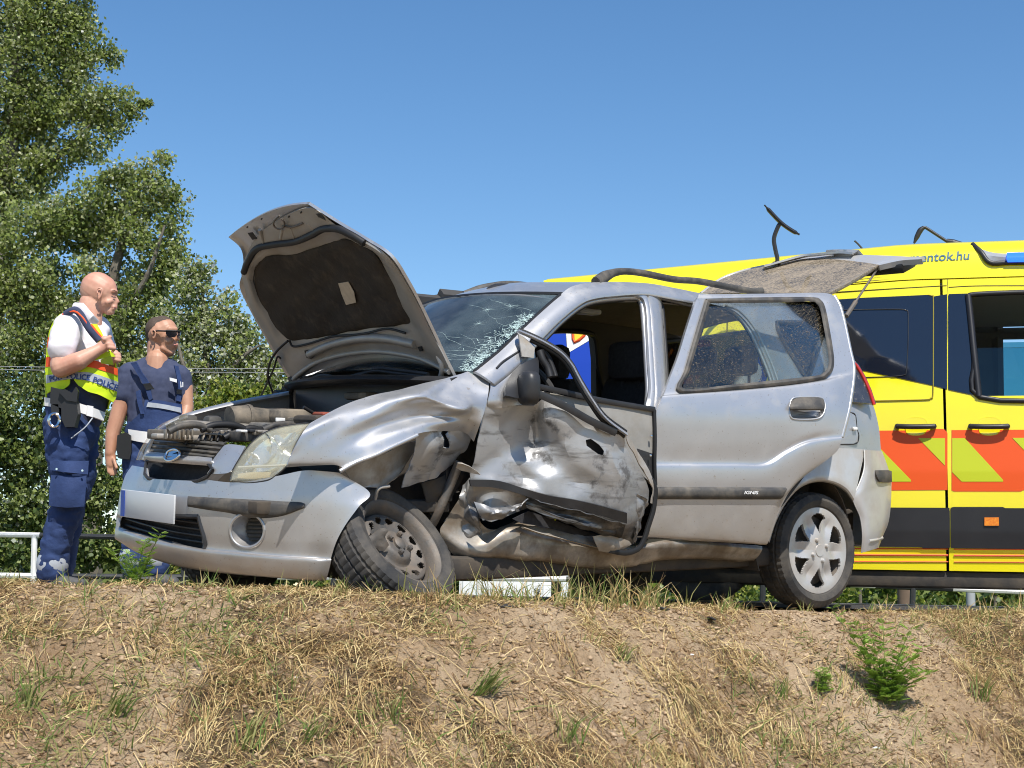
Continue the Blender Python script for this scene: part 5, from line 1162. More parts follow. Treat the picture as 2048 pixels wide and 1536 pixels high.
def polar(R0, R1, nr, nt, yfun, hole=None):
    v, f = [], []
    for i in range(nr):
        r = R0+(R1-R0)*i/(nr-1)
        for k in range(nt):
            a = 2*math.pi*k/nt; v.append((r*math.cos(a), yfun(r, a), r*math.sin(a)))
    for i in range(nr-1):
        for k in range(nt):
            r = R0+(R1-R0)*(i+.5)/(nr-1); a = 2*math.pi*(k+.5)/nt
            if hole and hole(r, a): continue
            f.append((i*nt+k, i*nt+(k+1) % nt, (i+1)*nt+(k+1) % nt, (i+1)*nt+k))
    return v, f
def wheel(name, parent, mat, kind, R=.29, w=.185, rr=.195):
    e = empty(name); e.parent = parent; e.matrix_local = mat
    v, f = tyre_mesh(R, w, rr); mkobj('tyre', v, f, M['rubber'], e, True, 30)
    rim = MB().lathe([(-w*.4, rr+.004), (-w*.42, rr-.008), (-w*.3, rr-.022), (w*.05, rr-.026), (w*.3, rr-.016), (w*.40, rr-.006), (w*.43, rr+.006), (w*.40, rr+.012)], 64).build('rim', M['steel_rust'] if kind != 'cap' else M['steel_rust'], e)
    if kind == 'cap':
        R1 = rr+.004
        def yf(r, a):
            q = r/R1; ph = (a % (math.pi/3))-math.pi/6
            return w*.43+.010*(1-q**2)-.016*math.exp(-((q-.62)/.20)**2)*abs(ph)/(math.pi/6)*1.2
        def hole(r, a):
            q = r/R1; ph = abs((a % (math.pi/3))-math.pi/6)       # 0 in the middle of a gap
            if not (.40 < q < .86): return False
            g = np.interp(q, [.40, .46, .6, .78, .84, .86], [0, .10, .20, .32, .24, .10]); return ph < g
        v, f = polar(.0005, R1, 46, 240, yf, hole); o = mkobj('hubcap', v, f, M['hubcap'], e, True, 50); solid(o, .012, -1)
        for k in range(4):
            a = math.pi/4+k*math.pi/2+.35
            MB().lathe([(w*.43+.022, .0005), (w*.43+.021, .008), (w*.43+.010, .0125), (w*.43, .013)], 14, c=(.055*math.cos(a), 0, .055*math.sin(a))).build('hubcap_bolt', M['hubcap'], e)
        MB().lathe([(w*.43+.012, .0005), (w*.43+.013, .03), (w*.43+.008, .033)], 24).build('hubcap_centre', M['hubcap'], e)
        MB().lathe([(w*.12, .01), (w*.12, .15), (w*.10, .175)], 40).build('wheel_disc', M['steel_rust'], e)
    else:
        def yf(r, a):
            q = r/.172
            return w*.18+float(np.interp(q, [0, .34, .40, .50, .62, .80, .92, 1.0], [.020, .022, .016, -.014, -.004, .012, .004, -.03]))
        def hole(r, a):
            q = r/.172; k = 12; ph = abs((a % (2*math.pi/k))-math.pi/k)
            return ((q-.76)/.085)**2+(ph*q/.115)**2 < 1
        v, f = polar(.0005, .172, 40, 192, yf, hole); o = mkobj('wheel_disc', v, f, M['steel_rust'], e, True, 50); solid(o, .006, -1)
        for k in range(4):
            a = k*math.pi/2+.5
            MB().lathe([(w*.18+.042, .0005), (w*.18+.042, .008), (w*.18+.036, .0115), (w*.18+.01, .012)], 6, c=(.050*math.cos(a), 0, .050*math.sin(a))).build('wheel_nut', M['steel_rust'], e, False)
        MB().lathe([(w*.18+.038, .0005), (w*.18+.037, .02), (w*.18+.03, .028), (w*.18+.0, .03)], 24).build('hub', M['steel_rust'], e)
    MB().lathe([(-.03, .01), (-.03, .13), (-.045, .13)], 32).build('brake_drum', M['under'], e)
    return e
inv = CAR.mat().inverted()
# positions worked out on the ground, orientation in the world
yl = Vector(CAR.M[:, 1])
hubp = CAR.plane(1638, 1106, (0, .775, 0), (0, 1, 0)); c_rn = Vector(CAR.w(hubp))-yl.normalized()*.085; c_rn.z = .284
w1 = wheel('rear_wheel', car, inv@axis_mat(c_rn, Vector((yl.x, yl.y, -.03))), 'cap', rr=.209)
w1.rotation_mode = 'XYZ'
c_rf = Vector(CAR.w((0, -.68, .29))); c_rf.z = .284
wheel('rear_wheel', car, inv@axis_mat(c_rf, Vector((-yl.x, -yl.y, 0))), 'steel')
c_ff = Vector(CAR.w((2.36, -.70, .29))); c_ff.z = .284
wheel('front_wheel', car, inv@axis_mat(c_ff, Vector((-yl.x, -yl.y, 0))), 'steel')
# the near front wheel, broken off its hub: it leans with its foot kicked out
c_fn = Vector(CAR.w(side(*zp('5', 455, 1150), -.06)))
nrm = -Vector(FWD)*.38+Vector(RIGHT)*.66+Vector(UP)*.62
wf = wheel('front_wheel', car, inv@axis_mat(c_fn, nrm), 'steel', .283); wf['label'] = 'broken front wheel leaning under the crushed wing'
patch('crushed_rim_edge', '5', [[(265, 1035, .0), (330, 1060, .02), (400, 1015, .02), (440, 1030, .02)], [(290, 1075, .01), (350, 1110, .03), (400, 1080, .03), (430, 1060, .03)], [(330, 1120, .01), (380, 1140, .02), (420, 1140, .02), (450, 1110, .02)]], lambda x, y, off=0: side(x, y, off+.0), M['steel_rust'], car, (5, 5), .004, crumple=(.008, 14, 3))
# ================================================================== the yellow ambulance behind
a_ = math.radians(14)
AMB = Fr([[math.cos(a_), math.sin(a_), 0], [-math.sin(a_), math.cos(a_), 0], [0, 0, 1]], (2.57, 8.7, 0.0))
amb = empty('ambulance', AMB.mat(), 'yellow ambulance van with orange and lime chevrons and lit blue roof light', 'van')
def aprof(z): return float(np.interp(z, [.2, .45, .8, 1.05, 1.18, 1.5, 1.85, 1.97, 2.05, 2.15, 2.21, 2.24, 2.26, 2.27], [-.03, 0, .012, .0, -.015, -.07, -.14, -.165, -.18, -.205, -.235, -.28, -.36, -.45]))
def am(x, y, off=0.0): return AMB.surf(x, y, (0, -1, 0), np.zeros(3), aprof, off)
def ab(name, c, size, mat, parent=amb, bev=.01): return MB().box(c, size, None, bev).build(name, mat, parent)
YEL = pmat('ambulance_yellow', (.78, .68, .010), (.75, .65, .012), 2, rough=.20, coat=1.0, dirt_or_glare=((.4, .34, .15), 3, .6, .9, .2))
ORA = pmat('reflective_orange', (.70, .078, .004), rough=.5, coat=.05)
LIM = pmat('reflective_lime', (.46, .52, .012), rough=.5, coat=.05)
NAVY = pmat('dark_window_film', (.008, .011, .02), rough=.06, coat=1.0, spec=.6)
CHAR = pmat('charcoal_trim', (.012, .012, .015), (.017, .017, .02), 4, rough=.45)
def azs(x, z): return z-.066*max(0, -x-.2)*min(1, max(0, (z-1.75)/.3))
def apanel(name, x0, x1, z0, z1, n=(30, 40), hole=None, mat=YEL, off=0.0, par=amb, th=.02):
    xs = np.linspace(x0, x1, n[0]); zs = np.linspace(z0, z1, n[1]); v = [(x, -aprof(z)-off, azs(x, z)) for z in zs for x in xs]; f = []
    for i in range(n[1]-1):
        for j in range(n[0]-1):
            if hole and inpoly((xs[j]+xs[j+1])/2, (zs[i]+zs[i+1])/2, hole): continue
            if (xs[j]+xs[j+1])/2 > .80+(1.99-(zs[i]+zs[i+1])/2)*.62: continue
            f.append((i*n[0]+j, i*n[0]+j+1, (i+1)*n[0]+j+1, (i+1)*n[0]+j))
    used = sorted({k for q in f for k in q}); mp = {k: i for i, k in enumerate(used)}
    return solid(mkobj(name, [v[k] for k in used], [tuple(mp[k] for k in q) for q in f], mat, par), th, -1)
xr = am(1085, 600)[0]
CW = [(1640, 770), (1700, 752), (2048, 738), (2140, 745), (2230, 900), (2360, 1200), (2450, 1478), (1730, 1494), (1690, 1200)]
cabh = [am(*zp('a', *q))[[0, 2]] for q in CW]
apanel('rear_side_panel', xr, -1.30, .22, 1.99)
sdoor = apanel('sliding_door', -1.292, -.008, .22, 1.99)
cdoor = apanel('cab_door', .008, 1.05, .22, 1.99, (60, 80), cabh)
apanel('front_wing', 1.058, 1.55, .30, 1.1, (12, 20))
# roof shell with its side band
rv = [(x, -aprof(z), z) for z in (1.996, 2.05, 2.15, 2.21, 2.24, 2.26, 2.27) for x in np.linspace(xr, .72, 24)]
rows_ = 7
rv += [(x, y, z) for y, z in ((.65, 2.285), (.95, 2.29), (1.28, 2.28), (1.60, 2.20), (1.72, 1.99)) for x in np.linspace(xr, .72, 24)]
rf = [(i*24+j, i*24+j+1, (i+1)*24+j+1, (i+1)*24+j) for i in range(11) for j in range(23)]
rv = [(x, y, azs(x, z)) for x, y, z in rv]
aroof = solid(mkobj('roof', rv, rf, YEL, amb), .01, 0)
# far side, rear and nose, with a far cab window
fs = [(xr, 1.9, .25), (.02, 1.9, .25), (1.5, 1.9, .3), (1.5, 1.9, 1.05), (xr, 1.9, 1.15), (xr, 1.72, 2.0), (-.1, 1.72, 2.0), (-.1, 1.88, 1.2)]
apar = pmat('ambulance_interior', (.15, .15, .15), (.12, .12, .12), 4, rough=.8)
v = [(xr, 1.9, .25), (1.5, 1.9, .3), (1.5, 1.9, 1.0), (xr, 1.9, 1.0), (xr, 1.74, 1.98), (-.2, 1.74, 1.98), (-.2, 1.9, 1.0)]
solid(mkobj('far_side_panel', v, [(0, 1, 2, 3), (3, 6, 5, 4)], [YEL], amb, False), .03)
solid(mkobj('rear_doors', [(xr, 0, .25), (xr, 1.9, .25), (xr, 1.9, 1.1), (xr, 1.72, 2.08), (xr, .25, 2.08), (xr, 0, 1.1)], [(0, 1, 2, 3, 4, 5)], YEL, amb, False), .03)
solid(mkobj('bulkhead', [(-.05, .05, .3), (-.05, 1.86, .3), (-.05, 1.7, 1.98), (-.05, .22, 1.98)], [(0, 1, 2, 3)], apar, amb, False), .03)
solid(mkobj('cab_floor', [(-.04, .04, .5), (1.5, .04, .5), (1.5, 1.86, .5), (-.04, 1.86, .5)], [(0, 1, 2, 3)], apar, amb, False), .03)
solid(mkobj('cab_headliner', [(-.04, .22, 1.97), (.9, .22, 1.97), (.9, 1.7, 1.97), (-.04, 1.7, 1.97)], [(0, 1, 2, 3)], pmat('grey_headliner', (.38, .38, .36), rough=.9), amb, False), .02)
solid(mkobj('windscreen', [(1.35, .12, 1.12), (1.35, 1.78, 1.12), (.78, 1.66, 1.99), (.78, .25, 1.99)], [(0, 1, 2, 3)], M['glass'], amb, False), .006)
nz_ = [(1.36, .05, 1.1), (1.36, 1.85, 1.1), (1.95, 1.7, .95), (1.95, .2, .95), (2.05, .25, .35), (2.05, 1.65, .35)]
solid(mkobj('bonnet', nz_, [(0, 1, 2, 3), (3, 2, 5, 4)], YEL, amb, False), .02)
# far cab door edge and glass
solid(mkobj('far_cab_window', [(.46, 1.88, 1.18), (1.2, 1.88, 1.18), (.8, 1.76, 1.86), (.46, 1.76, 1.86)], [(0, 1, 2, 3)], glassmat('cyan_tinted_glass', (.42, .66, .70)), amb, False), .006)
for a, b_ in (((.44, 1.88, 1.0), (.44, 1.75, 1.97)), ((1.22, 1.88, 1.16), (.8, 1.75, 1.92)), ((.1, 1.88, 1.14), (1.3, 1.88, 1.14)), ((.1, 1.75, 1.92), (.85, 1.75, 1.92))):
    MB().tube([a, b_], .045, 6).build('far_window_frame', apar, amb)
# cab window: dark frame, half-lowered pane, seats
def aband(name, z, pts, r, mat, par, off=.0, sp=3): return line(name, z, [(*p, off) for p in pts]+[(*pts[0], off)], am, r, mat, par, sp, 8)
aband('cab_window_frame', 'a', CW, .016, CHAR, cdoor, .004, 4)
poly('lowered_pane', 'a', [(1685, 1140), (2330, 1130), (2440, 1475), (1728, 1490)], lambda x, y, off=0: am(x, y, off-.025), glassmat('cab_glass', (.72, .86, .88)), cdoor, .005)
line('door_pillar_trim', 'a', [(1645, 760, .006), (1665, 950, .006), (1690, 1200, .006), (1722, 1490, .006)], am, .02, CHAR, cdoor)
sg = pmat('grey_seat', (.16, .16, .155), (.13, .13, .12), 10, rough=.9)
b = MB(); b.box((.28, .55, .85), (.5, .5, .18), None, .06); b.box((.08, .55, 1.25), (.16, .48, .8), None, .07); b.box((.08, .55, 1.76), (.13, .30, .22), None, .06); b.build('cab_seat', sg, amb)
b = MB(); b.box((.28, 1.35, .85), (.5, .5, .18), None, .06); b.box((.05, 1.35, 1.25), (.16, .48, .8), None, .07); b.build('cab_seat', sg, amb)
# window film over the sliding door and pillar
sheet('window_film', 'a', [(560, 800), (900, 778), (1200, 765), (1360, 757), (1392, 770), (1493, 753), (1493, 1438), (1390, 1410), (1120, 1352), (860, 1297), (700, 1262), (560, 1235)], am, NAVY, sdoor, .001, .004, 70)
sheet('window_film', 'a', [(1506, 752), (1636, 748), (1640, 760), (1660, 950), (1684, 1200), (1714, 1486), (1506, 1442)], am, NAVY, cdoor, .001, .004, 50)
line('window_outline', 'a', [(700, 868, .008), (900, 862, .008), (1150, 860, .008), (1195, 868, .008), (1212, 890, .008), (1212, 1100, .008), (1200, 1300, .008), (1180, 1335, .008), (1090, 1345, .008)], am, .003, CHAR, sdoor)
line('panel_outline', 'a', [(1360, 757, .006), (1385, 765, .006), (1394, 790, .006), (1394, 1100, .006), (1392, 1460, .006), (1375, 1500, .006), (1320, 1512, .006), (900, 1522, .006)], am, .0035, pmat('groove_shade', (.25, .2, .01), rough=.6), sdoor)
line('slide_groove', 'a', [(880, 1352, .003), (1110, 1345, .003)], am, .003, CHAR, sdoor, 0)
# seams above the windows
GRV = pmat('seam_dark', (.06, .05, .01), rough=.7)
line('seam', 'a', [(680, 662, .0), (1100, 625, .0), (1500, 600, .0), (2100, 585, .0)], am, .0035, GRV, amb)
line('seam', 'a', [(680, 680, .0), (1100, 645, .0), (1495, 625, .0)], am, .004, GRV, amb)
line('seam', 'a', [(670, 738, .0), (1100, 712, .0), (1490, 690, .0)], am, .003, GRV, amb)
line('seam', 'a', [(1505, 702, .0), (1700, 692, .0), (2100, 690, .0)], am, .003, GRV, amb)
line('door_gap', 'a', [(1498, 600, -.006), (1496, 760, -.006), (1497, 1100, -.006), (1500, 1500, -.006)], am, .006, GRV, amb)
# reflective livery
def dec(name, pts, mat, par, off=.001): return sheet(name, 'b', pts, am, mat, par, off, .0012)
for par, pts in ((sdoor, [(200, 274), (975, 268), (985, 290), (985, 668), (200, 674)]), (cdoor, [(1012, 268), (1900, 263), (1900, 668), (1012, 670)])): dec('orange_panel', pts, ORA, par)
for par, pts in ((sdoor, [(380, 322), (470, 322), (745, 605), (742, 612), (480, 612), (380, 510)]), (sdoor, [(790, 322), (968, 322), (968, 505)]), (cdoor, [(1016, 322), (1100, 322), (1360, 604), (1356, 612), (1080, 612), (1016, 548)]), (cdoor, [(1418, 320), (1720, 318), (1890, 500), (1890, 612), (1700, 612)])):
    dec('lime_chevron', pts, LIM, par, .003)
for par, pts in ((sdoor, [(200, 783), (998, 787), (1000, 1050), (200, 1042)]), (cdoor, [(1006, 787), (1900, 792), (1900, 1066), (1008, 1054)])): sheet('side_moulding', 'b', pts, am, CHAR, par, .001, .014)
for par, x0, x1, s0 in ((sdoor, 200, 990, 0), (cdoor, 1028, 1900, 4)):
    for y0, r in ((1062, .0035), (1104, .006), (1148, .0035)):
        line('pinstripe', 'b', [(x0, y0+s0-3, .003), (x1, y0+s0, .003)], am, r, ORA, par, 0, 6)
MB().box((-.3, .30, .17), (3.2, .5, .10), None, .03).build('side_skirt', M['under'], amb)
MB().box((-.4, .95, .30), (4.2, 1.5, .16), None, .03).build('underbody', M['under'], amb)
MB().tube([am(*zp('b', 370, 1240), -.15), am(*zp('b', 480, 1245), -.15)], .035, 8).build('step_bracket', M['under'], amb)
sheet('side_marker', 'b', [(1234, 852), (1325, 852), (1326, 905), (1233, 905)], am, pmat('amber_lens', (.62, .14, .008), (.75, .25, .01), 90, rough=.2, coat=.6), cdoor, .016, .008, 6)
for par, x0 in ((sdoor, 0), (cdoor, 490)):
    h = empty('door_handle'); h.parent = amb
    line('grip', 'b', [(650+x0, 242, .035), (700+x0, 244, .045), (770+x0, 245, .048), (850+x0, 244, .045), (897+x0, 242, .035)], am, .018, M['black'], h, 5, 10, (1.0, .85))
    line('grip_post', 'b', [(650+x0, 242, .0), (650+x0, 242, .035)], am, .016, M['black'], h, 0); line('grip_post', 'b', [(895+x0, 242, .0), (895+x0, 242, .035)], am, .016, M['black'], h, 0)
    ring = [(700, 230), (715, 195), (750, 183), (800, 183), (835, 195), (852, 230), (840, 285), (800, 303), (745, 303), (710, 285)]
    patch('grip_cup', 'b', [[(x+x0, y, .004) for x, y in ring+[ring[0]]], [(776+(x-776)*.85+x0, 243+(y-243)*.85, .003) for x, y in ring+[ring[0]]], [(776+(x-776)*.05+x0, 243+(y-243)*.05, .0025) for x, y in ring+[ring[0]]]], am, YEL, h, (2, 3), .003)
# web address and name on the roof band
TXT = pmat('petrol_blue_print', (.012, .10, .17), rough=.5)
text_on('web_address', 'www.mentok.hu', 'a', (985, 533), (1658, 500), 64, am, .008, TXT, aroof, bold=.012, shear=.15)
text_on('service_name', 'Orsz\u00e1gos', 'p', (1140, 592), (1262, 582), 26, am, .004, pmat('blue_print', (.01, .06, .30), rough=.5), aroof, bold=.01)
# markings seen through the car: blue and white panel, round crest
BLU = pmat('reflective_blue', (.008, .045, .36), rough=.35, coat=.3)
sheet('blue_panel', '6', [(880, 470), (1062, 480), (1074, 641), (1300, 508), (1300, 1020), (880, 1020)], am, BLU, amb, .004, .002)
sheet('white_panel', '6', [(1064, 455), (1310, 440), (1300, 504), (1075, 638)], am, M['white'], amb, .004, .002)
sheet('white_panel', '6', [(880, 790), (950, 780), (970, 820), (940, 900), (880, 900)], am, M['white'], amb, .008, .002)
aband('crest_outline', '6', [(1112, 492), (1122, 562), (1190, 515), (1185, 485)], .010, ORA, amb, .008, 2)
sheet('crest', '6', [(1115, 495), (1124, 556), (1184, 512), (1180, 488)], am, pmat('crest_yellow', (.75, .55, .02), rough=.5), amb, .007, .002)
cc = (700, 905); cir = [(cc[0]+172*math.cos(t), cc[1]+150*math.sin(t)) for t in np.linspace(0, 2*math.pi, 40)[:-1]]
sheet('round_badge', '7', cir, am, BLU, amb, .004, .002); sheet('round_badge_field', '7', [(cc[0]+(x-cc[0])*.76, cc[1]+(y-cc[1])*.76) for x, y in cir], am, M['white'], amb, .008, .002)
text_on('badge_lettering', 'RS', '7', (548, 952), (562, 890), 24, am, .008, M['white'], amb)
text_on('badge_lettering', 'OVAL', '7', (828, 965), (838, 850), 22, am, .008, M['white'], amb)
# roof light, aerials
BLK = M['black']
patch('light_bar_base', 'a', [[(1680, 392, .0), (1850, 392, -.1), (2300, 400, -.1)], [(1740, 450, .01), (1900, 470, .0), (2300, 470, .0)], [(1805, 524, .012), (1950, 522, .012), (2300, 520, .012)]], am, pmat('smoked_cover', (.30, .31, .33), rough=.25, coat=.5), aroof, (3, 4), .02)
line('light_bar_edge', 'a', [(1676, 392, .004), (1740, 450, .012), (1806, 524, .014), (1950, 523, .014), (2300, 520, .014)], am, .016, BLK, aroof)
patch('blue_light', 'a', [[(1925, 462, .03), (2100, 458, .03), (2300, 458, .03)], [(1922, 490, .045), (2100, 488, .045), (2300, 488, .045)], [(1930, 516, .03), (2100, 514, .03), (2300, 514, .03)]], am, pmat('lit_blue_lens', (.01, .03, .5), rough=.2, emit=((.02, .12, 1.0), 2.2)), aroof, (3, 4), .02)
for k in range(7):
    x = 1945+k*26; poly('light_emitting_diode', 'a', [(x, 478), (x+18, 478), (x+18, 500), (x, 500)], lambda xx, yy, off=0: am(xx, yy, off+.048), pmat('lit_diode', (.2, .5, 1), emit=((.25, .6, 1.0), 7.0)) if k == 0 else bpy.data.materials['lit_diode'], aroof, .004)
ar = lambda x, y, off=0.0: AMB.plane(x, y, (0, .55+off, 0), (0, 1, 0))
line('roof_aerial', 'a', [(1255, 385), (1275, 340), (1300, 292), (1328, 268)], ar, [.006, .016, .018, .012], BLK, aroof)
line('aerial_arm', 'a', [(1328, 268), (1350, 278), (1430, 330), (1500, 375)], ar, .010, BLK, aroof); line('aerial_foot', 'a', [(1490, 372), (1540, 382), (1600, 392)], ar, [.02, .024, .016], BLK, aroof)
line('whip_aerial', 'a', [(826, 366), (850, 388), (888, 430)], ar, .006, BLK, aroof)
# wheels
def awheel(lx, name='wheel'):
    return wheel(name, amb, Matrix.Translation((lx, .17, .33))@Matrix.Rotation(math.pi, 4, 'Z'), 'steel', .33, .215)
awheel(am(1400, 1130)[0]); awheel(1.32)

solid(mkobj('far_cab_door', [(-.05, 1.9, .5), (.44, 1.9, .5), (.44, 1.74, 1.98), (-.05, 1.74, 1.98)], [(0, 1, 2, 3)], apar, amb, False), .02)
MB().tube([(.79, .20, 1.99), (1.36, .02, 1.08)], .035, 8).build('windscreen_pillar', YEL, amb); MB().tube([(.79, 1.70, 1.99), (1.36, 1.88, 1.08)], .035, 8).build('windscreen_pillar', YEL, amb)
# ================================================================== people
def capsule(p1, r1, p2, r2, flat=1.0, seg=14, rings=5):
    """round cone from p1 to p2; flat squeezes it in depth (world y)"""
    p1, p2 = np.array(p1, float), np.array(p2, float); d = p2-p1; L = np.linalg.norm(d)
    d = d/L if L > 1e-6 else np.array((0, 0, 1.0)); a = np.array((0, 1.0, 0)) if abs(d[1]) < .9 else np.array((1.0, 0, 0))
    u = np.cross(d, a); u /= np.linalg.norm(u); w = np.cross(d, u); v = []; n = 0
    for i in range(rings+1):
        t = -math.pi/2+math.pi/2*i/rings; c = max(math.cos(t), 1e-3)
        for k in range(seg):
            q = 2*math.pi*k/seg; v.append(p1+(u*math.cos(q)+w*math.sin(q))*r1*c+d*r1*math.sin(t))
    for i in range(rings+1):
        t = math.pi/2*i/rings; c = max(math.cos(t), 1e-3)
        for k in range(seg):
            q = 2*math.pi*k/seg; v.append(p2+(u*math.cos(q)+w*math.sin(q))*r2*c+d*r2*math.sin(t))
    R = 2*rings+2; f = [(i*seg+k, i*seg+(k+1) % seg, (i+1)*seg+(k+1) % seg, (i+1)*seg+k) for i in range(R-1) for k in range(seg)]
    f += [tuple(range(seg))[::-1], tuple((R-1)*seg+k for k in range(seg))]
    v = np.array(v)
    if flat != 1.0:
        cy = (p1[1]+p2[1])/2; v[:, 1] = cy+(v[:, 1]-cy)*flat
    return v, f
def blob(name, caps, vox, mat, parent, smooth=5, folds=None, label=None):
    """one continuous skin over all the round cones"""
    mb = MB()
    for c in caps: mb.add(*capsule(*c))
    me = bpy.data.meshes.new(name); me.from_pydata(mb.v, [], mb.f); o = bpy.data.objects.new(name, me)
    r = o.modifiers.new('r', 'REMESH'); r.mode = 'VOXEL'; r.voxel_size = vox
    s = o.modifiers.new('s', 'SMOOTH'); s.iterations = smooth; s.factor = .5
    m2 = bake(o)
    if folds:
        amp, sc, st = folds
        for v in m2.vertices:
            q = Vector((v.co.x*sc*st[0], v.co.y*sc*st[1], v.co.z*sc*st[2])); v.co += v.normal*amp*(.7*mnoise.noise(q)+.55*(.5-1.6*abs(mnoise.noise(q*1.5+Vector((3, 0, 0)))))+.3*mnoise.noise(q*3.2))
    off = Vector(parent['origin']) if 'origin' in parent else Vector((0, 0, 0))
    m2.transform(Matrix.Translation(-off)); m2.materials.clear()
    return fin(name, m2, mat, parent, True, 0, label)
SKIN = pmat('skin', (.60, .35, .25), (.50, .235, .165), 7, rough=.5, bump=.05, bscale=90)
SKIN2 = pmat('tanned_skin', (.48, .26, .165), (.39, .19, .12), 7, rough=.48, bump=.05, bscale=90)
STUB = pmat('cropped_hair', (.05, .035, .027), (.10, .068, .05), 160, rough=.8)
NAVYC = pmat('navy_cotton', (.035, .045, .09), (.05, .06, .11), 25, rough=.9, bump=.15, bscale=14)
BLUEC = pmat('work_trouser_blue', (.016, .034, .105), (.026, .052, .15), 9, rough=.85, bump=.6, bscale=16)
WHT = pmat('white_polo', (.74, .71, .74), (.70, .66, .70), 8, rough=.85, bump=.15, bscale=14)
HIV = pmat('hi_vis_yellow', (.62, .80, .01), (.56, .74, .015), 8, rough=.7, bump=.15, bscale=12)
HIO = pmat('hi_vis_orange', (.86, .10, .02), rough=.7)
REF = pmat('reflective_grey', (.40, .43, .47), (.34, .37, .42), 30, rough=.4)
LEA = pmat('black_leather', (.015, .015, .016), rough=.45)
WBELT = pmat('white_belt', (.72, .71, .70), rough=.5)
SHOE = pmat('grey_boot', (.06, .06, .062), (.09, .09, .088), 20, rough=.7)
LENS = pmat('dark_lens', (.006, .006, .008), rough=.06, coat=1.0)
class Fig:
    def __init__(s, name, Y, label, base):
        s.Y = Y; o = WORLD.plane(*base, (0, Y, 0), (0, 1, 0)); s.k = Y/F_PX*.30273*1.012
        s.root = empty(name, Matrix.Translation(Vector(o)), label, 'person', 'people standing by the wreck'); s.root['origin'] = tuple(o); s.o = np.array(o)
    def P(s, x, y, dy=0.0):                                  # zoom-1 coordinates, depth in metres away from the viewer
        px, py = zp('1', x, y); return WORLD.plane(px, py, (0, s.Y+dy, 0), (0, 1, 0))
    def c(s, a, r1, b, r2, flat=1.0): return (s.P(*a), r1*s.k, s.P(*b), r2*s.k, flat)
    def torso(s, cx, hw, depth, dy=0.0):
        def fn(px, py, off=0.0):
            zx = (px)/.30273; zy = (py-480)/.30273
            c = np.interp(zy, *cx); w = np.interp(zy, *hw); q = min(.985, abs(zx-c)/w)
            yy = s.Y+dy-depth*math.sqrt(1-q*q)-off
            return WORLD.plane(px, py, (0, yy, 0), (0, 1, 0))-s.o
        return fn
# ---------------------------------------------------------------- policeman in a hi-vis vest
A = Fig('person', 8.3, 'bald policeman in yellow hi-vis vest, white polo and blue trousers, hands on vest', (112, 1166))
R0 = A.root
body = [A.c((640, 315, 0), 108, (668, 330, 0), 106, .78), A.c((690, 345, 0), 84, (700, 400, 0), 72, .8), A.c((690, 430, 0), 58, (718, 462, 0), 36, .8),
        A.c((740, 395, 0), 36, (745, 440, 0), 30, .8), A.c((757, 345, 0), 18, (764, 352, 0), 14), A.c((762, 372, 0), 10, (782, 408, 0), 9), A.c((766, 410, 0), 12, (776, 414, 0), 8), A.c((758, 440, 0), 12, (762, 452, 0), 11), A.c((735, 475, 0), 20, (745, 478, 0), 15),
        A.c((744, 338, -.035), 14, (768, 340, -.012), 12), A.c((752, 440, -.02), 9, (772, 438, .0), 7), A.c((750, 454, -.02), 9, (769, 454, .0), 7), A.c((712, 410, -.035), 22, (735, 402, -.028), 16),
        A.c((660, 335, -.078), 15, (655, 385, -.076), 11, .6), A.c((648, 350, -.08), 9, (650, 380, -.08), 8, .6),
        A.c((600, 420, .0), 78, (590, 560, .0), 86, .85), A.c((560, 560, 0), 80, (550, 700, 0), 90),
        # near arm: upper arm, forearm, hand
        A.c((435, 600, -.17), 76, (400, 830, -.21), 66), A.c((405, 845, -.21), 66, (520, 800, -.24), 60), A.c((520, 800, -.24), 60, (650, 725, -.21), 36),
        A.c((655, 722, -.21), 38, (700, 690, -.20), 42, .8),
        # far arm and hand
        A.c((640, 600, .16), 66, (720, 830, .12), 56), A.c((720, 830, .12), 50, (762, 780, -.02), 34), A.c((760, 770, -.03), 34, (772, 765, -.05), 30)]
for k, (fx, fy) in enumerate(((705, 650), (722, 668), (735, 690), (745, 712))):          # fingers folded round the vest edge
    body += [A.c((fx-22, fy-2, -.225), 16, (fx+10, fy+4, -.215), 15), A.c((fx+10, fy+4, -.215), 14, (fx+4, fy+16, -.175), 12)]
body += [A.c((690, 655, -.235), 15, (728, 640, -.215), 13)]
for k, (fx, fy) in enumerate(((760, 735), (774, 752), (782, 772), (782, 792))):
    body += [A.c((fx-16, fy, -.085), 13, (fx+10, fy+4, -.075), 12)]
b1 = blob('body', body, .0055, SKIN, R0, 3)
EYE = pmat('eye_white', (.7, .68, .65), rough=.3); BROW = pmat('brow_hair', (.16, .09, .06), rough=.9); LIP = pmat('lip', (.42, .16, .13), rough=.5)
MB().tube([A.P(738, 336, -.055)-A.o, A.P(755, 332, -.050)-A.o, A.P(770, 340, -.03)-A.o], .002, 6).build('eyebrow', BROW, R0)
MB().tube([A.P(748, 352, -.052)-A.o, A.P(764, 353, -.040)-A.o], .0025, 6).build('eye', BROW, R0)
MB().tube([A.P(738, 446, -.040)-A.o, A.P(752, 444, -.032)-A.o, A.P(768, 446, -.012)-A.o], .002, 6).build('mouth', LIP, R0)
for q, r in (([(646, 352), (640, 330), (655, 318), (672, 328), (672, 352), (660, 378), (650, 388)], .0045),): MB().tube(spline([A.P(x, y, -.094)-A.o for x, y in q], 4), r, 6).build('ear_rim', SKIN, b1)
blob('hair_stubble', [A.c((632, 330, .006), 106, (640, 318, .006), 106, .78), A.c((610, 390, .006), 70, (612, 420, .004), 60, .85)], .009, pmat('shaved_stubble', (.50, .30, .22), (.44, .26, .19), 200, rough=.7), R0, 3)
MB()
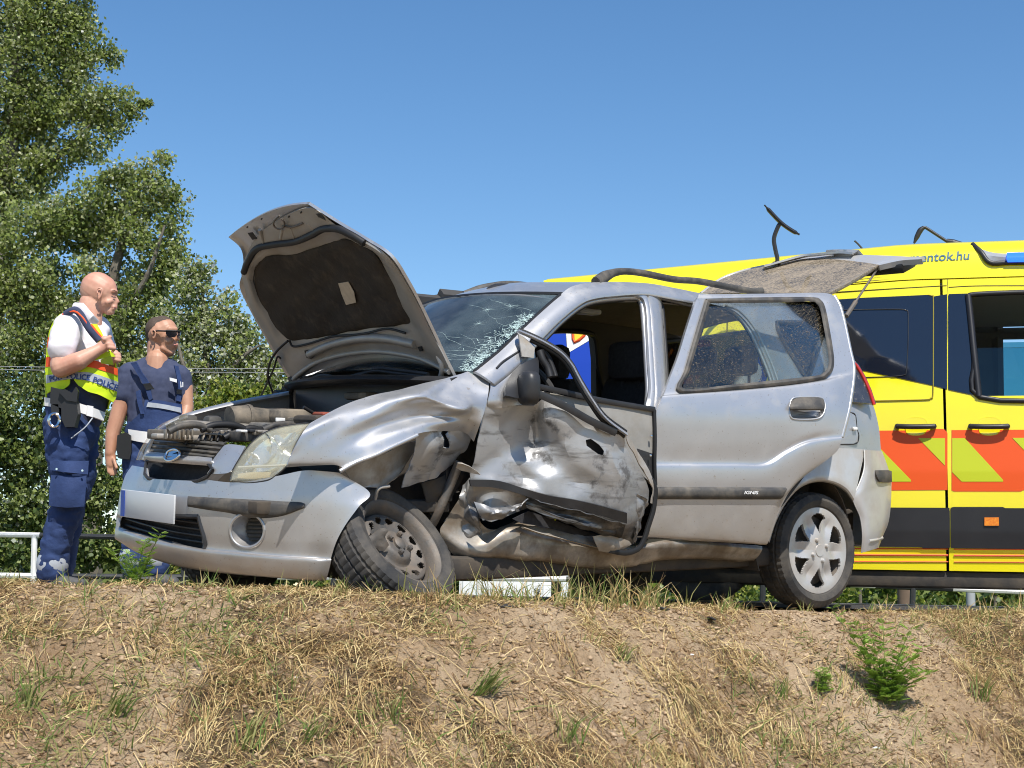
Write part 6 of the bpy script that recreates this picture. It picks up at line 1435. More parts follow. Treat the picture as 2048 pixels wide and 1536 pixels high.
sh = [A.c((560, 545, 0), 95, (545, 700, 0), 175, .72), A.c((450, 560, -.05), 88, (650, 600, .05), 80, .9), A.c((545, 700, 0), 180, (530, 960, 0), 186, .70), A.c((530, 960, 0), 192, (515, 1100, 0), 182, .70),
      A.c((448, 578, -.14), 97, (416, 690, -.20), 93), A.c((416, 690, -.20), 93, (410, 716, -.205), 94), A.c((648, 580, .14), 86, (690, 720, .14), 80)]
blob('polo_shirt', sh, .011, WHT, R0, 5, (.006, 9, (1, 1, 1.6)))
# collar
MB().tube([A.P(x, y, d)-A.o for x, y, d in ((490, 445, -.03), (540, 450, -.09), (600, 520, -.10), (640, 545, -.07))], [.014, .016, .016, .01], 8, True, (1.0, 2.0)).build('collar', WHT, R0)
vt = A.torso(([500, 700, 900, 1100], [548, 548, 540, 525]), ([500, 700, 900, 1100], [255, 262, 258, 240]), .185)
def vpatch(name, rows, mat, off=.004, n=(3, 5), th=.006, fold=(.004, 7, 2)): return patch(name, '1', [[(x, y, off) for x, y in r] for r in rows], vt, mat, R0, n, th, crumple=fold)
# back half of the vest so that it wraps the body
bk = []
for zy in np.linspace(470, 1120, 20):
    for t in np.linspace(math.radians(-8), math.radians(188), 18):
        c = np.interp(zy, [500, 700, 900, 1100], [548, 548, 540, 525]); wl_ = np.interp(zy, [470, 520, 600, 700, 900, 1100], [70, 175, 215, 238, 242, 220]); wr = np.interp(zy, [470, 560, 640, 700, 760, 900, 1020, 1100], [15, 30, 90, 150, 210, 240, 230, 190])
        w = wr if math.cos(t) > 0 else wl_
        bk.append(A.P(c+w*math.cos(t), zy, .155*math.sin(t))-A.o)
solid(mkobj('vest_back', bk, [(i*18+j, i*18+j+1, (i+1)*18+j+1, (i+1)*18+j) for i in range(19) for j in range(17)], HIV, R0), .006)
vpatch('vest_panel', [[(312, 700), (322, 720), (335, 735), (345, 745)], [(305, 760), (318, 770), (332, 775), (345, 780)]], HIV)
vpatch('vest_panel', [[(395, 488), (418, 492), (440, 500)], [(352, 540), (378, 545), (398, 555)], [(330, 590), (345, 600), (362, 610)], [(318, 640), (326, 650), (336, 660)]], HIV)
vpatch('vest_stripe', [[(318, 640), (326, 648), (334, 655)], [(310, 710), (320, 712), (330, 715)]], HIO, .006)
vpatch('vest_stripe', [[(302, 775), (330, 772), (350, 770)], [(300, 838), (330, 836), (360, 832)]], HIO, .008)
vpatch('vest_panel', [[(300, 838), (340, 835), (370, 832)], [(302, 893), (350, 885), (440, 880)]], HIV)
vpatch('vest_panel', [[(600, 780), (650, 755), (700, 735), (745, 745)], [(590, 800), (650, 790), (710, 775), (762, 770)]], HIV)
vpatch('vest_panel', [[(665, 790), (700, 775), (735, 765)], [(668, 815), (710, 820), (752, 825)]], LIM, .009)
vpatch('vest_stripe', [[(580, 790), (640, 800), (710, 825), (778, 850)], [(560, 835), (640, 850), (710, 872), (780, 895)]], HIO, .008)
vpatch('vest_panel', [[(500, 850), (560, 835), (640, 852), (710, 874), (780, 896)], [(470, 880), (560, 872), (640, 888), (710, 912), (782, 938)]], HIV)
vpatch('reflective_band', [[(303, 893), (380, 885), (470, 878), (560, 872), (640, 888), (710, 912), (782, 938)], [(305, 948), (380, 930), (470, 918), (560, 925), (640, 948), (710, 978), (775, 1002)]], REF, .007, (3, 4))
vpatch('vest_panel', [[(305, 948), (380, 932), (460, 920)], [(306, 985), (380, 970), (455, 955)], [(308, 1015), (350, 990), (420, 985)]], HIV)
vpatch('vest_panel', [[(485, 918), (560, 926), (640, 950), (710, 980), (775, 1003)], [(500, 940), (570, 965), (640, 990), (710, 1020), (768, 1042)], [(520, 960), (580, 1000), (650, 1020), (700, 1045), (748, 1072)]], HIV)
vpatch('vest_panel_edge', [[(575, 575), (600, 555), (640, 555)], [(610, 620), (640, 610), (670, 605)], [(640, 680), (670, 665), (690, 650)]], HIV, .012)
line('vest_edging', '1', [(430, 490, .016), (490, 462, .02), (530, 490, .02), (560, 540, .02), (600, 600, .02), (655, 665, .018)], vt, .016, NAVYC, R0, 5, 8, (1, 1.3))
line('vest_edging', '1', [(415, 492, .022), (490, 470, .03), (540, 505, .03), (580, 560, .028)], vt, .007, HIO, R0)
line('vest_edging', '1', [(600, 560, .022), (640, 610, .022), (672, 648, .02)], vt, .008, HIO, R0)
nav = [A.c((520, 1000, 0), 205, (505, 1120, 0), 192, .74)]
blob('vest_hem', nav, .012, NAVYC, R0, 4, (.006, 9, (1, 1, 1)))
TB = pmat('police_lettering', (.02, .05, .20), rough=.6)
text_on('lettering', 'POLICE', '1', (610, 938), (772, 996), 40, vt, .012, TB, R0, bold=.02)
text_on('lettering', 'POLICE', '1', (440, 912), (592, 928), 38, vt, .012, TB, R0, bold=.02)
text_on('lettering', 'POLI', '1', (330, 935), (410, 918), 36, vt, .012, TB, R0, bold=.02)
# trousers, boots
tr = [A.c((480, 1120, 0), 178, (465, 1260, 0), 180, .75), A.c((440, 1260, -.07), 150, (455, 1560, -.09), 122, .85), A.c((455, 1560, -.09), 120, (440, 1760, -.09), 108, .9), A.c((440, 1760, -.09), 108, (370, 2010, -.08), 96), A.c((370, 2010, -.08), 96, (345, 2200, -.07), 92),
      A.c((530, 1260, .08), 130, (520, 1560, .10), 112, .85), A.c((520, 1560, .10), 108, (460, 1780, .12), 95), A.c((460, 1780, .12), 95, (395, 2200, .14), 85)]
blob('trousers', tr, .012, BLUEC, R0, 4, (.017, 9, (1, 1, 1.9)))
lt = lambda x, y, off=0.0: WORLD.plane(x, y, (0, A.Y-.20-off, 0), (0, 1, 0))-A.o
def lz(rows, dz): return [[(x, y-0, o_) for x, y, o_ in r] for r in rows]
patch('cargo_pocket', '2', [[(345, 300, .0), (450, 305, .03), (570, 300, .0)], [(335, 400, .0), (445, 410, .05), (562, 400, .0)], [(330, 500, .0), (440, 510, .03), (555, 505, .0)]], lt, BLUEC, R0, (4, 4), .02)
patch('pocket_flap', '2', [[(338, 205, .0), (450, 210, .03), (585, 205, .0)], [(340, 265, .0), (455, 285, .05), (578, 295, .0)]], lt, BLUEC, R0, (3, 4), .02)
for q in ((375, 258), (545, 268)): MB().lathe([(-.004, .0005), (-.004, .006), (0, .007)], 10, c=lt(*zp('2', *q), .05)).build('snap', M['chrome'], R0)
hem = [A.c((350, 2125, -.07), 103, (346, 2150, -.07), 103, .97)]
blob('reflective_hem', hem, .012, REF, R0, 2); line('trouser_piping', '1', [(470, 1310, .03), (560, 1240, .03), (612, 1175, .02)], vt, .004, REF, R0)
blob('boots', [A.c((330, 2225, -.07), 78, (350, 2262, -.07), 62), A.c((350, 2262, -.07), 58, (500, 2272, -.10), 42), A.c((400, 2225, .12), 70, (420, 2262, .12), 58), A.c((420, 2262, .12), 52, (540, 2272, .10), 38)], .011, SHOE, R0, 3)
# belt, holster, cuffs
bt = A.torso(([1000, 1300], [500, 490]), ([1000, 1300], [205, 200]), .175)
patch('belt', '1', [[(300, 1040, .01), (420, 1060, .01), (510, 1075, .012), (600, 1105, .012), (690, 1140, .0)], [(300, 1095, .01), (420, 1115, .01), (510, 1135, .012), (600, 1165, .012), (680, 1195, .0)]], bt, WBELT, R0, (3, 5), .012)
patch('belt_buckle', '1', [[(575, 1092, .02), (615, 1100, .02)], [(570, 1160, .02), (610, 1170, .02)]], bt, WBELT, R0, (3, 3), .012)
fnp = lambda x, y, off=0.0: WORLD.plane(x, y, (0, A.Y-.20-off, 0), (0, 1, 0))-A.o
poly('pouch', '1', [(335, 970), (420, 990), (470, 1010), (500, 1060), (490, 1110), (400, 1110), (330, 1080)], fnp, LEA, R0, .07, .03)
hol = poly('holster', '1', [(405, 1085), (440, 1050), (505, 1060), (515, 1150), (490, 1235), (430, 1235), (405, 1180)], fnp, LEA, R0, .06, .05)
poly('pistol_grip', '1', [(385, 1000), (430, 985), (475, 1010), (500, 970), (515, 1000), (505, 1070), (440, 1060)], fnp, LEA, hol, .03, .06)
cf = MB()
for k in range(2):
    v, f = tubegeo([np.array(A.P(355+34*math.cos(t)+k*8, 1190+44*math.sin(t), -.235-.012*k))-A.o for t in np.linspace(0, 2*math.pi, 25)], .0065, 6, False); cf.add(v, f)
cf.build('handcuffs', M['chrome'], R0)
poly('cuff_case', '1', [(335, 1085), (385, 1085), (390, 1150), (340, 1150)], fnp, LEA, R0, .04, .03)

# ---------------------------------------------------------------- second man in overalls
B = Fig('person', 9.3, 'man with cropped hair and sunglasses in navy T-shirt and blue bib overalls', (290, 1166))
R1 = B.root
body = [B.c((1065, 610, 0), 92, (1085, 600, 0), 86, .82), B.c((1110, 640, -.01), 74, (1115, 690, -.01), 62, .85), B.c((1095, 700, 0), 52, (1120, 735, -.01), 34, .85), B.c((1135, 640, -.02), 42, (1140, 700, -.02), 36),
        B.c((1165, 615, -.03), 14, (1178, 650, -.05), 12), B.c((1172, 655, -.045), 13, (1180, 658, -.05), 9), B.c((1155, 690, -.04), 14, (1160, 700, -.04), 13), B.c((1120, 590, -.05), 20, (1160, 588, -.03), 16), B.c((1135, 738, -.02), 20, (1142, 740, -.02), 16),
        B.c((1150, 686, -.05), 9, (1172, 686, -.045), 7), B.c((1150, 700, -.05), 9, (1170, 701, -.045), 7), B.c((1110, 668, -.06), 20, (1130, 662, -.058), 16), B.c((1075, 715, -.045), 16, (1130, 744, -.03), 15),
        B.c((1012, 610, -.065), 16, (1015, 645, -.062), 12, .6),
        B.c((1035, 690, .01), 62, (1040, 800, .01), 72, .85), B.c((1040, 800, 0), 80, (1035, 900, 0), 90),
        B.c((828, 960, -.02), 58, (800, 1090, -.02), 56), B.c((800, 1090, -.02), 56, (745, 1270, -.05), 48), B.c((745, 1270, -.05), 48, (728, 1410, -.08), 34), B.c((728, 1420, -.08), 36, (735, 1480, -.09), 36, .7),
        B.c((1225, 980, .0), 50, (1235, 1110, -.02), 44), B.c((1235, 1110, -.02), 44, (1200, 1230, -.10), 34), B.c((1200, 1230, -.10), 32, (1180, 1270, -.12), 30)]
for k, (fx, ln) in enumerate(((712, 1535), (728, 1550), (744, 1552), (758, 1540))): body += [B.c((fx+2, 1490, -.09), 12, (fx+6, ln, -.10), 10)]
body += [B.c((752, 1450, -.11), 13, (770, 1505, -.13), 11)]
b2 = blob('body', body, .0055, SKIN2, R1, 3)
MB().tube([B.P(1148, 694, -.075)-B.o, B.P(1160, 692, -.07)-B.o, B.P(1172, 694, -.055)-B.o], .0045, 6).build('mouth', LIP, R1)
MB().tube(spline([B.P(x, y, -.088)-B.o for x, y in ((1006, 625), (1002, 606), (1014, 596), (1026, 606), (1026, 628), (1016, 648))], 4), .0045, 6).build('ear_rim', SKIN2, b2)
blob('beard_stubble', [B.c((1098, 714, -.012), 46, (1122, 736, -.016), 35, .9)], .008, pmat('beard_stubble', (.26, .14, .095), (.18, .10, .07), 160, rough=.8), R1, 3)
blob('hair', [B.c((1050, 590, .012), 92, (1072, 578, .012), 82, .86), B.c((1020, 640, .02), 60, (1010, 680, .02), 40, .9)], .009, STUB, R1, 3)
# sunglasses
sgl = empty('sunglasses'); sgl.parent = R1
for pts, d in (([(1095, 596), (1165, 600), (1168, 625), (1150, 642), (1112, 640), (1096, 622)], -.098), ([(1170, 602), (1194, 604), (1192, 630), (1174, 634)], -.075)):
    poly('lens', '1', pts, lambda x, y, off=0.0, d=d: WORLD.plane(x, y, (0, B.Y+d-off, 0), (0, 1, 0))-B.o, LENS, sgl, .012)
MB().tube([B.P(1100, 602, -.098)-B.o, B.P(1040, 600, -.085)-B.o, B.P(1012, 606, -.07)-B.o], .0055, 6).build('temple_arm', LEA, sgl)
MB().tube([B.P(1095, 598, -.10)-B.o, B.P(1165, 601, -.10)-B.o, B.P(1194, 606, -.075)-B.o], .005, 6).build('brow_bar', LEA, sgl)
sh = [B.c((1035, 860, 0), 110, (1030, 980, 0), 165, .72), B.c((872, 882, 0), 80, (1188, 900, 0), 76, .95), B.c((950, 835, .01), 62, (1120, 840, .01), 60, .9), B.c((1020, 980, 0), 175, (1010, 1220, 0), 172, .72), B.c((850, 890, -.01), 78, (818, 1025, -.015), 76), B.c((1200, 905, .0), 66, (1222, 1060, .0), 56)]
blob('t_shirt', sh, .011, NAVYC, R1, 4, (.006, 9, (1, 1, 1.5)))
bb = B.torso(([800, 1300], [1035, 1020]), ([800, 1000, 1300], [215, 215, 200]), .155)
pb = lambda name, rows, mat, off=.006, n=(3, 5), th=.008: patch(name, '1', [[(x, y, off) for x, y in r] for r in rows], bb, mat, R1, n, th, crumple=(.004, 8, 3))
pb('bib', [[(960, 1055), (1060, 1060), (1140, 1075), (1200, 1085)], [(935, 1130), (1050, 1150), (1140, 1160), (1205, 1160)], [(850, 1220), (1000, 1240), (1120, 1245), (1210, 1240)], [(840, 1270), (1000, 1290), (1120, 1295), (1215, 1290)]], BLUEC)
pb('bib_strap', [[(862, 812), (900, 806)], [(905, 880), (938, 872)], [(950, 960), (985, 945)], [(985, 1060), (1005, 1050)]], BLUEC, .010)
pb('bib_strap', [[(1150, 828), (1180, 835)], [(1168, 900), (1195, 905)], [(1178, 980), (1202, 985)], [(1165, 1060), (1195, 1070)]], BLUEC, .010)
pb('strap_buckle', [[(945, 950), (990, 945)], [(965, 990), (1018, 985)]], LEA, .016, (2, 3)); pb('strap_buckle', [[(1172, 985), (1202, 988)], [(1170, 1015), (1200, 1020)]], LEA, .016, (2, 3))
pb('side_strap', [[(900, 1000), (925, 990)], [(905, 1060), (935, 1065)], [(930, 1150), (950, 1150)]], BLUEC, .010)
pb('bib_reflective_strip', [[(978, 1072), (1060, 1082), (1130, 1095), (1192, 1108)], [(968, 1102), (1060, 1112), (1130, 1126), (1195, 1142)]], REF, .014)
pb('name_tag', [[(1120, 908), (1168, 920)], [(1122, 928), (1168, 942)]], M['text_white'], .010, (2, 3)); pb('shirt_crest', [[(1188, 935), (1208, 940)], [(1190, 975), (1208, 970)]], M['text_white'], .010, (2, 3))
tr = [B.c((1000, 1240, 0), 165, (1000, 1400, 0), 165, .75), B.c((930, 1400, -.04), 120, (905, 1750, -.05), 95, .9), B.c((905, 1750, -.05), 95, (880, 2160, -.05), 82), B.c((1070, 1400, .04), 120, (1060, 1750, .05), 95, .9), B.c((1060, 1750, .05), 95, (1030, 2160, .05), 82)]
blob('trousers', tr, .013, BLUEC, R1, 4, (.017, 9, (1, 1, 1.9)))
bt2 = B.torso(([1000, 1500], [1000, 1000]), ([1000, 1500], [190, 190]), .17)
patch('belt', '1', [[(850, 1250, .01), (930, 1262, .01), (1000, 1270, .012), (1100, 1275, .01), (1170, 1270, .0)], [(860, 1320, .01), (930, 1335, .01), (1000, 1345, .012), (1100, 1350, .01), (1165, 1340, .0)]], bt2, WBELT, R1, (3, 4), .012)
poly('holster', '1', [(775, 1290), (830, 1270), (862, 1290), (868, 1400), (855, 1450), (780, 1440), (768, 1380)], lambda x, y, off=0.0: WORLD.plane(x, y, (0, B.Y-.16-off, 0), (0, 1, 0))-B.o, LEA, R1, .06)
for x in (885, 1030): blob('reflective_hem', [B.c((x-5, 2090, -.05 if x < 900 else .05), 90, (x-5, 2112, -.05 if x < 900 else .05), 90)], .012, REF, R1, 2)
blob('boots', [B.c((880, 2215, -.05), 70, (890, 2250, -.05), 60), B.c((890, 2255, -.05), 52, (1000, 2262, -.10), 38), B.c((1030, 2215, .05), 70, (1040, 2250, .05), 60), B.c((1040, 2255, .05), 52, (1150, 2262, .02), 38)], .011, SHOE, R1, 3)
for r_ in (R0, R1): del r_['origin']
# ================================================================== railing, shed, cables, trees
def wpl(Y): return lambda x, y, off=0.0: WORLD.plane(x, y, (0, Y-off, 0), (0, 1, 0))
FY = 14.0; fpl = wpl(FY)
WP = pmat('white_rail_paint', (.74, .73, .70), (.66, .64, .60), 6, rough=.6); BP = pmat('black_rail_paint', (.022, .023, .025), (.04, .04, .04), 6, rough=.5)
o0 = fpl(1024, 1200)
fence = empty('roadside_railing', Matrix.Translation(Vector(o0)), 'low black and white painted tube railing across the far side of the road', 'railing')
flo = lambda x, y, off=0.0: fpl(x, y, off)-o0
def ftop(x): return 1070+(x-40)*.021+(x/2048)**2*8
def flow(x): return float(np.interp(x, [-900, 0, 200, 1000, 1525, 1715, 2048, 3000], [1140, 1151, 1153, 1157, 1163, 1170, 1184, 1215]))
cuts = [(-900, -500, 1), (-500, -150, 0), (-150, 80, 1), (80, 240, 0), (240, 420, 0), (420, 700, 1), (700, 928, 0), (928, 986, 0), (986, 1132, 1), (1132, 1400, 0), (1400, 1700, 0), (1700, 1750, 1), (1750, 1905, 0), (1905, 2060, 1), (2060, 2400, 0), (2400, 2800, 1)]
for x0, x1, w in cuts:
    for fy, shift in ((ftop, 0), (flow, 0)):
        ww = 1 if (fy is ftop and x0 == -150) else w
        MB().tube([flo(x0, fy(x0)), flo(x1, fy(x1))], .026, 8).build('rail_length', WP if ww else BP, fence)
for x in (-535, -235, 66, 366, 666, 958, 1225, 1525, 1825, 2125, 2425):
    MB().tube([flo(x+3, ftop(x)), flo(x-2, 1262)], .028, 8).build('post', WP if x in (66, 958) else BP, fence)
# low white shed behind the railing
sh0 = WORLD.plane(1025, 1240, (0, 18.5, 0), (0, 1, 0)); shed = empty('white_shed', Matrix.Translation(Vector(sh0)), 'low white shed glimpsed beneath the wreck, behind the railing', 'shed')
wcl = pmat('white_cladding', (.80, .80, .79), (.74, .74, .73), 3, rough=.6)
MB().box((-.10, .8, .55), (1.15, 1.4, 1.1), None, .01).build('wall', wcl, shed)
for k in range(5): MB().box((-.62+k*.25, .088, .55), (.012, .02, 1.08), None, .002).build('cladding_batten', wcl, shed)
MB().box((.02, .75, 1.14), (1.75, 1.7, .07), None, .01).build('roof', wcl, shed); MB().box((.64, .1, .55), (.09, .09, 1.1), None, .008).build('porch_post', wcl, shed); MB().box((.56, .8, .5), (.05, 1.0, .9), None, .008).build('porch_wall', pmat('brown_boards', (.12, .08, .05), rough=.8), shed)
# overhead cables
for (ya, yb, lab) in ((733, 737, 'upper overhead cable crossing in front of the trees'), (739, 745, 'lower overhead cable just beneath the upper one')):
    P = [WORLD.plane(x, ya+(yb-ya)*(x/600)+2*math.sin(x/200), (0, 13.0, 0), (0, 1, 0)) for x in range(-1500, 1900, 100)]
    tag(MB().tube(P, .0042, 5).build('overhead_cable', pmat('cable_grey_'+str(ya), (.22, .22, .21), rough=.6), None), lab, 'cable')
# poles far right under the van
for x, r, m, lab in ((1812, .09, pmat('weathered_wood', (.17, .115, .08), (.13, .09, .06), 6, rough=.9), 'brown wooden pole beyond the railing behind the ambulance'), (1942, .05, pmat('grey_pole', (.35, .36, .36), rough=.5), 'thin grey pole beyond the railing right of the wooden pole')):
    P = WORLD.plane(x, 1235, (0, 16.5, 0), (0, 1, 0)); tag(MB().tube([P-np.array((0, 0, .4)), P+np.array((0, 0, .5)), P+np.array((0, 0, 1.05))], r, 10).build('pole', m, None), lab, 'pole')

# ---- trees
G = {'poplar': [leafm('poplar_leaf', (.25, .315, .075), (.33, .385, .11), .44, .38, .8), leafm('poplar_leaf_dark', (.10, .14, .035), (.14, .18, .05), .3, .4, .8), leafm('poplar_leaf_pale', (.30, .33, .16), (.36, .38, .22), .3, .4, .8), leafm('poplar_leaf_silver', (.46, .48, .42), (.56, .57, .52), .3, .5, .8)],
     'bush': [leafm('bush_leaf', (.14, .19, .02), (.20, .25, .03), .35, .4, .8), leafm('bush_leaf_dark', (.06, .10, .015), (.09, .14, .025), .3, .45, .8), leafm('bush_leaf_pale', (.30, .32, .06), (.36, .37, .09), .35, .4, .8), leafm('bush_leaf_light', (.34, .36, .15), (.4, .42, .2), .3, .5, .8)],
     'dark': [leafm('shrub_leaf', (.17, .22, .05), (.24, .28, .08), .3, .4, .8), leafm('shrub_leaf_dark', (.05, .085, .02), (.08, .12, .03), .3, .4, .8), leafm('shrub_leaf_pale', (.16, .20, .07), (.2, .24, .09), .3, .4, .8), leafm('shrub_leaf_silver', (.36, .39, .3), (.42, .44, .36), .3, .5, .8)]}
BARK = pmat('pale_bark', (.17, .15, .12), (.10, .085, .065), 9, rough=.9, bump=.5, bscale=20)
def foliage(clumps, Y, dep, per, size, probs, seed, sub=9, tight=.33):
    """clumps = (px, py, rx, ry): leafy masses; each is broken into twigs with leaves round them"""
    g = np.random.default_rng(seed); C = []; tints = []
    k = Y/F_PX
    for cx, cy, rx, ry in clumps:
        o = WORLD.plane(cx, cy, (0, Y, 0), (0, 1, 0)); n = max(4, int(sub*(rx*ry)/2500)); R = .5*(rx+ry)*k
        u = g.normal(size=(n, 3)); u /= np.linalg.norm(u, axis=1)[:, None]; u *= (g.random(n)**.38)[:, None]
        tw = o+u*np.array((rx*k, R*dep, ry*k))
        tw[:, 1] += g.uniform(-.3, .3, n)*R
        keep = np.array([mnoise.noise(Vector(p)*(1.1/max(.25, R)))+.55*mnoise.noise(Vector(p)*2.2) > -.20 for p in tw]); tw = tw[keep] if keep.sum() > 2 else tw
        tints.append(np.repeat(g.choice(3, size=len(tw), p=[.3, .45, .25]), max(3, int(per))))
        m = max(3, int(per)); q = np.repeat(tw, m, axis=0); r = g.normal(size=q.shape); r *= (R*tight*(40/max(25, min(90, .5*(rx+ry)))))*np.array((1, 1, .8))
        C.append(q+r)
    C = np.vstack(C); N = len(C); s = size*g.uniform(.6, 1.25, N)
    a = g.normal(size=(N, 3)); a[:, 2] -= .5; a /= np.linalg.norm(a, axis=1)[:, None]
    b = np.cross(a, g.normal(size=(N, 3))); b /= np.linalg.norm(b, axis=1)[:, None]; n3 = np.cross(a, b)
    s = s[:, None]; V = np.stack([C-a*s*.5, C+b*s*.42+n3*s*.06, C+a*s*.5, C-b*s*.42+n3*s*.06], 1).reshape(-1, 3)
    Fc = np.arange(4*N).reshape(N, 4); pb = np.array(probs); P3 = [pb*np.array((.6, 3.0, .35, .4)), pb, pb*np.array((1.0, .3, 2.4, 1.3))]; T = np.concatenate(tints); I = np.zeros(N, int)      # each twig has its own mix of leaves
    for q in range(3):
        mk_ = T == q; I[mk_] = g.choice(4, size=int(mk_.sum()), p=P3[q]/P3[q].sum())
    return V, Fc, I
def tree(name, label, clumps, Y, limbs, kind, per, size, probs, seed, dep=.9, sub=9, cat='tree', group='trees behind the railing', base=(0, 1200), tight=.33):
    o0 = WORLD.plane(*base, (0, Y, 0), (0, 1, 0)); e = empty(name, Matrix.Translation(Vector(o0)), label, cat, group)
    V, Fc, I = foliage(clumps, Y, dep, per, size, probs, seed, sub, tight)
    c = gmesh('crown', V-o0, Fc, G[kind], I, kind=None); c.parent = e
    for j, (pts, r0, r1) in enumerate(limbs):
        P = [WORLD.plane(x, y, (0, Y+(d if d is not None else 0), 0), (0, 1, 0))-o0 for x, y, d in pts]; P = spline(P, 4)
        MB().tube(P, np.linspace(r0, r1, len(P)), 8).build('trunk' if j == 0 else 'branch', BARK, e)
    return e
pr = [.56, .18, .235, .025]
tall = [(20, -420, 150, 120), (60, -250, 160, 120), (20, -120, 170, 110), (110, -60, 90, 60), (40, 40, 130, 90), (130, 30, 70, 60), (170, 70, 40, 45), (60, 130, 120, 80), (150, 140, 55, 50), (215, 105, 28, 20), (228, 125, 22, 14), (20, 220, 110, 70), (120, 215, 80, 55), (185, 215, 50, 45), (235, 205, 38, 30), (268, 215, 26, 16), (290, 208, 10, 8), (170, 285, 50, 40), (225, 250, 26, 26), (60, 300, 90, 55), (130, 300, 50, 40), (10, 380, 70, 70), (90, 350, 40, 30), (-120, -200, 160, 200), (-160, 100, 170, 150), (-140, 330, 150, 110)]
tree('poplar_tree', 'tallest poplar tree at the left edge, its crown leaving the top of the frame', tall, 24, [([(-40, 1300, 0), (-30, 900, 0), (0, 500, 0), (30, 200, 0), (40, -200, 0)], .26, .05), ([(0, 560, 0), (40, 500, .3), (90, 470, .3)], .07, .02), ([(20, 420, 0), (100, 330, 0), (180, 250, -.2)], .06, .015), ([(25, 300, 0), (-60, 200, 0), (-120, 80, 0)], .06, .015)], 'poplar', 62, .066, pr, 1, sub=36, tight=.33)
mid = [(330, 315, 14, 18), (310, 345, 32, 26), (250, 360, 50, 40), (300, 400, 55, 50), (340, 420, 28, 40), (200, 420, 80, 60), (290, 480, 75, 60), (345, 500, 25, 45), (130, 450, 90, 60), (40, 470, 80, 60), (230, 560, 100, 60), (320, 560, 50, 50), (100, 570, 110, 70), (20, 600, 90, 80), (270, 640, 90, 60), (140, 680, 120, 70), (340, 640, 45, 50), (290, 710, 70, 50), (240, 760, 70, 50), (320, 790, 60, 50), (30, 720, 90, 90), (-110, 560, 130, 140), (-120, 760, 130, 140)]
tree('poplar_tree', 'second poplar tree with a rounded top, standing right of the tallest one', mid, 21, [([(180, 1300, 0), (185, 950, 0), (200, 700, 0), (240, 500, 0), (290, 380, 0)], .18, .03), ([(190, 800, 0), (120, 650, 0), (60, 520, -.4)], .07, .02), ([(210, 680, 0), (290, 560, -.3), (330, 450, -.4)], .06, .015)], 'poplar', 62, .060, pr, 2, sub=36, tight=.33)
sil = [(405, 540, 22, 22), (390, 560, 40, 30), (450, 600, 26, 16), (380, 610, 60, 40), (430, 640, 50, 40), (360, 670, 60, 50), (460, 660, 40, 35), (490, 690, 40, 40), (430, 710, 80, 45), (520, 720, 34, 40), (545, 745, 25, 35), (370, 740, 70, 40), (500, 750, 60, 35), (600, 790, 60, 50), (690, 820, 60, 50), (440, 770, 80, 40), (560, 790, 50, 40)]
tree('silver_poplar', 'silvery-leaved poplar behind the man in overalls', sil, 19.5, [([(430, 1300, 0), (425, 950, 0), (415, 750, 0), (405, 580, 0)], .12, .02), ([(420, 800, 0), (480, 720, -.3), (520, 690, -.4)], .05, .012), ([(420, 850, 0), (370, 740, -.3), (350, 660, -.3)], .05, .012)], 'poplar', 56, .056, [.36, .14, .32, .18], 3, sub=38, tight=.33)
bsh = [(430, 800, 55, 35), (510, 800, 50, 35), (390, 830, 40, 35), (470, 850, 70, 40), (560, 830, 40, 30), (640, 870, 70, 50), (420, 890, 70, 40), (530, 900, 80, 40)]
tree('sunlit_bush', 'yellow-green bush at the foot of the silvery poplar', bsh, 17.5, [([(470, 1250, 0), (470, 1000, 0), (450, 850, 0)], .05, .01)], 'bush', 56, .054, [.45, .2, .28, .07], 4, sub=32, tight=.28, cat='bush', group='bushes behind the railing')
low = [(30, 830, 80, 60), (110, 800, 70, 60), (20, 930, 80, 60), (110, 900, 80, 60), (200, 860, 60, 60), (40, 1030, 90, 60), (140, 1010, 80, 60), (220, 980, 60, 60), (-90, 880, 100, 90), (-100, 1020, 110, 80), (40, 1120, 90, 50), (150, 1110, 80, 50), (240, 1090, 60, 60)]
tree('dense_shrub', 'dense dark shrub behind the policeman', low, 17.8, [([(90, 1250, 0), (90, 1050, 0), (80, 880, 0)], .06, .015)], 'dark', 56, .058, [.50, .22, .22, .06], 5, sub=32, tight=.28, cat='shrub', group='bushes behind the railing')
low2 = [(330, 900, 60, 50), (300, 980, 70, 60), (380, 960, 60, 60), (310, 1070, 70, 60), (400, 1060, 70, 60), (480, 1010, 70, 60), (500, 1100, 80, 50), (600, 1020, 80, 60), (620, 1110, 80, 50), (350, 1140, 70, 40)]
tree('dense_shrub', 'green shrub low behind the front of the wreck', low2, 17.2, [([(400, 1250, 0), (400, 1080, 0), (390, 950, 0)], .05, .012)], 'bush', 46, .058, [.3, .5, .16, .04], 6, sub=28, tight=.28, cat='shrub', group='bushes behind the railing')
# hedge plants seen under the vehicles, further along the railing
for k, (x, lab) in enumerate(((760, 'low green bush behind the railing, hidden mostly by the front wheel'), (1180, 'low green bush behind the railing, just right of the white shed'), (1450, 'low green bush seen between the wheels of car and ambulance'), (1720, 'low green bush seen just right of the car rear wheel'), (1990, 'low green bush behind the railing at the right edge'), (2300, 'low green bush beyond the right edge of the frame'))):
    hb = [(x-70, 1150, 70, 50), (x+60, 1150, 75, 50), (x, 1190, 110, 40), (x-20, 1100, 80, 50), (x+110, 1185, 80, 40), (x-110, 1190, 70, 40)]
    if k == 5: break
    tree('low_bush', lab, hb, 19+.6*(k % 3), [([(x, 1260, 0), (x, 1180, 0), (x-10, 1110, 0)], .03, .01)], 'bush', 22, .08, [.35, .47, .16, .02], 20+k, sub=11, cat='bush', group='bushes behind the railing')
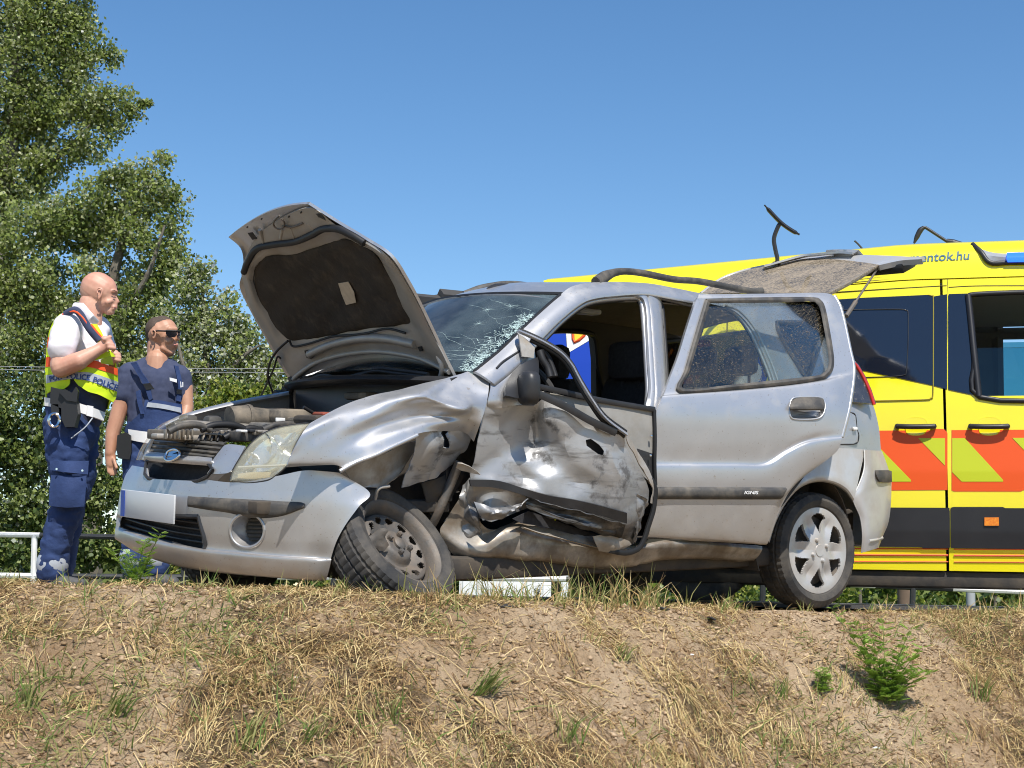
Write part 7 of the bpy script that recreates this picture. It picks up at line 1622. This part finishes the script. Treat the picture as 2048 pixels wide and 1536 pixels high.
# distant wood beyond the meadow
g2 = np.random.default_rng(77); N2 = 26000; X2 = g2.uniform(-45, 60, N2); T2 = np.array([2.2+1.0*mnoise.noise(Vector((x*.25, 3.0, 0)))+.7*mnoise.noise(Vector((x*.9, 1.0, 0))) for x in X2])
C2 = np.stack([X2, 42+g2.normal(0, 1.2, N2), -.8+g2.random(N2)**.8*T2], 1); a2 = g2.normal(size=(N2, 3)); a2 /= np.linalg.norm(a2, axis=1)[:, None]; b2_ = np.cross(a2, g2.normal(size=(N2, 3))); b2_ /= np.linalg.norm(b2_, axis=1)[:, None]
V2 = np.stack([C2-a2*.22, C2+b2_*.2, C2+a2*.22, C2-b2_*.2], 1).reshape(-1, 3)
gmesh('distant_wood', V2, np.arange(4*N2).reshape(N2, 4), G['dark'], g2.choice(3, size=N2, p=[.5, .38, .12]), 'stuff', 'far line of dark green woodland beyond the meadow', 'woodland')
# ---- plants on the bank
WEED = [leafm('weed_leaf', (.22, .36, .05), (.30, .44, .08), .35, .5, 6), leafm('weed_stem', (.17, .19, .05), (.2, .2, .07), .1, .6, 6)]
def weed(name, label, base, stems, seed, group=None, lf=.045):
    g = random.Random(seed); o0 = np.array(base); e = empty(name, Matrix.Translation(Vector(o0)), label, 'plant', group)
    sm = MB(); lm = MB()
    for (dx, dy, h) in stems:
        P = spline([(0, 0, -.02), (dx*.4, dy*.4, h*.5), (dx, dy, h)], 6); sm.tube(P, np.linspace(.0035, .0012, len(P)), 5)
        for i in range(2, len(P)):
            for s in range(3):
                a = g.uniform(0, 6.28); L = lf*(1.15-.45*i/len(P))*g.uniform(.7, 1.2); u = np.array((math.cos(a), math.sin(a), g.uniform(.1, .7))); u /= np.linalg.norm(u)
                w = np.cross(u, (0, 0, 1)); w /= np.linalg.norm(w)+1e-9; up = np.cross(w, u)
                for t in (.3, .55, .78, 1.0):                 # feathery leaflets
                    for sd in (-1, 1):
                        b0 = P[i]+u*L*t*.8; tip = b0+(u*.8+w*sd*.7)*L*.45*(1.2-t*.5); m_ = (b0+tip)/2+up*.003; q = np.cross(tip-b0, up); q = q/(np.linalg.norm(q)+1e-9)*L*.075
                        lm.add([b0, m_+q, tip, m_-q], [(0, 1, 2, 3)])
                b0 = P[i]; tip = b0+u*L; q = w*L*.03; lm.add([b0-q, b0+q, tip+q*.2, tip-q*.2], [(0, 1, 2, 3)])
    sm.build('stem', WEED[1], e); lm.build('foliage', WEED[0], e, False)
    return e
wb1 = on_ground(1772, 1412)
weed('feathery_weed', 'large feathery green weed on the right of the bank', wb1, [(-.20, .06, .37), (-.11, .05, .30), (.0, .03, .31), (.10, .0, .29), (-.05, .0, .25), (.15, .02, .22), (-.09, .02, .20), (.05, -.03, .17), (.12, -.03, .13), (-.02, -.04, .13), (.17, 0, .12)], 3, 'feathery weeds on the bank', .06)
weed('feathery_weed', 'small feathery weed left of the large one on the bank', on_ground(1646, 1385), [(.0, 0, .09), (.02, 0, .06), (-.02, 0, .07)], 5, 'feathery weeds on the bank', .035)
weed('feathery_weed', 'tall feathery weed in front of the bumper below the number plate', np.array((*WORLD.plane(272, 1170, (0, 5.45, 0), (0, 1, 0))[:2], .03)), [(-.03, 0, .12), (.02, 0, .17), (.08, 0, .20), (.04, 0, .10), (-.10, .02, .13)], 7, 'feathery weeds on the bank')
weed('feathery_weed', 'feathery weed on the crest beneath the crushed door', np.array((*on_ground(1075, 1203)[:2], on_ground(1075, 1203)[2])), [(-.02, 0, .09), (.02, 0, .12), (.0, 0, .07)], 9, 'feathery weeds on the bank', .035)
def grass_tuft(label, base, n, H, lean, seed, mats=(3, 4), wd=.006):
    g = np.random.default_rng(seed); V = []; Fq = []; I = []; o0 = np.array(base)
    for k in range(n):
        a = g.uniform(0, 6.28); L = H*g.uniform(.5, 1.1); w = wd*g.uniform(.7, 1.3); s = np.array((math.cos(a), math.sin(a), 0)); p = np.array((g.normal(0, .02), g.normal(0, .02), -.01))
        d = np.array((lean[0]+g.normal(0, .28), g.normal(0, .25), 1.0)); d /= np.linalg.norm(d); d2 = d+np.array((lean[0]*.6+g.normal(0, .3), g.normal(0, .2), -.35)); d2 /= np.linalg.norm(d2); m1 = p+d*L*.55; t = m1+d2*L*.45
        b0 = len(V); V += [p-s*w/2, p+s*w/2, m1-s*w*.45, m1+s*w*.45, t-s*w*.05, t+s*w*.05]; Fq += [(b0, b0+1, b0+3, b0+2), (b0+2, b0+3, b0+5, b0+4)]; q = mats[int(g.random() > .45)]; I += [q, q]
    o = gmesh('grass_tuft', V, Fq, STRAW, I, None, label, 'grass'); o.location = Vector(o0); o['group'] = 'grass tufts on the bank'; return o
for k, (x, y, n, H, ln, lab) in enumerate(((955, 1385, 46, .17, .75, 'largest grass tuft, leaning right in the middle of the bank'), (1240, 1320, 26, .10, .5, 'grass tuft on the bare patch below the door'), (230, 1430, 22, .15, .5, 'tall grass tuft low on the left of the bank'), (500, 1500, 22, .12, .1, 'grass tuft near the bottom edge, left of centre'), (620, 1480, 18, .12, .3, 'grass tuft near the bottom edge, second from the left group'), (1130, 1490, 24, .13, .2, 'grass tuft near the bottom edge right of centre'), (780, 1440, 16, .13, -.1, 'upright grass tuft below the front wheel'), (50, 1420, 24, .14, .1, 'grass tuft at the left edge of the bank'), (1560, 1400, 18, .10, .2, 'grass tuft beside the small feathery weed'), (1960, 1400, 26, .15, .1, 'grass tuft at the right edge of the bank'))):
    grass_tuft(lab, on_ground(x, y), n, H, (ln, 0), 40+k)
# ---- litter: pale stalks and broken bits
frag = pmat('white_fragment', (.72, .72, .72), rough=.5)
for k, (x, y, s, lab) in enumerate(((1383, 1311, .008, 'white fragment lying on the bare soil, left of the pair'), (1452, 1292, .010, 'white fragment lying on the bare soil, right of the pair'), (1752, 1500, .012, 'white fragment in the straw near the bottom right corner'), (1235, 1207, .012, 'white fragment on the crest under the wreck'), (592, 1358, .007, 'tiny white fragment below the front bumper'))):
    P = on_ground(x, y); bm = bmesh.new(); bmesh.ops.create_icosphere(bm, subdivisions=1, radius=s)
    for v in bm.verts: v.co = Vector((v.co.x*random.Random(k).uniform(.9, 1.4), v.co.y, v.co.z*.45))*(1+.3*mnoise.noise(v.co*90+Vector((k, 0, 0))))
    o = bmobj('debris_fragment', bm, frag, None, False); o.location = Vector(P)+Vector((0, 0, s*.25)); tag(o, lab, 'debris', 'white fragments from the crash')
shard = pmat('dark_shard', (.03, .03, .032), rough=.4)
for k, (x, y, lab) in enumerate(((1150, 1212, 'dark plastic shard on the crest below the crushed sill'), (1010, 1216, 'dark plastic shard in the grass right of the front wheel'), (1330, 1222, 'dark plastic shard on the crest below the rear door'), (1420, 1240, 'dark plastic shard on bare soil left of the rear wheel'))):
    P = on_ground(x, y); o = MB().box((0, 0, .006), (.05+.01*k, .025, .006), np.array(Matrix.Rotation(.6*k, 3, 'Z')@Matrix.Rotation(.4, 3, 'X')), .001).build('plastic_shard', shard, None); o.location = Vector(P); tag(o, lab, 'debris', 'dark shards from the crash')
stk = STRAW[0]
for k, (x0, y0, x1, y1, lab) in enumerate(((893, 1478, 990, 1440, 'long pale stalk lying on the bank left of centre'), (950, 1410, 1010, 1462, 'shorter pale stalk crossing above the long one'), (1130, 1366, 1235, 1398, 'pale stalk on the bare soil right of the big tuft'), (430, 1330, 490, 1320, 'pale stalk on the soil below the bumper'), (1480, 1480, 1570, 1430, 'pale grey twig near the bottom right'))):
    a = on_ground(x0, y0); b = on_ground(x1, y1); n = 6; P = [a*(1-t)+b*t for t in np.linspace(0, 1, n)]
    P = [np.array((p[0], p[1]-.004, max(p[2], ground_z(p[0], p[1]))+.006)) for p in P]
    o = MB().tube(np.array(P)-P[0], np.linspace(.004, .002, n), 6).build('straw_stalk', stk, None); o.location = Vector(P[0]); tag(o, lab, 'stalk', 'loose stalks on the bank')
bpy.data.scenes.remove(_tmp)
